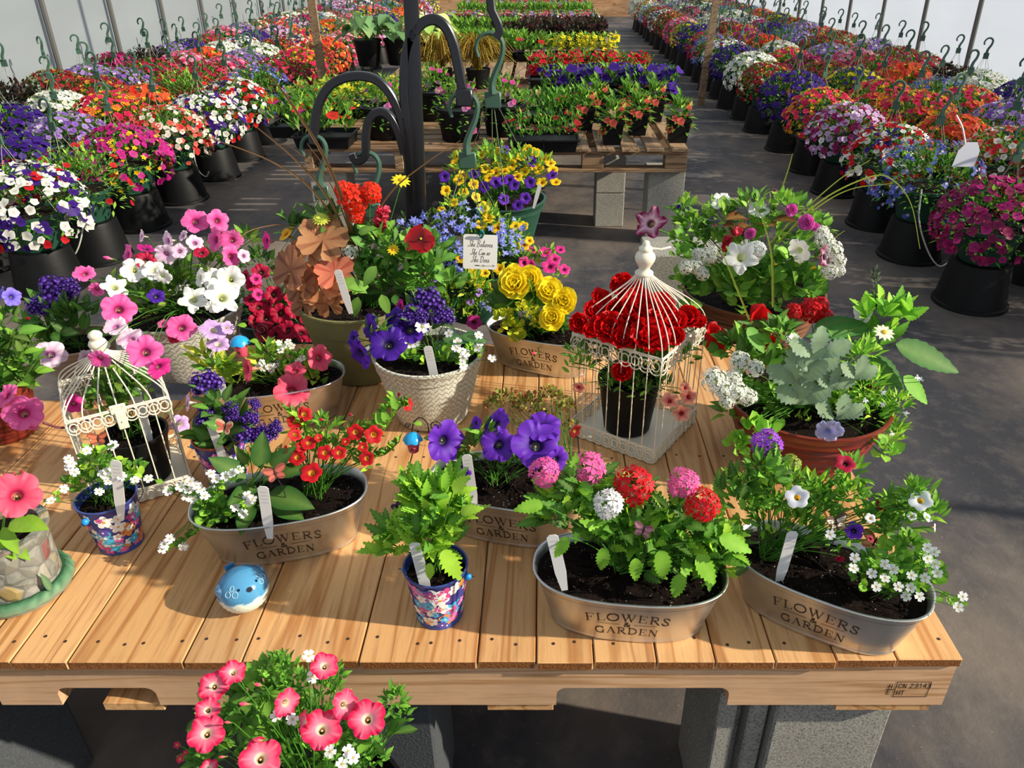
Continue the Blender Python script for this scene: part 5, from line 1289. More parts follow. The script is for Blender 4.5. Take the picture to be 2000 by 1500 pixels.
# ---- grey woven pot, left
t = thing('woven_pattern_planter', 'grey white herringbone relief pot of pink and white petunias at the back left', 'planter', V3((-.885, 1.695, TH)))
rimpot(t, (-.885, 1.695), .100, .143, TH, .165, M_WEAVE2, .032, .003, soil_dz=.02, belly=.06)
pl = P_('petunia_plant', t, (-.88, 1.70, TH + .145))
for x, y, r, n in ((300, 590, 36, 50), (350, 570, 38, 56), (390, 600, 26, 26), (270, 560, 26, 30), (340, 540, 34, 40), (420, 520, 24, 20), (440, 600, 18, 14), (240, 600, 18, 12), (310, 620, 20, 14), (480, 470, 16, 10), (225, 560, 16, 10)): pl.lump(x, y, r, 1.70, n, .035, .016, cols=[GM, GD, hx('7a9a40'), GL])
yy_ = dict(Y0=1.72, Y1=1.50, y0=430, y1=640)
def W1(l, k, kind='pet', lb=None, **kw): pl.flw(l, kind, k, 1.72, 1.46, 430, 640, label=lb, j=.22, **kw)
W1([(381, 431, 26), (426, 431, 23, 'R'), (420, 468, 25, 'L'), (453, 468, 22), (453, 500, 23, 'R'), (249, 497, 22, 'L'), (164, 533, 21, 'U'), (189, 565, 15, 'D'), (232, 603, 33), (354, 639, 29), (318, 632, 11, 'U')], 'pink')
pl.flw([(283, 687, 34), (195, 702, 22, 'D')], 'pet', 'pink', 1.13, 1.13, 0, 1, j=.1); pl.flw([(312, 719, 25, 'DR')], 'pet', 'hot', 1.12, 1.12, 0, 1, j=.1)
W1([(520, 470, 18, 'L')], 'hot'); W1([(285, 509, 19), (393, 493, 15, 'U'), (340, 660, 12)], 'crimson'); W1([(285, 485, 17, 'B')], 'magenta')
W1([(381, 474, 17, 'UR'), (327, 470, 19, 'L'), (276, 461, 13, 'L'), (324, 497, 22, 'D'), (357, 460, 12, 'UL'), (225, 637, 23, 'U'), (255, 661, 26, 'U'), (195, 675, 18), (350, 490, 16), (477, 500, 14, 'R')], 'pale')
W1([(224, 560, 25), (378, 584, 28), (435, 581, 33)], 'white', 'star'); W1([(261, 527, 25), (300, 528, 22), (318, 540, 18, 'D'), (390, 542, 20, 'L'), (417, 545, 22), (450, 545, 28), (425, 560, 20), (415, 600, 14, 'D')], 'white', 'pet'); W1([(417, 643, 27, 'U'), (426, 671, 22, 'U'), (445, 640, 14, 'R')], 'lilac'); W1([(305, 578, 17, 'U')], 'violet')
W1([(215, 505, 12, 'L'), (240, 575, 10, 'D')], 'pink', 'bud')
pl.done()

# ---- left edge : tan pot, red pot
cblock('concrete_block', 'block standing on end behind the short left pallet, carrying the tan pot', (-1.20, 1.76), (.2, .19, .40), 0)
t = thing('tan_planter', 'tan pot of heliotrope and pale veined petunias behind the left birdcage', 'planter', V3((-1.195, 1.745, .40)))
rimpot(t, (-1.195, 1.745), .058, .085, .40, .19, M_TANP, .02, .003)
pl = P_('heliotrope_plant', t, (-1.19, 1.745, .57))
for x, y, r, n in ((110, 625, 36, 24), (150, 620, 30, 20), (90, 655, 26, 16), (150, 655, 26, 14), (120, 680, 20, 10)): pl.lump(x, y, r, 1.74, n, .06, .024, cols=DEEP + [GM], wav=.03, K=6)
pl.flw([(104, 572, 40), (77, 597, 26), (130, 565, 26)], 'helio', 'x', 1.76, 1.72, 570, 600, up=.6, j=.15)
pl.flw([(99, 691, 30)], 'pet', 'pale', 1.62, 1.62, 0, 1, j=.05, label='pale pink petunia with magenta throat'); pl.flw([(49, 682, 21, 'L'), (170, 700, 18, 'R')], 'pet', 'pale', 1.64, 1.64, 0, 1); pl.done()
t = thing('red_planter', 'brick red pot cut by the left edge with bright pink petunias', 'planter', V3((-1.165, 1.385, TH)))
rimpot(t, (-1.165, 1.385), .052, .076, TH, .13, M_REDP, .02, .003, ribs=0)
pl = P_('mixed_greenery', t, (-1.165, 1.39, TH + .11))
for x, y, r, n in ((10, 640, 34, 30), (30, 690, 34, 36), (50, 720, 26, 28), (20, 750, 30, 30), (-10, 700, 36, 30), (60, 745, 18, 16)): pl.lump(x, y, r, 1.40, n, .04, .02, cols=[GM, GD, GL, hx('4a6a34')], bend=.35)
pl.flw([(46, 806, 37)], 'pet', 'pink', 1.27, 1.27, 0, 1, j=.05); pl.flw([(12, 772, 26, 'UL'), (62, 832, 12, 'D')], 'pet', 'pink', 1.29, 1.29, 0, 1); pl.flw([(24, 580, 19, 'R'), (2, 575, 16, 'L')], 'pet', 'periw', 1.42, 1.42, 0, 1)
pl.flw([(52, 622, 11, 'R')], 'bud', 'red', 1.4, 1.4, 0, 1); pl.done()

# ---- cages and their pots
cage((-.803, 1.222), 32, .166, TH, .748, .868, .031, 'smaller cream wire birdcage with a front clasp at the left', 6, clasp=True)
t = thing('nursery_pot_planter', 'black nursery pot with leafy plant inside the left birdcage', 'planter', V3((-.79, 1.225, TH + .006)))
rimpot(t, (-.79, 1.225), .044, .058, TH + .006, .105, M_BLACKP, .012, .002)
pl = P_('petunia_plant', t, (-.79, 1.23, TH + .10))
for x, y, r, n in ((215, 760, 26, 30), (250, 775, 28, 26), (270, 760, 22, 24), (195, 785, 18, 16), (235, 735, 20, 14), (230, 805, 20, 12)): pl.lump(x, y, r, 1.22, n, .032, .016, cols=[GD, GM, hx('6a8a3c')], bend=.3)
w_ = crom([aty(x, y, Y) for x, y, Y in ((200, 810, 1.20), (130, 835, 1.12), (85, 826, 1.08))], 6); pl.mb.tube(w_, .0024, 5, hx('7c4a5c'))
pl.flw([(146, 788, 19, 'R')], 'pet', 'hot', 1.17, 1.17, 0, 1); pl.flw([(366, 786, 17, 'L'), (352, 828, 19, 'R')], 'pet', 'lilac', 1.30, 1.30, 0, 1); pl.done()
ptag(288, 845, 264, 757, 1.21, 'white label inside the left birdcage', .017)
cage((.2, 1.4055), -34.5, .2, TH, .787, .972, .040, 'large cream wire birdcage holding red begonias', 7, hook=True)
t = thing('nursery_pot_planter', 'black nursery pot of red begonias inside the large birdcage', 'planter', V3((.185, 1.405, TH + .006)))
rimpot(t, (.185, 1.405), .050, .066, TH + .006, .125, M_BLACKP, .014, .002)
pl = P_('begonia_plant', t, (.185, 1.405, TH + .12))
for x, y, r, n in ((1200, 710, 34, 20), (1260, 720, 36, 22), (1310, 690, 30, 16), (1160, 690, 26, 14), (1230, 750, 30, 16), (1290, 650, 26, 12)): pl.lump(x, y, r, 1.40, n, .038, .024, cols=[GD, GM, hx('3c5c30')], serr=.1, bend=.35)
pl.flw([(1131, 629, 18), (1168, 592, 22), (1158, 612, 20), (1200, 612, 27), (1193, 642, 29), (1225, 578, 28), (1244, 606, 34), (1237, 640, 33), (1269, 626, 34), (1265, 668, 36), (1245, 664, 22), (1294, 620, 27), (1316, 637, 25), (1309, 607, 22), (1345, 624, 22), (1365, 632, 14), (1215, 727, 19), (1214, 560, 22), (1290, 595, 20), (1170, 640, 20), (1320, 660, 18), (1150, 650, 16), (1215, 665, 22)], 'bego', ('dc1014', '9c040c'), 1.45, 1.32, 560, 670, up=.3, j=.5, big=1); pl.done()
pl = P_('calibrachoa_plant', t, (.19, 1.38, TH + .12))
for x, y, r in ((1130, 720, 24), (1190, 760, 24), (1300, 760, 22), (1340, 700, 18), (1120, 690, 18), (1250, 765, 22)): pl.lump(x, y, r, 1.34, 22, .02, .007, kind='lance', cols=[GM, GD, GL])
pl.flw([(1308, 782, 19), (1345, 775, 18), (1331, 807, 18), (1338, 757, 12), (1131, 757, 14, 'D')], 'cal', 'peach', 1.27, 1.25, 750, 810, j=.2); pl.done()
pl = None

# ---- red brown ribbed pot at the right edge
t = thing('red_brown_planter', 'wide red brown pot of greenery, silver leaves and white alyssum at the right edge', 'planter', V3((.535, 1.315, TH)))
rimpot(t, (.535, 1.315), .108, .160, TH, .140, M_REDP, .02, .004, ribs=7, soil_dz=.02, belly=.08)
pl = P_('mixed_greenery', t, (.535, 1.315, TH + .12))
for x, y, r, n in ((1560, 860, 30, 40), (1640, 860, 30, 40), (1500, 850, 28, 30), (1600, 800, 30, 30), (1440, 690, 38, 40), (1490, 720, 34, 36), (1540, 790, 36, 40), (1480, 800, 34, 36), (1430, 810, 26, 22), (1520, 660, 30, 26), (1620, 830, 34, 40), (1440, 760, 26, 20)): pl.lump(x, y, r, 1.30, n, .036, .022, cols=[GM, GD, hx('5c9a38'), hx('7cb848')], bend=.35)
for x, y, r, n in ((1690, 760, 40, 130), (1700, 810, 42, 150), (1730, 850, 32, 90), (1680, 700, 32, 80), (1640, 790, 30, 70), (1750, 790, 24, 50), (1600, 850, 26, 60), (1560, 840, 24, 50), (1540, 760, 22, 40)): pl.lump(x, y, r, 1.26, n, .026, .006, kind='lance', cols=[hx('6fb038'), hx('93cc44'), hx('4f9430'), hx('b0dc58')], bend=.3)
for x, y, r, n in ((1730, 610, 24, 16), (1760, 620, 22, 14), (1700, 620, 20, 12), (1720, 660, 26, 18)): pl.lump(x, y, r, 1.34, n, .045, .025, cols=[hx('7cc040'), hx('9cd84c'), hx('5ca034')], serr=.2, bend=.2)
for x, y, r, n in ((1440, 870, 18, 16), (1730, 880, 18, 16), (1470, 840, 18, 16), (1500, 850, 16, 12)): pl.lump(x, y, r, 1.17, n, .024, .021, kind='round', cols=[hx('6fae3c'), hx('8cc84c')])
a = aty(1712, 600, 1.36); b_ = aty(1707, 522, 1.38); pl.mb.tube([a, (a + b_) / 2, b_], .002, 5, hx('3c4a3c'))
for i in range(26): q = U(.1, 1); leaf(pl.mb, a * (1 - q) + b_ * q, V3((U(-1, 1), U(-.5, .5), .8)), V3((0, -1, .3)), .016, .006, 'lance', hx('3c4450'))
for (x0, y0, x1, y1, W, cc_, Y) in ((1750, 672, 1880, 726, .055, hx('2f6a2c'), 1.28), (1765, 735, 1815, 790, .035, hx('6cae40'), 1.24), (1590, 640, 1690, 628, .04, hx('2f6a38'), 1.36), (1700, 640, 1575, 655, .035, hx('3c7c40'), 1.34), (1650, 690, 1620, 640, .03, hx('3c7c30'), 1.34), (1700, 700, 1770, 760, .05, hx('2f6c30'), 1.30), (1460, 640, 1495, 690, .03, hx('5ca044'), 1.28), (1530, 640, 1440, 625, .02, hx('3c6c34'), 1.34)):
    a = aty(x0, y0, Y); b_ = aty(x1, y1, Y - .02); leaf(pl.mb, a, b_ - a, V3((.1, -.7, .8)), (b_ - a).length, W, 'ovate', cc_, .06, .18, 12, .10); pl.stem(a)
pl.flw([(1395, 742, 27), (1412, 762, 24), (1445, 706, 22), (1475, 720, 19), (1437, 765, 25), (1460, 775, 20), (1432, 736, 18), (1420, 785, 16)], 'alys', 'x', 1.24, 1.18, 700, 790, up=.6, j=.2, sag=.1)
pl.flw([(1584, 606, 26), (1613, 622, 20), (1552, 607, 18), (1600, 596, 18)], 'ger', 'cc0a14', 1.40, 1.38, 590, 630, up=.4)
pl.flw([(1548, 662, 20, 'U')], 'zin', ('f4f4ee', 'e8e0a0'), 1.30, 1.3, 0, 1); pl.flw([(1727, 649, 22, 'U')], 'daisy', ('f8f6e4', 'e8c838'), 1.28, 1.28, 0, 1)
pl.flw([(1685, 612, 20, 'L')], 'pet', 'white', 1.36, 1.36, 0, 1); pl.flw([(1620, 842, 28, 'D')], 'pet', 'softblue', 1.14, 1.14, 0, 1)
pl.flw([(x, y, 9) for x, y in ((1800, 742), (1723, 765), (1723, 792), (1769, 809), (1742, 845), (1792, 735), (1690, 780))], 'lob', 'f4f4fa', 1.2, 1.2, 0, 1, sr=.0006)
pl.done()
pl = P_('dusty_miller_plant', t, (.56, 1.28, TH + .12), 'silver grey leaved plant')
sv, sv2 = hx('7f9a94'), hx('b4c4bc')
for x, y, r, nx, nz in ((1555, 726, 34, -.5, .5), (1601, 676, 32, .1, .7), (1588, 708, 26, 0, .6), (1562, 768, 32, -.2, .4), (1628, 742, 26, .4, .4), (1668, 722, 26, .3, .7), (1640, 800, 28, .2, .5), (1600, 742, 24, .1, .4), (1575, 690, 20, -.3, .8)):
    p = aty(x, y, 1.21); R = pxm(p, r); [leaf(pl.mb, p - V3((0, 0, R * .8)) + V3((U(-.3, .3) * R, 0, 0)), V3((nx * .8 + q, -.35, 1 - abs(q) * .4)), V3((nx, -.8, nz)), R * 2.1, R * 1.35, 'spat', jit(sv, .12), .35, .12, 11, .30, True, .04) for q in (-.7, 0., .7)]; pl.stem(p - V3((0, 0, R * .5)), sv2, .002)
pl.done()
pl = P_('anthurium_bracts', t, (.49, 1.33, TH + .12), 'glossy red bracts')
for x, y, r, dx in ((1475, 612, 24, .1), (1500, 662, 18, -.3), (1408, 660, 28, -.5), (1398, 640, 16, -.6)):
    p = aty(x, y + r, 1.34); R = pxm(p, r); petal(pl.mb, p, V3((dx, -.1, 1)), V3((.1, -1, .1)), R * 2, R * 1.7, hx('a80c14'), hx('d8141c'), .1, .6); petal(pl.mb, p, V3((dx + .2, .1, 1)), V3((-.2, 1, .1)), R * 1.9, R * 1.5, hx('6c0c14'), hx('b0141c'), .1, .6); pl.stem(p, hx('6a3424'))
pl.done()

# ---- brown ribbed pot behind, right
for i, z in enumerate((0, .2)):
    cblock('concrete_block', ('lower' if i == 0 else 'upper') + ' hidden block beneath the brown ribbed pot', (.63, 2.10), (.39, .19, .195), 90, z0=z)
t = thing('brown_planter', 'brown ribbed pot of white petunias and greenery behind the large birdcage', 'planter', V3((.62, 2.08, .40)))
rimpot(t, (.62, 2.08), .135, .205, .395, .200, M_BRNP, .03, .004, ribs=9, soil_dz=.02, belly=.06)
pl = P_('mixed_greenery', t, (.62, 2.08, .58))
for x, y, r, n in ((1350, 450, 34, 60), (1400, 430, 34, 56), (1340, 500, 26, 30), (1470, 410, 34, 50), (1540, 410, 34, 50), (1590, 450, 30, 36), (1450, 480, 36, 50), (1500, 460, 36, 50), (1560, 490, 34, 44), (1390, 480, 30, 36), (1340, 410, 20, 20)): pl.lump(x, y, r, 2.08, n, .036, .018, cols=[GM, GL, hx('8cbc4c'), GD], bend=.3)
for x, y, r, n in ((1370, 580, 26, 20), (1450, 590, 26, 20), (1520, 590, 26, 20), (1580, 585, 20, 14), (1340, 560, 20, 14), (1430, 560, 30, 26), (1490, 545, 34, 34), (1540, 560, 34, 34), (1590, 560, 22, 16), (1460, 525, 26, 22), (1400, 550, 22, 16), (1540, 520, 26, 20)): pl.lump(x, y, r, 1.95, n, .044, .034, kind='round', cols=[hx('5c9a3c'), hx('84bc4c'), hx('3f7a30')], bend=.3)
for x, y, r, n in ((1330, 470, 14, 10), (1325, 500, 12, 8), (1335, 545, 14, 8)): pl.lump(x, y, r, 1.98, n, .032, .026, kind='round', cols=[hx('4f8a34'), hx('6ca040')])
pl.flw([(1447, 502, 34)], 'star', 'white', 1.88, 1.88, 0, 1, j=.05); pl.flw([(1476, 488, 22)], 'verb', 'f6f6f2', 1.92, 1.92, 0, 1, up=.5)
pl.flw([(1560, 490, 26, 'DL'), (1412, 390, 20, 'U'), (1482, 408, 22, 'U'), (1400, 400, 12, 'U')], 'pet', 'white', 2.12, 1.9, 390, 490)
pl.flw([(1375, 500, 18), (1360, 520, 17), (1390, 492, 13), (1340, 522, 16), (1372, 535, 14), (1610, 470, 20), (1625, 490, 22), (1635, 510, 18), (1620, 530, 18), (1640, 530, 12), (1605, 455, 16), (1362, 495, 12), (1390, 505, 10)], 'alys', 'x', 1.98, 1.90, 450, 540, up=.5, j=.2, sag=.1)
pl.flw([(1270, 435, 33)], 'star', 'wine', 1.96, 1.96, 0, 1, label='magenta star petunia edged white', sr=.002); pl.flw([(1612, 502, 24, 'R')], 'star', 'wine', 1.92, 1.92, 0, 1); pl.flw([(1322, 405, 12, 'UR')], 'bud', 'violet', 2.0, 2., 0, 1)
pl.flw([(1575, 436, 17), (1466, 457, 12), (1545, 410, 13), (1592, 445, 10)], 'dbl', ('ee7cd0', 'd848ac'), 2.02, 1.98, 0, 500); pl.flw([(1512, 376, 9, 'U')], 'bud', 'magenta', 2.1, 2.1, 0, 1)
pl.flw([(1420, 478, 20, 'B'), (1440, 452, 16)], 'snap', 'x', 2.0, 2., 0, 1); pl.flw([(1397, 440, 7)], 'bud', 'red', 2.0, 2., 0, 1); pl.flw([(1517, 516, 8, 'L'), (1585, 524, 9, 'R')], 'bud', 'yellow', 1.9, 1.9, 0, 1); pl.done()
pl = P_('coleus_plant', t, (.64, 2.10, .58), 'red brown leaved plant')
for x, y, r, nx in ((1455, 425, 26, -.4), (1490, 440, 28, 0), (1510, 430, 24, .4), (1470, 445, 26, -.2), (1440, 440, 20, -.5)):
    p = aty(x, y, 2.04); R = pxm(p, r); leaf(pl.mb, p, V3((nx * 2 + U(-.3, .3), -.6, .3)), V3((0, -.2, 1)), R * 2, R * 1.5, 'heart', hx('6c2018'), .2, .2, 9, .1); pl.stem(p)
pl.done()
pl = P_('grass_blades', t, (.66, 2.06, .58), 'long arching grass blades')
for pts, dy in ((((1500, 480), (1560, 420), (1640, 350), (1700, 312)), 0), (((1505, 490), (1600, 395), (1700, 345), (1745, 352), (1780, 400), (1797, 486)), -.05), (((1510, 480), (1590, 410), (1660, 370), (1742, 358)), 0), (((1440, 470), (1400, 420), (1350, 385)), 0), (((1512, 420), (1517, 400), (1540, 330), (1548, 300)), .1), (((1510, 600), (1507, 500), (1490, 430), (1478, 410)), -.2), (((1470, 640), (1430, 540), (1405, 480)), -.2), (((1600, 500), (1625, 470), (1650, 450)), 0)):
    w = crom([aty(x, y, 2.05 + dy) for i, (x, y) in enumerate(pts)], 7); k = len(w); vs = []
    for i, p in enumerate(w):
        q = i / (k - 1); d = (w[min(k - 1, i + 1)] - w[max(0, i - 1)]).normalized(); s = d.cross(V3((0, 1, 0))).normalized(); ww = .0028 * (1 - q * .7)
        vs += [p - s * ww, p + V3((0, ww * .6, 0)), p + s * ww]
    pl.mb.add(vs, [(3 * i + j, 3 * i + j + 1, 3 * i + j + 4, 3 * i + j + 3) for i in range(k - 1) for j in (0, 1)], hx('93a44c'))
pl.done()

# ---- petunia planter standing on the floor in front of the table
t = thing('nursery_pot_planter', 'black pot of rose pink petunias standing in front of the table edge', 'planter', V3((-.30, .60, 0)))
mb = MB(); mb.lathe([(.13, 0), (.132, .01), (.115, .21), (.105, .22)], 32, (-.30, .60, 0)); mb.build('pot_stand', M_BLACKP, t, True, 40)
rimpot(t, (-.30, .60), .085, .115, .22, .22, M_BLACKP, .02, .003)
pl = P_('petunia_plant', t, (-.30, .60, .42))
for x, y, r, n in ((500, 1370, 50, 46), (560, 1410, 60, 60), (620, 1460, 60, 56), (480, 1440, 56, 50), (560, 1480, 60, 50), (440, 1380, 36, 24), (680, 1450, 44, 34), (430, 1470, 50, 34), (520, 1340, 34, 22), (740, 1430, 30, 18)): pl.lump(x, y + 8, r * .92, .625, int(n * 1.1), .032, .014, kind='spat', cols=[hx('3f7a2c'), hx('5c9a38'), hx('2c5e24'), hx('74ac44')], bend=.3)
for x, y, r, n in ((550, 1310, 30, 90), (580, 1340, 26, 60), (640, 1350, 28, 70), (770, 1370, 24, 60), (790, 1400, 12, 20), (725, 1480, 32, 90), (540, 1350, 22, 50), (660, 1320, 14, 24)): pl.lump(x, y, r, .64, n, .014, .006, kind='lance', cols=[hx('4a8a30'), hx('6cae3c'), hx('35702a')], serr=.3)
pl.flw([(417, 1340, 30), (455, 1312, 25, 'U'), (634, 1300, 28, 'U'), (560, 1373, 29, 'R'), (674, 1376, 30, 'R'), (717, 1404, 38), (629, 1424, 40), (593, 1412, 24, 'L'), (405, 1387, 25), (403, 1432, 36), (509, 1481, 41), (408, 1500, 18, 'U')], 'pet', 'rose', .59, .50, 1300, 1480, j=.15)
pl.flw([(507, 1338, 13, 'UL'), (481, 1375, 15, 'UL'), (509, 1446, 13, 'L'), (447, 1411, 10, 'UL'), (437, 1478, 9, 'L'), (470, 1330, 9, 'U')], 'bud', 'coralpink', .56, .50, 1330, 1480)
pl.flw([(x, y, 13) for x, y in ((603, 1281), (611, 1322), (645, 1468), (680, 1467), (668, 1492), (540, 1398), (571, 1405), (690, 1480))], 'bac', 'f8f8f6', .62, .49, 1280, 1490); pl.flw([(346, 1455, 7), (352, 1482, 8), (362, 1470, 6)], 'bac', 'd0204c', .6, .6, 0, 1)
pl.done()
# ================================================================ hanging baskets near the iron post
def hanger(parent, top, rim_c, rim_r, rim_z, n=4, k=1.0, yaw=0.3, name='hanger', side=1):
    """flat plastic S hook above n strings running down to the pot rim"""
    mb = MB(); s = .0055 * k; T = V3(top)
    pts = [T + V3((x * side * k, 0, z * k)) for x, z in ((-.030, -.022), (-.034, -.004), (-.026, .014), (-.008, .022), (.012, .016), (.020, -.002), (.015, -.026), (.004, -.050), (-.004, -.072), (-.004, -.092))]
    w = crom(pts, 5); m = len(w); mb.tube(w, [s * (.7 + 1.0 * (i / m) ** 2) for i in range(m)], 6, hx('4a6a58'))
    b_ = T + V3((-.004 * side * k, 0, -.092 * k)); mb.bbox((b_.x - .017 * k, b_.y - .004 * k, b_.z - .028 * k), (b_.x + .017 * k, b_.y + .004 * k, b_.z + .004 * k), .002 * k, hx('44664f'))
    mb.build('hanger_hook', M_HOOKG, parent)
    mb = MB()
    for i in range(n):
        a = yaw + 2 * pi * i / n; e = V3((rim_c[0] + rim_r * cos(a), rim_c[1] + rim_r * sin(a), rim_z)); s0 = b_ + V3((cos(a) * .012 * k, 0, -.026 * k))
        mb.tube([s0, e], .0011 * k, 4, hx('6a7a60'), cap=False)
    mb.build('hanger_strings', M_MATTE, parent)
GP = dict(mat=M_GREENP)
# lobelia and yellow calibrachoa
hc_ = aty(935, 570, 1.98); t = thing('hanging_basket', 'hanging basket of blue lobelia, yellow calibrachoa and pink petunias behind the white lettered sign', 'hanging basket', V3((hc_.x, 1.98, .56)))
rimpot(t, (hc_.x, 1.98), .095, .135, .56, .15, M_GREENP, .022, .004)
hanger(t, aty(912, 205, Yh) , (hc_.x, 1.98), .134, .71, 4, 1.3, .4)
pl = P_('lobelia_plant', t, (hc_.x, 1.98, .70))
for x, y, r, n in ((830, 450, 36, 70), (880, 430, 36, 70), (860, 500, 34, 60), (930, 460, 30, 50), (980, 450, 32, 50), (1010, 480, 26, 40), (800, 440, 22, 30)): pl.lump(x, y, r, 1.98, n, .020, .006, kind='lance', cols=[GM, GL, hx('7c9a58'), GD])
random.seed(21); L = []
for cx_, cy_, rx_, ry_, n in ((850, 450, 62, 40, 46), (870, 510, 38, 46, 40), (985, 440, 38, 30, 14), (995, 485, 30, 26, 12), (905, 420, 40, 26, 14), (800, 445, 26, 26, 10), (1020, 560, 26, 20, 6), (960, 600, 24, 14, 4)):
    for i in range(n): a = U(0, 6.28); q = sqrt(rnd()); L.append((cx_ + rx_ * q * cos(a), cy_ + ry_ * q * sin(a), U(9, 12.5)))
pl.flw(L[:95], 'lob', '7c88e4', 1.92, 1.80, 400, 560, j=.5, stem=0); pl.flw(L[95:], 'lob', '9aa4ee', 1.92, 1.80, 400, 560, j=.5, stem=0)
pl.done()
pl = P_('calibrachoa_plant', t, (hc_.x + .03, 1.97, .70))
for x, y, r, n in ((960, 430, 30, 60), (1000, 460, 32, 60), (950, 510, 32, 60), (1020, 510, 34, 60), (930, 560, 30, 50), (1060, 510, 30, 50), (890, 400, 22, 30), (845, 560, 24, 60), (900, 610, 32, 100), (880, 570, 30, 90), (935, 605, 26, 80), (960, 580, 22, 50), (920, 560, 26, 60), (850, 600, 22, 50), (1080, 540, 20, 26)): pl.lump(x, y, r, 1.93 if y < 550 else 1.82, n, .022, .008, kind='lance', cols=BRIGHT + [hx('a8b848')])
pl.flw([(945, 406, 14), (954, 425, 13), (972, 445, 13), (940, 439, 12), (1006, 441, 11), (1022, 441, 11), (917, 539, 15), (935, 551, 13), (947, 533, 11), (975, 525, 13), (898, 504, 11), (1024, 478, 12), (1034, 470, 10), (886, 395, 10), (960, 560, 10), (862, 408, 9, 'U'), (925, 520, 10), (1045, 545, 10)], 'cal', 'yellow', 1.94, 1.82, 400, 555, j=.25)
pl.flw([(1065, 492, 14, 'U'), (1094, 487, 11, 'U'), (1074, 520, 17), (1083, 506, 14), (1102, 526, 13), (1024, 513, 13), (1036, 516, 10), (1038, 488, 11, 'U'), (1041, 566, 11), (1063, 548, 9), (835, 538, 11), (860, 538, 14, 'U'), (1035, 640, 10), (1020, 590, 8)], 'cal', 'hot', 1.94, 1.80, 480, 570)
pl.flw([(926, 629, 16)], 'cal', 'magenta', 1.75, 1.75, 0, 1, j=.1); pl.flw([(935, 571, 9), (919, 590, 8), (1002, 550, 7), (850, 545, 8), (870, 610, 7)], 'cal', 'lav', 1.8, 1.8, 0, 1); pl.done()
# sign
S0 = aty(938, 492, 1.80); t = thing('hanging_sign', 'square white sign lettered She Believes She Can so She Does, on a teal ribbon', 'sign', S0); hw = .0425; mb = MB(); out = []
for cx_, cz_, a0 in ((1, 1, 0), (-1, 1, 90), (-1, -1, 180), (1, -1, 270)):
    for k in range(5): a = radians(a0 + 22.5 * k); out.append((cx_ * (hw - .006) + .006 * cos(a), cz_ * (hw - .006) + .006 * sin(a)))
k = len(out); RS = Matrix.Translation(S0) @ Matrix.Rotation(radians(-20), 4, 'X') @ Matrix.Rotation(radians(2), 4, 'Y'); vs = [RS @ V3((x, -.0015, z)) for x, z in out] + [RS @ V3((x, .0015, z)) for x, z in out]
mb.add(vs, [tuple(range(k - 1, -1, -1)), tuple(range(k, 2 * k))] + [(i, (i + 1) % k, (i + 1) % k + k, i + k) for i in range(k)], (1, 1, 1)); mb.build('sign_plate', M_TAG, t, True, 40)
CUR = {'S': (.62, [[(.62, 1.3), (.45, 1.42), (.3, 1.25), (.38, .95), (.45, .6), (.3, .1), (.05, .05), (.0, .25)]]), 'h': (.5, [[(.0, .1), (.2, .9), (.3, 1.35), (.2, 1.3), (.1, .0), (.2, .5), (.34, .62), (.38, .4), (.36, .05), (.5, .12)]]),
 'e': (.42, [[(0, .15), (.2, .35), (.3, .52), (.2, .62), (.1, .45), (.12, .12), (.25, .02), (.42, .15)]]), 'B': (.75, [[(.15, 1.3), (.1, 0)], [(0, 1.2), (.35, 1.4), (.6, 1.2), (.5, .9), (.25, .75), (.55, .6), (.6, .25), (.35, 0), (.1, .05)]]),
 'l': (.34, [[(0, .1), (.2, .8), (.3, 1.3), (.2, 1.35), (.12, .6), (.16, .05), (.34, .15)]]), 'i': (.26, [[(0, .15), (.12, .6), (.1, .08), (.26, .12)], [(.16, .85), (.18, .9)]]), 'v': (.4, [[(0, .5), (.1, .58), (.16, .05), (.3, .55), (.4, .5)]]),
 's': (.36, [[(0, .1), (.2, .6), (.26, .3), (.18, .02), (.05, .08)], [(.2, .05), (.36, .15)]]), 'C': (.7, [[(.6, 1.15), (.5, 1.38), (.25, 1.2), (.08, .6), (.15, .1), (.4, 0), (.65, .2)]]), 'a': (.44, [[(.3, .55), (.1, .5), (.05, .2), (.15, .02), (.28, .3), (.32, .6), (.3, .08), (.44, .14)]]),
 'n': (.48, [[(0, .5), (.08, .55), (.08, .02), (.2, .5), (.32, .55), (.33, .08), (.48, .14)]]), 'o': (.42, [[(.2, .58), (.05, .4), (.08, .05), (.26, .05), (.3, .4), (.18, .58), (.42, .5)]]), 'D': (.8, [[(.2, 1.3), (.14, 0)], [(0, 1.15), (.4, 1.38), (.7, .9), (.6, .25), (.3, 0), (.08, .02)]]), ' ': (.3, [])}
mb = MB(); fs_ = lambda u, v: RS @ V3((u, -.0018, v))
for txt, z, h in (('She Believes', .012, .0115), ('She Can so', -.0075, .0105), ('She Does', -.0255, .0115)):
    w = sum(CUR[c][0] for c in txt) * h * 1.02; x = -w / 2
    for ch in txt:
        for pl_ in CUR[ch][1]: ribbon(mb, [(x + (p[0] + .18 * p[1]) * h, z + p[1] * h) for p in pl_], .0010 if ch.isupper() else .00085, fs_)
        x += CUR[ch][0] * h * 1.02
ribbon(mb, [(-.008, -.0345), (.036, -.0335)], .0007, fs_); ribbon(mb, [(.031, -.031), (.0365, -.0335), (.031, -.036)], .0007, fs_); ribbon(mb, [(.006, -.0315), (.012, -.034), (.006, -.0365)], .0007, fs_); ribbon(mb, [(-.012, -.0335), (-.002, -.0335)], .002, fs_)
mb.build('script_lettering', M_INK, t, False)
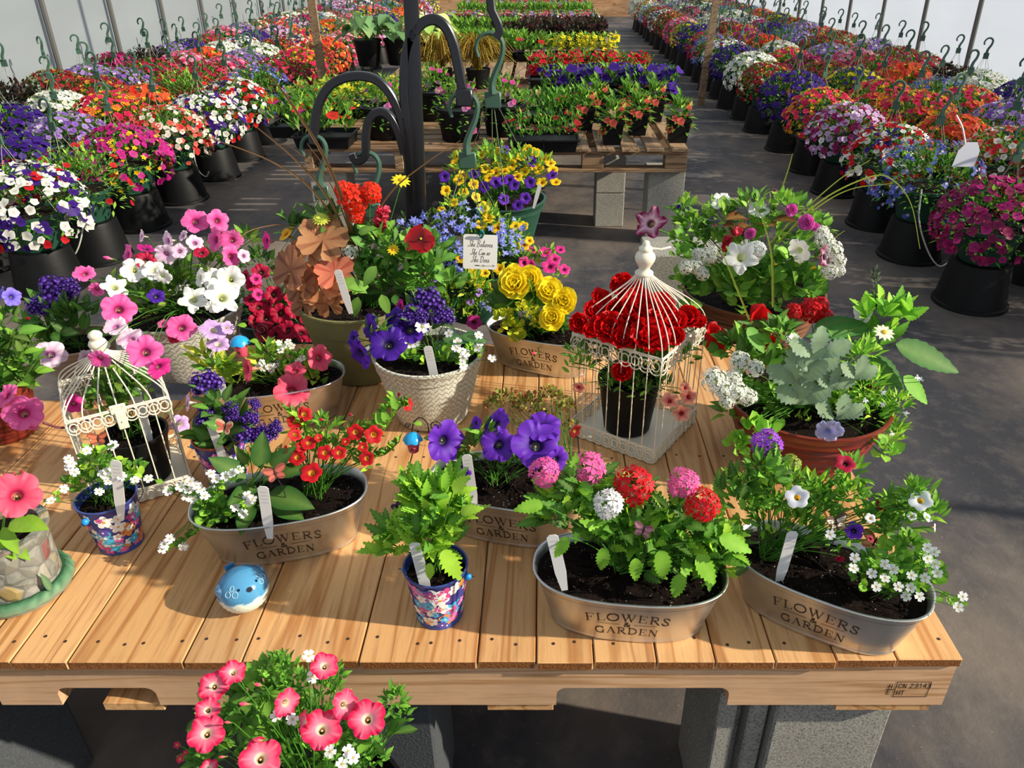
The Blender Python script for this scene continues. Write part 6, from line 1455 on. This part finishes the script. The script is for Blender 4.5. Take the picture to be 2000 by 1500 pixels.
mb = MB(); tc_ = hx('107c74'); q = RS @ V3((.002, -.003, .034)); mb.tube(crom([q, q + V3((-.004, -.002, .008)), q + V3((.003, .01, .02)), aty(912, 330, 1.97)], 6), .0008, 4, tc_)
for pts in (((0, 0, 0), (.006, -.004, .012), (.001, -.006, .020), (-.004, -.003, .008)),): mb.tube(crom([q + V3(p) for p in pts], 6), .0028, 5, tc_)
mb.tube([RS @ V3((-.03, .004, -.04)), aty(905, 560, 1.80), aty(890, 590, 1.79), aty(882, 606, 1.79)], .0018, 5, tc_); mb.build('teal_ribbon', M_MATTE, t)
# yellow and purple basket
hy = aty(975, 385, 2.30); t = thing('hanging_basket', 'hanging green basket of yellow and purple calibrachoa in front of the back table', 'hanging basket', V3((hy.x, 2.30, .64)))
rimpot(t, (hy.x, 2.30), .095, .140, .64, .16, M_GREENP, .022, .004)
hanger(t, aty(963, 88, 2.06), (hy.x, 2.30), .138, .80, 4, 1.25, .2)
pl = P_('calibrachoa_plant', t, (hy.x, 2.30, .78))
for x, y, r, n in ((910, 335, 38, 90), (960, 320, 42, 110), (1010, 325, 42, 110), (1055, 335, 32, 70), (930, 365, 34, 70), (980, 365, 36, 80), (1020, 370, 30, 60), (885, 365, 22, 36), (950, 400, 22, 30)): pl.lump(x, y, r, 2.28, n, .024, .008, kind='lance', cols=BRIGHT + [GM])
pl.flw([(x, y, 11.5) for x, y in ((1000, 310), (1024, 335), (972, 322), (968, 337), (955, 347), (925, 360), (896, 351), (889, 320), (923, 324), (905, 342), (1058, 356), (1085, 355), (1062, 310), (1080, 333), (959, 295), (977, 297), (1018, 306), (1045, 298), (871, 373), (1000, 322), (985, 335), (910, 305), (940, 302), (890, 305), (1075, 318), (1035, 322), (948, 330), (1010, 345), (990, 300), (1030, 292), (930, 385), (1052, 330), (905, 375))], 'cal', 'yellow', 2.32, 2.16, 290, 390, j=.4)
pl.flw([(x, y, 12) for x, y in ((927, 339), (945, 365), (1004, 361), (1035, 356), (1026, 387), (1011, 401), (984, 389), (982, 352), (1040, 315), (1078, 342), (986, 292), (868, 345), (995, 352), (968, 356))], 'cal', 'violet2', 2.30, 2.14, 290, 400, j=.35); pl.done()
ptag(1048, 385, 1055, 360, 2.2, 'white label at the right rim of the yellow and purple basket', .012, txt=False)
# magenta petunia baskets hanging from the low arms
for (cx_, cy_, Y, r, lab, hk_, yb) in ((545, 560, 2.02, .12, 'hanging basket of crimson petunias on the low left arm behind the olive pot', (618, 285), 620),):
    q = aty(cx_, cy_ + 40, Y); t = thing('hanging_basket', lab, 'hanging basket', V3((q.x, Y, q.z - .16)))
    rimpot(t, (q.x, Y), .09, .13, q.z - .16, .15, M_GREENP, .022, .004); hanger(t, aty(hk_[0], hk_[1], Yh), (q.x, Y), .128, q.z - .01, 4, 1.15, .5)
    pl = P_('petunia_plant', t, (q.x, Y, q.z))
    for x, y, rr, n in ((500, 520, 34, 50), (540, 600, 40, 50), (500, 600, 34, 40), (580, 620, 34, 40), (560, 540, 36, 40), (620, 560, 30, 30), (510, 640, 30, 30), (490, 470, 24, 20)): pl.lump(x, y, rr, Y, n, .03, .013, cols=[GD, GM, DEEP[0]])
    random.seed(5); L = [(510, 530, 18), (535, 575, 18), (495, 555, 16), (548, 612, 20), (520, 622, 20), (560, 645, 22), (590, 650, 20), (505, 600, 18), (575, 605, 18), (540, 655, 20), (515, 652, 18), (600, 620, 16), (500, 628, 16), (585, 575, 16), (490, 585, 15), (525, 595, 15, 'L'), (568, 582, 14), (606, 655, 16), (480, 540, 14, 'L')]
    pl.flw(L, 'pet', 'crimson', Y - .02, Y - .15, 500, 660, j=.35); pl.flw([(570, 555, 14), (505, 575, 13), (500, 545, 12), (548, 520, 12)], 'pet', 'hot', Y - .06, Y - .1, 500, 600, j=.4); pl.done()
t = thing('empty_hanger', 'green plastic pot hanger hooked on the innermost low iron arm', 'plant hanger', aty(722, 330, Yh)); hanger(t, aty(722, 318, Yh), (aty(722, 500, Yh).x, Yh), .05, .74, 3, 1.2)

# ================================================================ growing rows of hanging baskets
BK = {  # name : (words, [(colour, share, type)], leaf colours)
 'mag_yel': ('magenta and yellow', [('c01c84', 5, 'p'), ('d02c94', 3, 'p'), ('f6d41c', 3, 'd')], 0), 'white_pur': ('white and deep purple', [('f4f2ea', 6, 'p'), ('3c1480', 3, 'p'), ('d41420', 1, 'p')], 0),
 'coral_white': ('coral and white', [('ec6858', 5, 'p'), ('f0e6d8', 5, 'p'), ('d41420', 2, 'p')], 0), 'violet': ('dark violet', [('3a1480', 8, 'p'), ('52209c', 2, 'p')], 0), 'lobelia': ('blue lobelia', [('5a68c8', 8, 't'), ('7c88dc', 4, 't')], 0),
 'crimson': ('crimson', [('b01440', 6, 'p'), ('d8285c', 3, 'p')], 0), 'red_yel': ('hot pink and golden yellow', [('e8285c', 5, 'p'), ('f6c41c', 4, 'd'), ('f08828', 1, 'p')], 0), 'pink': ('pink', [('ec5c94', 5, 'p'), ('f4b8cc', 3, 'p'), ('c81c50', 2, 'p')], 0),
 'lav': ('lavender and lilac', [('b490dc', 6, 'p'), ('8c5cc0', 3, 'p'), ('ecdcf4', 1, 'p')], 0), 'darkred': ('dark red', [('8c1824', 7, 'p'), ('b02c30', 3, 'p'), ('e0a030', 1, 'p')], 0), 'dark': ('dusky black leaves', [('2c1420', 1, 'p')], 2),
 'orange': ('orange and scarlet', [('f0602c', 6, 'p'), ('e83020', 3, 'p'), ('f4c030', 2, 'd')], 0), 'white': ('white', [('f4f4ec', 9, 'p'), ('e8e4c0', 1, 'p')], 0), 'redwhite': ('red, white and purple', [('dc1c1c', 4, 'p'), ('f4f0e8', 4, 'p'), ('34127c', 2, 'p')], 0),
 'wine': ('wine and magenta', [('8c1050', 6, 'p'), ('c0247c', 3, 'p')], 0), 'yel_pur': ('yellow and purple', [('f0dc30', 5, 'p'), ('3c1684', 5, 'p')], 0), 'pur_lav': ('magenta and pale lilac', [('a8206c', 4, 'p'), ('dcb4e4', 5, 'p'), ('f4f0f4', 1, 'p')], 0), 'sparse_red': ('sparse red', [('cc1c24', 3, 'p')], 3)}
def disc(mb, p, n, R, col, kind, cen=None):
    M = orient(n, p, R); m = 10; vs = [M @ V3((0, 0, -.15))]; c2 = cen or mixc(col, (0, 0, 0), .45)
    if kind == 'd':
        for j in range(m): a = 2 * pi * j / m; r = 1 if j % 2 else .55; vs.append(M @ V3((r * cos(a), r * sin(a), .05)))
        c2 = hx('d88c10')
    else:
        for j in range(m): a = 2 * pi * j / m; r = 1 if j % 2 else .84; vs.append(M @ V3((r * cos(a), r * sin(a), .12 * (1 if j % 4 == 1 else -1))))
    mb.add(vs, [(0, 1 + j, 1 + (j + 1) % m) for j in range(m)], [c2] + [col] * m)
def mass(parent, kind, c, rx, ry, rz, nl, nb, br=.021, leafL=.04, droop=.55, names=('foliage', 'blossoms'), flat=False, top=False):
    words, cl, lf = BK[kind]; mb = MB(); c = V3(c)
    cols = [[hx('3f7a2c'), hx('5c9a38'), hx('2c5a24'), hx('7cb044')], 0, [hx('241c20'), hx('38242c'), hx('1c2418'), hx('2c301c')], [hx('6a9a3c'), hx('4c8030'), hx('8cb84c'), hx('3a6a2c')]][lf]
    def pt(sh):
        d = V3((random.gauss(0, 1), random.gauss(0, 1), random.gauss(0, 1))).normalized()
        if flat: p = V3((U(-1, 1) * rx, U(-1, 1) * ry, U(.2, 1) * rz if not top else U(.75, 1.05) * rz)); return c + p, V3((p.x * .5 / rx, p.y * .5 / ry, 1)).normalized()
        if d.z < -droop: d.z = -d.z
        return c + V3((d.x * rx, d.y * ry, d.z * rz)) * U(sh, 1), d
    for i in range(nl):
        p, d = pt(.45); leaf(mb, p, d * .8 + V3((U(-.6, .6), U(-.6, .6), U(-.1, .8))), V3((0, 0, 1)) + d * .4, leafL * U(.6, 1.2), leafL * (.36 if lf != 2 else .7) * U(.8, 1.2), 'lance' if lf != 2 else 'heart', jit(random.choice(cols), .2), .25, .2, 2, vein=False)
    f = mb.build(names[0], M_LEAF, parent, True, 180)
    pool = [x for x in cl for _ in range(x[1])]; groups = {}
    for i in range(nb):
        p, d = pt(.96); col, _, ty = random.choice(pool); groups.setdefault((col, ty), []).append((p + d * .012, d))
    for (col, ty), l in groups.items():
        mb = MB()
        for p, d in l:
            n = (d + V3((U(-.5, .5), U(-.6, .3), U(0, .7)))).normalized(); disc(mb, p, n, (br if ty == 'p' else .017 if ty == 'd' else .010) * U(.8, 1.2), jit(hx(col), .15), ty, hx('ecdcb0') if ty == 't' else None)
            if ty == 't':
                for q in range(3): disc(mb, p + V3((U(-.02, .02), U(-.02, .02), U(-.02, .02))), n, .010, jit(hx(col), .2), 't')
        b = mb.build(names[1], M_PETAL, parent, True, 180); b['kind'] = 'stuff'
    f['kind'] = 'stuff'
random.seed(99)
protos = {}
def basket_proto(kind):
    t = thing('hanging_basket', '-', 'hanging basket', V3((0, 0, 0)), 'baskets of the growing rows'); mb = MB()
    mb.lathe([(.105, 0), (.108, .006), (.145, .145), (.152, .15), (.152, .165), (.146, .166), (.14, .15)], 24, capb=False); mb.build('pot', M_GREENP, t, True, 40)
    mb = MB(); mb.lathe([(.142, .152), (.07, .158), (.001, .160)], 20); mb.build('soil', M_SOIL, t)
    nl, nb = (900, 320) if kind not in ('sparse_red', 'dark') else (900, 26 if kind == 'sparse_red' else 8)
    if kind == 'lobelia': nb = 150
    mass(t, kind, (0, 0, .175), .262, .262, .205, nl, nb, .0180 if kind in ('coral_white', 'darkred', 'crimson', 'lav', 'yel_pur') else .0225)
    mb = MB(); T = V3((U(-.03, .03), U(-.02, .02), .60)); k = 1.2
    w = crom([T + V3((x * k, 0, z * k)) for x, z in ((-.030, -.022), (-.034, -.004), (-.022, .016), (-.002, .020), (.014, .006), (.012, -.02), (-.002, -.05), (-.004, -.075))], 4); m = len(w)
    mb.tube(w, [.0065 + .006 * (i / m) ** 2 for i in range(m)], 5, hx('3c5a4a')); bb = w[-1]; mb.box((bb.x - .02, bb.y - .005, bb.z - .04), (bb.x + .02, bb.y + .005, bb.z + .005), hx('3c5a4a'))
    mb.build('hanger_hook', M_HOOKG, t)
    mb = MB()
    for i in range(4): a = .4 + i * pi / 2; mb.tube([bb + V3((cos(a) * .015, 0, -.035)), (.145 * cos(a), .145 * sin(a), .165)], .0015, 3, hx('8a9080'), cap=False)
    mb.build('hanger_strings', M_MATTE, t)
    return t
buck = thing('upturned_nursery_pot', '-', 'pot stand', V3((0, 0, 0)), 'upturned black pots that carry the baskets'); mb = MB()
mb.lathe([(.166, 0), (.168, .004), (.166, .016), (.158, .020), (.132, .200), (.128, .212), (.110, .216), (.104, .213)], 36); mb.build('pot_shell', M_BLACKP, buck, True, 30)
for k in BK: protos[k] = basket_proto(k)
kids_index(); used = set(); bused = [0]
ORD = ['first', 'second', 'third', 'fourth', 'fifth', 'sixth', 'seventh', 'eighth', 'ninth', 'tenth', 'eleventh', 'twelfth', 'thirteenth', 'fourteenth', 'fifteenth', 'sixteenth', 'seventeenth', 'eighteenth', 'nineteenth', 'twentieth', 'twenty-first', 'twenty-second', 'twenty-third', 'twenty-fourth', 'twenty-fifth', 'twenty-sixth', 'twenty-seventh', 'twenty-eighth', 'twenty-ninth', 'thirtieth']
def put(kind, x, y, lab, blab, sc=1.0, rz=None):
    rz = U(0, 6.28) if rz is None else rz; a = (rz % 1.2) - .6
    if kind not in used: used.add(kind); o = protos[kind]; o.location = (x, y, .216); o.rotation_euler = (0, 0, a); o.scale = (sc,) * 3
    else: o = copy_tree(protos[kind], (x, y, .216), a, sc)
    o['label'] = lab
    if not bused[0]: bused[0] = 1; b = buck; b.location = (x, y, 0)
    else: b = copy_tree(buck, (x, y, 0), rz)
    b['label'] = blab
LROW = [[('white_pur', 'sparse_red', 'mag_yel', 'coral_white', 'white_pur', 'redwhite', 'lobelia', 'crimson', 'red_yel', 'darkred', 'orange')], [('orange', 'violet', 'lav', 'red_yel', 'orange', 'sparse_red', 'crimson', 'pink', 'lav', 'white', 'darkred')], [('lobelia', 'violet', 'pink', 'violet', 'white', 'darkred', 'lav', 'crimson', 'pink', 'orange')], [('lobelia', 'lav', 'pink', 'crimson', 'dark', 'darkred', 'lav', 'wine', 'dark', 'lav')]]
RROW = [[('wine', 'lobelia', 'redwhite', 'pur_lav', 'red_yel', 'violet', 'darkred', 'white', 'violet', 'white_pur', 'lobelia', 'crimson')], [('darkred', 'coral_white', 'orange', 'red_yel', 'red_yel', 'yel_pur', 'darkred', 'wine', 'red_yel', 'white', 'orange')], [('lobelia', 'pink', 'crimson', 'lav', 'red_yel', 'lobelia', 'orange', 'crimson', 'pink', 'lav', 'darkred')], [('pink', 'dark', 'violet', 'wine', 'violet', 'white', 'dark', 'crimson', 'darkred', 'lav', 'coral_white')]]
allk = [k for k in BK if k not in ('sparse_red', 'dark')]
rname = ['aisle row', 'second row', 'third row', 'row against the wall']
for side_, xs_, rows_, y0, st_ in (('left', (-2.42, -2.98, -3.50, -4.0), LROW, 3.50, .555), ('right', (2.02, 2.55, 3.08, 3.62), RROW, 3.33, .60)):
    for r, x in enumerate(xs_):
        seq = rows_[r][0]; n = int((18.2 - y0) / st_)
        for i in range(n):
            y = y0 + st_ * i + (st_ * .5 if r % 2 else 0)
            if side_ == 'left' and r == 0: y = [3.50, 3.93, 4.47, 5.03, 5.62, 6.20, 6.80, 7.50][i] if i < 8 else 7.5 + .57 * (i - 7)
            if side_ == 'right' and r == 0: y = [3.33, 3.96, 4.50, 5.20, 5.80, 6.50, 7.25][i] if i < 7 else 7.25 + .6 * (i - 6)
            kind = seq[i] if i < len(seq) else random.choice(allk)
            j = .02 if r == 0 else .05
            where = '%s in the %s %s' % (ORD[i], side_, rname[r])
            put(kind, x + U(-j, j), y + U(-j, j) * .5, '%s flowers, hanging basket %s' % (BK[kind][0], where), 'upturned black pot, %s' % where, U(.94, 1.06))
# near strays at the frame edges
put('pink', 2.62, 2.95, 'pink hanging basket at the right frame edge, nearest the camera beyond the aisle row', 'upturned black pot nearest the right frame edge', 1.0)
for pts, lab in ((((1800, 370), (1795, 430), (1812, 490), (1835, 520), (1862, 505), (1880, 500)), 'white drip tube hanging beside the blue lobelia basket on the right'), (((156, 385), (162, 440), (150, 490), (128, 510), (112, 495)), 'white drip tube looping below the nearest left hand basket'), (((385, 230), (378, 290), (386, 330), (402, 345), (408, 335)), 'white drip tube dangling between the left aisle pots')):
    Y = {1800: 3.74, 156: 3.6, 385: 5.3}[pts[0][0]]; a = aty(*pts[0], Y); t = thing('drip_tube', lab, 'tube', a); mb = MB(); mb.tube(crom([aty(x, y, Y) for x, y in pts], 6), .004, 6, hx('d8d6cc')); mb.build('tube_body', M_MATTE, t)
a = aty(1885, 275, 3.75); t = thing('basket_label', 'large white oval tag hanging over the lobelia basket on the right', 'plant label', a); mb = MB(); b_ = aty(1892, 312, 3.72)
vs = []; o2 = [(-.4, .9), (.4, .9), (.8, .3), (.85, -.9), (-.85, -.9), (-.8, .3)]; c_ = aty(1890, 302, 3.72); s = pxm(c_, 26)
for dy in (0, .002): vs += [c_ + V3((x * s + .12 * s * z, dy, z * s)) for x, z in o2]
mb.add(vs, [tuple(range(5, -1, -1)), tuple(range(6, 12))] + [(i, (i + 1) % 6, (i + 1) % 6 + 6, i + 6) for i in range(6)], hx('e4eaf4')); mb.tube(crom([aty(1868, 225, 3.75), aty(1880, 250, 3.74), aty(1886, 284, 3.73)], 5), .004, 5, hx('e8e8e8')); mb.build('tag_blade', M_PAINT, t)

# ================================================================ bedding plants on the back tables
BK.update({'t_darkred': ('', [('a81c20', 1, 'p')], 0), 't_lime': ('', [('f0e030', 3, 'p'), ('e8d820', 2, 'd')], 3), 't_cel': ('', [('f4dc18', 1, 'd'), ('f8e828', 1, 'p')], 3), 't_red': ('', [('e8203c', 5, 'p'), ('cc1430', 3, 'p')], 0), 't_vio': ('', [('40188c', 1, 'p'), ('5a28ac', 1, 'p')], 0), 't_green': ('', [('c83030', 1, 'p')], 0),
 't_coleus': ('', [('5c1020', 1, 'p')], 2), 't_grass': ('', [('c8d868', 1, 't')], 3), 't_mix': ('', [('e8407c', 3, 'p'), ('e42838', 3, 'p'), ('b490dc', 2, 'p'), ('f0e8e0', 1, 'p')], 0), 't_coral': ('', [('ec6450', 1, 'p')], 3), 't_pink': ('', [('c84890', 2, 'p'), ('d88cc0', 1, 'p')], 3), 't_zin': ('', [('e03828', 1, 'p'), ('d82c8c', 1, 'p')], 3)})
HW = hx('1a1b1d')
def flatproto(kind, w, d, h, nl, nb, br, lL, pot='tray', top=False):
    t = thing('nursery_tray' if pot == 'tray' else 'nursery_pot_planter', '-', 'bedding plants' if pot == 'tray' else 'planter', V3((0, 0, 0))); mb = MB()
    if pot == 'tray':
        hh = .065
        mb.loft([[V3((sx * (w / 2 + o), sy * (d / 2 + o), z)) for sx, sy in ((-1, -1), (1, -1), (1, 1), (-1, 1))] for o, z in ((-.015, .0), (-.004, hh - .01), (.006, hh - .008), (.006, hh), (-.004, hh), (-.008, hh - .02))]); 
        mb.box((-.004, -d / 2 - .002, .004), (.004, -d / 2 + .012, hh + .004))
        mb.build('tray', M_BLACKP, t, True, 30); zt = hh - .02
    elif pot == 'square':
        hh = .125
        mb.loft([[V3((sx * (w * q), sy * (d * q), z)) for sx, sy in ((-1, -1), (1, -1), (1, 1), (-1, 1))] for q, z in ((.36, 0), (.46, hh - .02), (.50, hh - .018), (.50, hh), (.47, hh), (.46, hh - .015))]); mb.build('pot', M_BLACKP, t, True, 30); zt = hh - .02
    else:
        hh = .17
        mb.lathe([(w * .38, 0), (w * .39, .004), (w * .46, hh - .02), (w * .5, hh - .018), (w * .5, hh), (w * .46, hh), (w * .45, hh - .02)], 28); mb.build('pot', M_BLACKP, t, True, 40); zt = hh - .02
    mass(t, kind, (0, 0, zt), w * .54, d * .54, h, nl, nb, br, lL, flat=pot == 'tray', top=False)
    return t
TP = {}
def tput(key, px, py, lab, args=None, grp='bedding plants on the back tables', dy=0):
    p = atz(px, py, TH) if px is not None else py
    if key not in TP: o = TP[key] = flatproto(*args); kids_index(); o.location = (p.x, p.y, TH)
    else: o = copy_tree(TP[key], (p.x, p.y, TH), 0)
    o['label'] = lab; o['group'] = grp
    return o
A_ = {'darkred': ('t_darkred', .36, .26, .13, 420, 22, .022, .035), 'lime': ('t_lime', .34, .30, .17, 420, 90, .019, .04), 'red': ('t_red', .36, .30, .18, 300, 90, .036, .045), 'vio': ('t_vio', .36, .30, .17, 300, 70, .036, .045), 'green': ('t_green', .32, .28, .12, 330, 5, .02, .05), 'cel': ('t_cel', .34, .26, .17, 240, 110, .024, .045),
 'coleus': ('t_coleus', .42, .36, .16, 360, 30, .03, .05), 'grass': ('t_grass', .40, .34, .17, 520, 6, .02, .07), 'mix': ('t_mix', .42, .36, .17, 300, 100, .03, .045), 'coral': ('t_coral', .125, .125, .14, 150, 12, .021, .055, 'square'), 'pinkpot': ('t_pink', .26, .26, .17, 320, 16, .020, .04, 'round'), 'zin': ('t_zin', .30, .24, .17, 240, 8, .03, .06)}
rows = [('zin', 640, 282, 'black tray of bright green zinnias at the left front of the back table'), ('darkred', 1062, 288, 'black tray of trailing plants with dark red flowers at the front of the back table'), ('coral', 1194, 280, 'black square pot with coral flowers, leftmost of the three front square pots'), ('coral', 1243, 262, 'black square pot with coral flowers, middle and farthest back of the three square pots'), ('coral', 1322, 276, 'black square pot with coral flowers on the right front corner of the back table'),
 ('pinkpot', 755, 268, 'black round pot right behind the iron post'), ('pinkpot', 900, 272, 'black round pot of small pink flowers seen through the big iron arch'), ('pinkpot', 985, 262, 'dark round pot of small pink flowers right of the iron arch'), ('lime', 690, 225, 'lime leaved tray with yellow flowers seen inside the low arch'), ('lime', 775, 222, 'lime leaved tray with yellow flowers behind the iron post'), ('lime', 640, 232, 'lime leaved tray with yellow flowers at the left edge of the back table'), ('pinkpot', 850, 232, 'round pot of small pink flowers under the big iron arch'), ('green', 1060, 238, 'tray of glossy green leaves behind the dark red trailing flowers'), ('green', 1125, 232, 'tray of green leaves left of the coral flowers'),
 ('coral', 1165, 236, 'coral flowers in a square pot behind the dark red tray'), ('coral', 1225, 238, 'coral flowers in a square pot in the second rank'), ('coral', 1275, 236, 'coral flowers in a square pot near the right edge, second rank'), ('coral', 1140, 252, 'coral flowers in a square pot directly behind the dark red tray'), ('zin', 590, 262, 'green zinnia tray on the extreme left of the back table'), ('vio', 1110, 196, 'tray of violet petunias, leftmost of the violet ones'), ('vio', 1190, 192, 'tray of violet petunias in the middle of the violet ones'), ('vio', 1262, 196, 'tray of violet petunias at the right edge of the back table'), ('red', 1080, 168, 'tray of scarlet petunias, left one'), ('red', 1150, 165, 'tray of scarlet petunias, middle one'), ('red', 1218, 168, 'tray of scarlet petunias, right one'),
 ('cel', 1108, 116, 'tray of bright yellow plumes'), ('cel', 1168, 116, 'tray of yellow plumes at the table edge'), ('grass', 880, 112, 'tray of upright light green seedlings, left'), ('grass', 930, 110, 'tray of upright light green seedlings, middle'), ('grass', 985, 112, 'tray of upright light green seedlings, right'), ('coleus', 1000, 86, 'tray of dark burgundy coleus, left'), ('coleus', 1060, 84, 'tray of dark burgundy coleus, middle'), ('coleus', 1120, 84, 'tray of dark burgundy coleus, right'), ('zin', 1040, 118, 'tray of copper leaved seedlings')]
for k, x, y, lab in rows: tput(k, x, y, lab, A_[k])
colw = {'grass': 'light green seedlings', 'mix': 'pink and red flowers', 'coleus': 'dark burgundy leaves', 'red': 'scarlet petunias', 'lime': 'yellow flowers'}
for k, y in enumerate(BT[2:]):
    for r in range(4):
        for c in range(4):
            kk = (('grass', 'coleus', 'mix', 'mix'), ('grass', 'mix', 'mix', 'red'), ('mix', 'red', 'mix', 'mix'), ('mix', 'mix', 'red', 'mix'))[min(k, 3)][r]
            if k == 0 and r == 0: kk = 'grass' if c < 2 else 'coleus'
            tput(kk, None, V3((-1.0 + .5 * c, y + .25 + .48 * r, 0)), '%s tray, %s from left, %s rank, %s back table' % (colw[kk], ORD[c], ORD[r], names[k + 2]), A_[kk])
for k_, (x, y, lab) in enumerate(((722, 128, 'black pot of blue green hostas, left one'), (780, 126, 'black pot of blue green hostas, right one beside the iron post'), (842, 118, 'pot of variegated hostas seen under the big arch'))):
    p = atz(x, y, TH); t = thing('hosta_planter', lab, 'planter', V3((p.x, p.y, TH)), 'potted hostas'); mb = MB(); mb.lathe([(.09, TH), (.095, TH + .01), (.12, TH + .2), (.128, TH + .2), (.128, TH + .22), (.11, TH + .21)], 24, (p.x, p.y, 0)); mb.build('pot', M_BLACKP, t, True, 40)
    pl = P_('hosta_plant', t, (p.x, p.y, TH + .2)); g = [hx('6f9c7c'), hx('87ac84'), hx('507c5c')] if k_ < 2 else [hx('9cc070'), hx('d0dca0')]
    for i in range(30):
        a = U(0, 6.28); q = U(.05, .2); e = V3((p.x + q * cos(a), p.y + q * sin(a), TH + U(.30, .46) - q * .3)); pl.mb.tube([pl.root, e], .004, 4, hx('8cae6c'), cap=False); leaf(pl.mb, e, V3((cos(a), sin(a), -.1)), V3((0, 0, 1)), .15, .11, 'heart', jit(random.choice(g), .12), .45, .25, 5)
    pl.done()
for x, y, lab in ((862, 172, 'brown ornamental grass, left clump'), (935, 172, 'brown and olive ornamental grass, right clump')):
    p = atz(x, y, TH); t = thing('grass_planter', lab, 'planter', V3((p.x, p.y, TH)), 'potted ornamental grasses'); mb = MB(); mb.lathe([(.07, TH), (.095, TH + .14), (.09, TH + .13)], 20, (p.x, p.y, 0)); mb.build('pot', M_BLACKP, t, True, 40); mb = MB()
    for i in range(260):
        a = U(0, 6.28); q = U(.05, .30); h_ = U(.12, .34); w = bez((p.x + U(-.03, .03), p.y + U(-.03, .03), TH + .13), (p.x + q * .4 * cos(a), p.y + q * .4 * sin(a), TH + .13 + h_ * 1.3), (p.x + q * cos(a), p.y + q * sin(a), TH + .1 + h_ * .5), 5); mb.tube(w, .0022, 3, jit(random.choice([hx('8c6a34'), hx('a08c34'), hx('76581f'), hx('9c9440')]), .2), cap=False)
    o = mb.build('grass_tuft', M_LEAF, t); o['kind'] = 'stuff'

# ================================================================ light and camera
w = bpy.data.worlds.new('overcast_roof_light'); bpy.context.scene.world = w; w.use_nodes = True
bg = w.node_tree.nodes['Background']; bg.inputs[0].default_value = (.80, .88, 1.0, 1); bg.inputs[1].default_value = .66
sd = bpy.data.lights.new('sun', 'SUN'); sd.energy = 7.0; sd.color = (1.0, .90, .74); sd.angle = radians(1.0)
so = bpy.data.objects.new('sun', sd); C.objects.link(so)
az, el = radians(-12), radians(28); sv_ = V3((cos(el) * cos(az), cos(el) * sin(az), sin(el))); so.rotation_euler = sv_.to_track_quat('Z', 'Y').to_euler()
cd = bpy.data.cameras.new('camera'); cd.sensor_width = 36; cd.sensor_fit = 'HORIZONTAL'; cd.lens = FX / 2000 * 36; cd.shift_x = -60 / 2000; cd.clip_start = .05; cd.clip_end = 100
co = bpy.data.objects.new('camera', cd); C.objects.link(co); co.location = CAM; co.rotation_euler = (pi / 2 - PITCH, 0, 0)
sc = bpy.context.scene; sc.camera = co
sc.view_settings.view_transform = 'Standard'; sc.view_settings.look = 'None'; sc.view_settings.gamma = 1; sc.view_settings.use_curve_mapping = False; sc.view_settings.exposure = 0.0
sc.cycles.max_bounces = 6
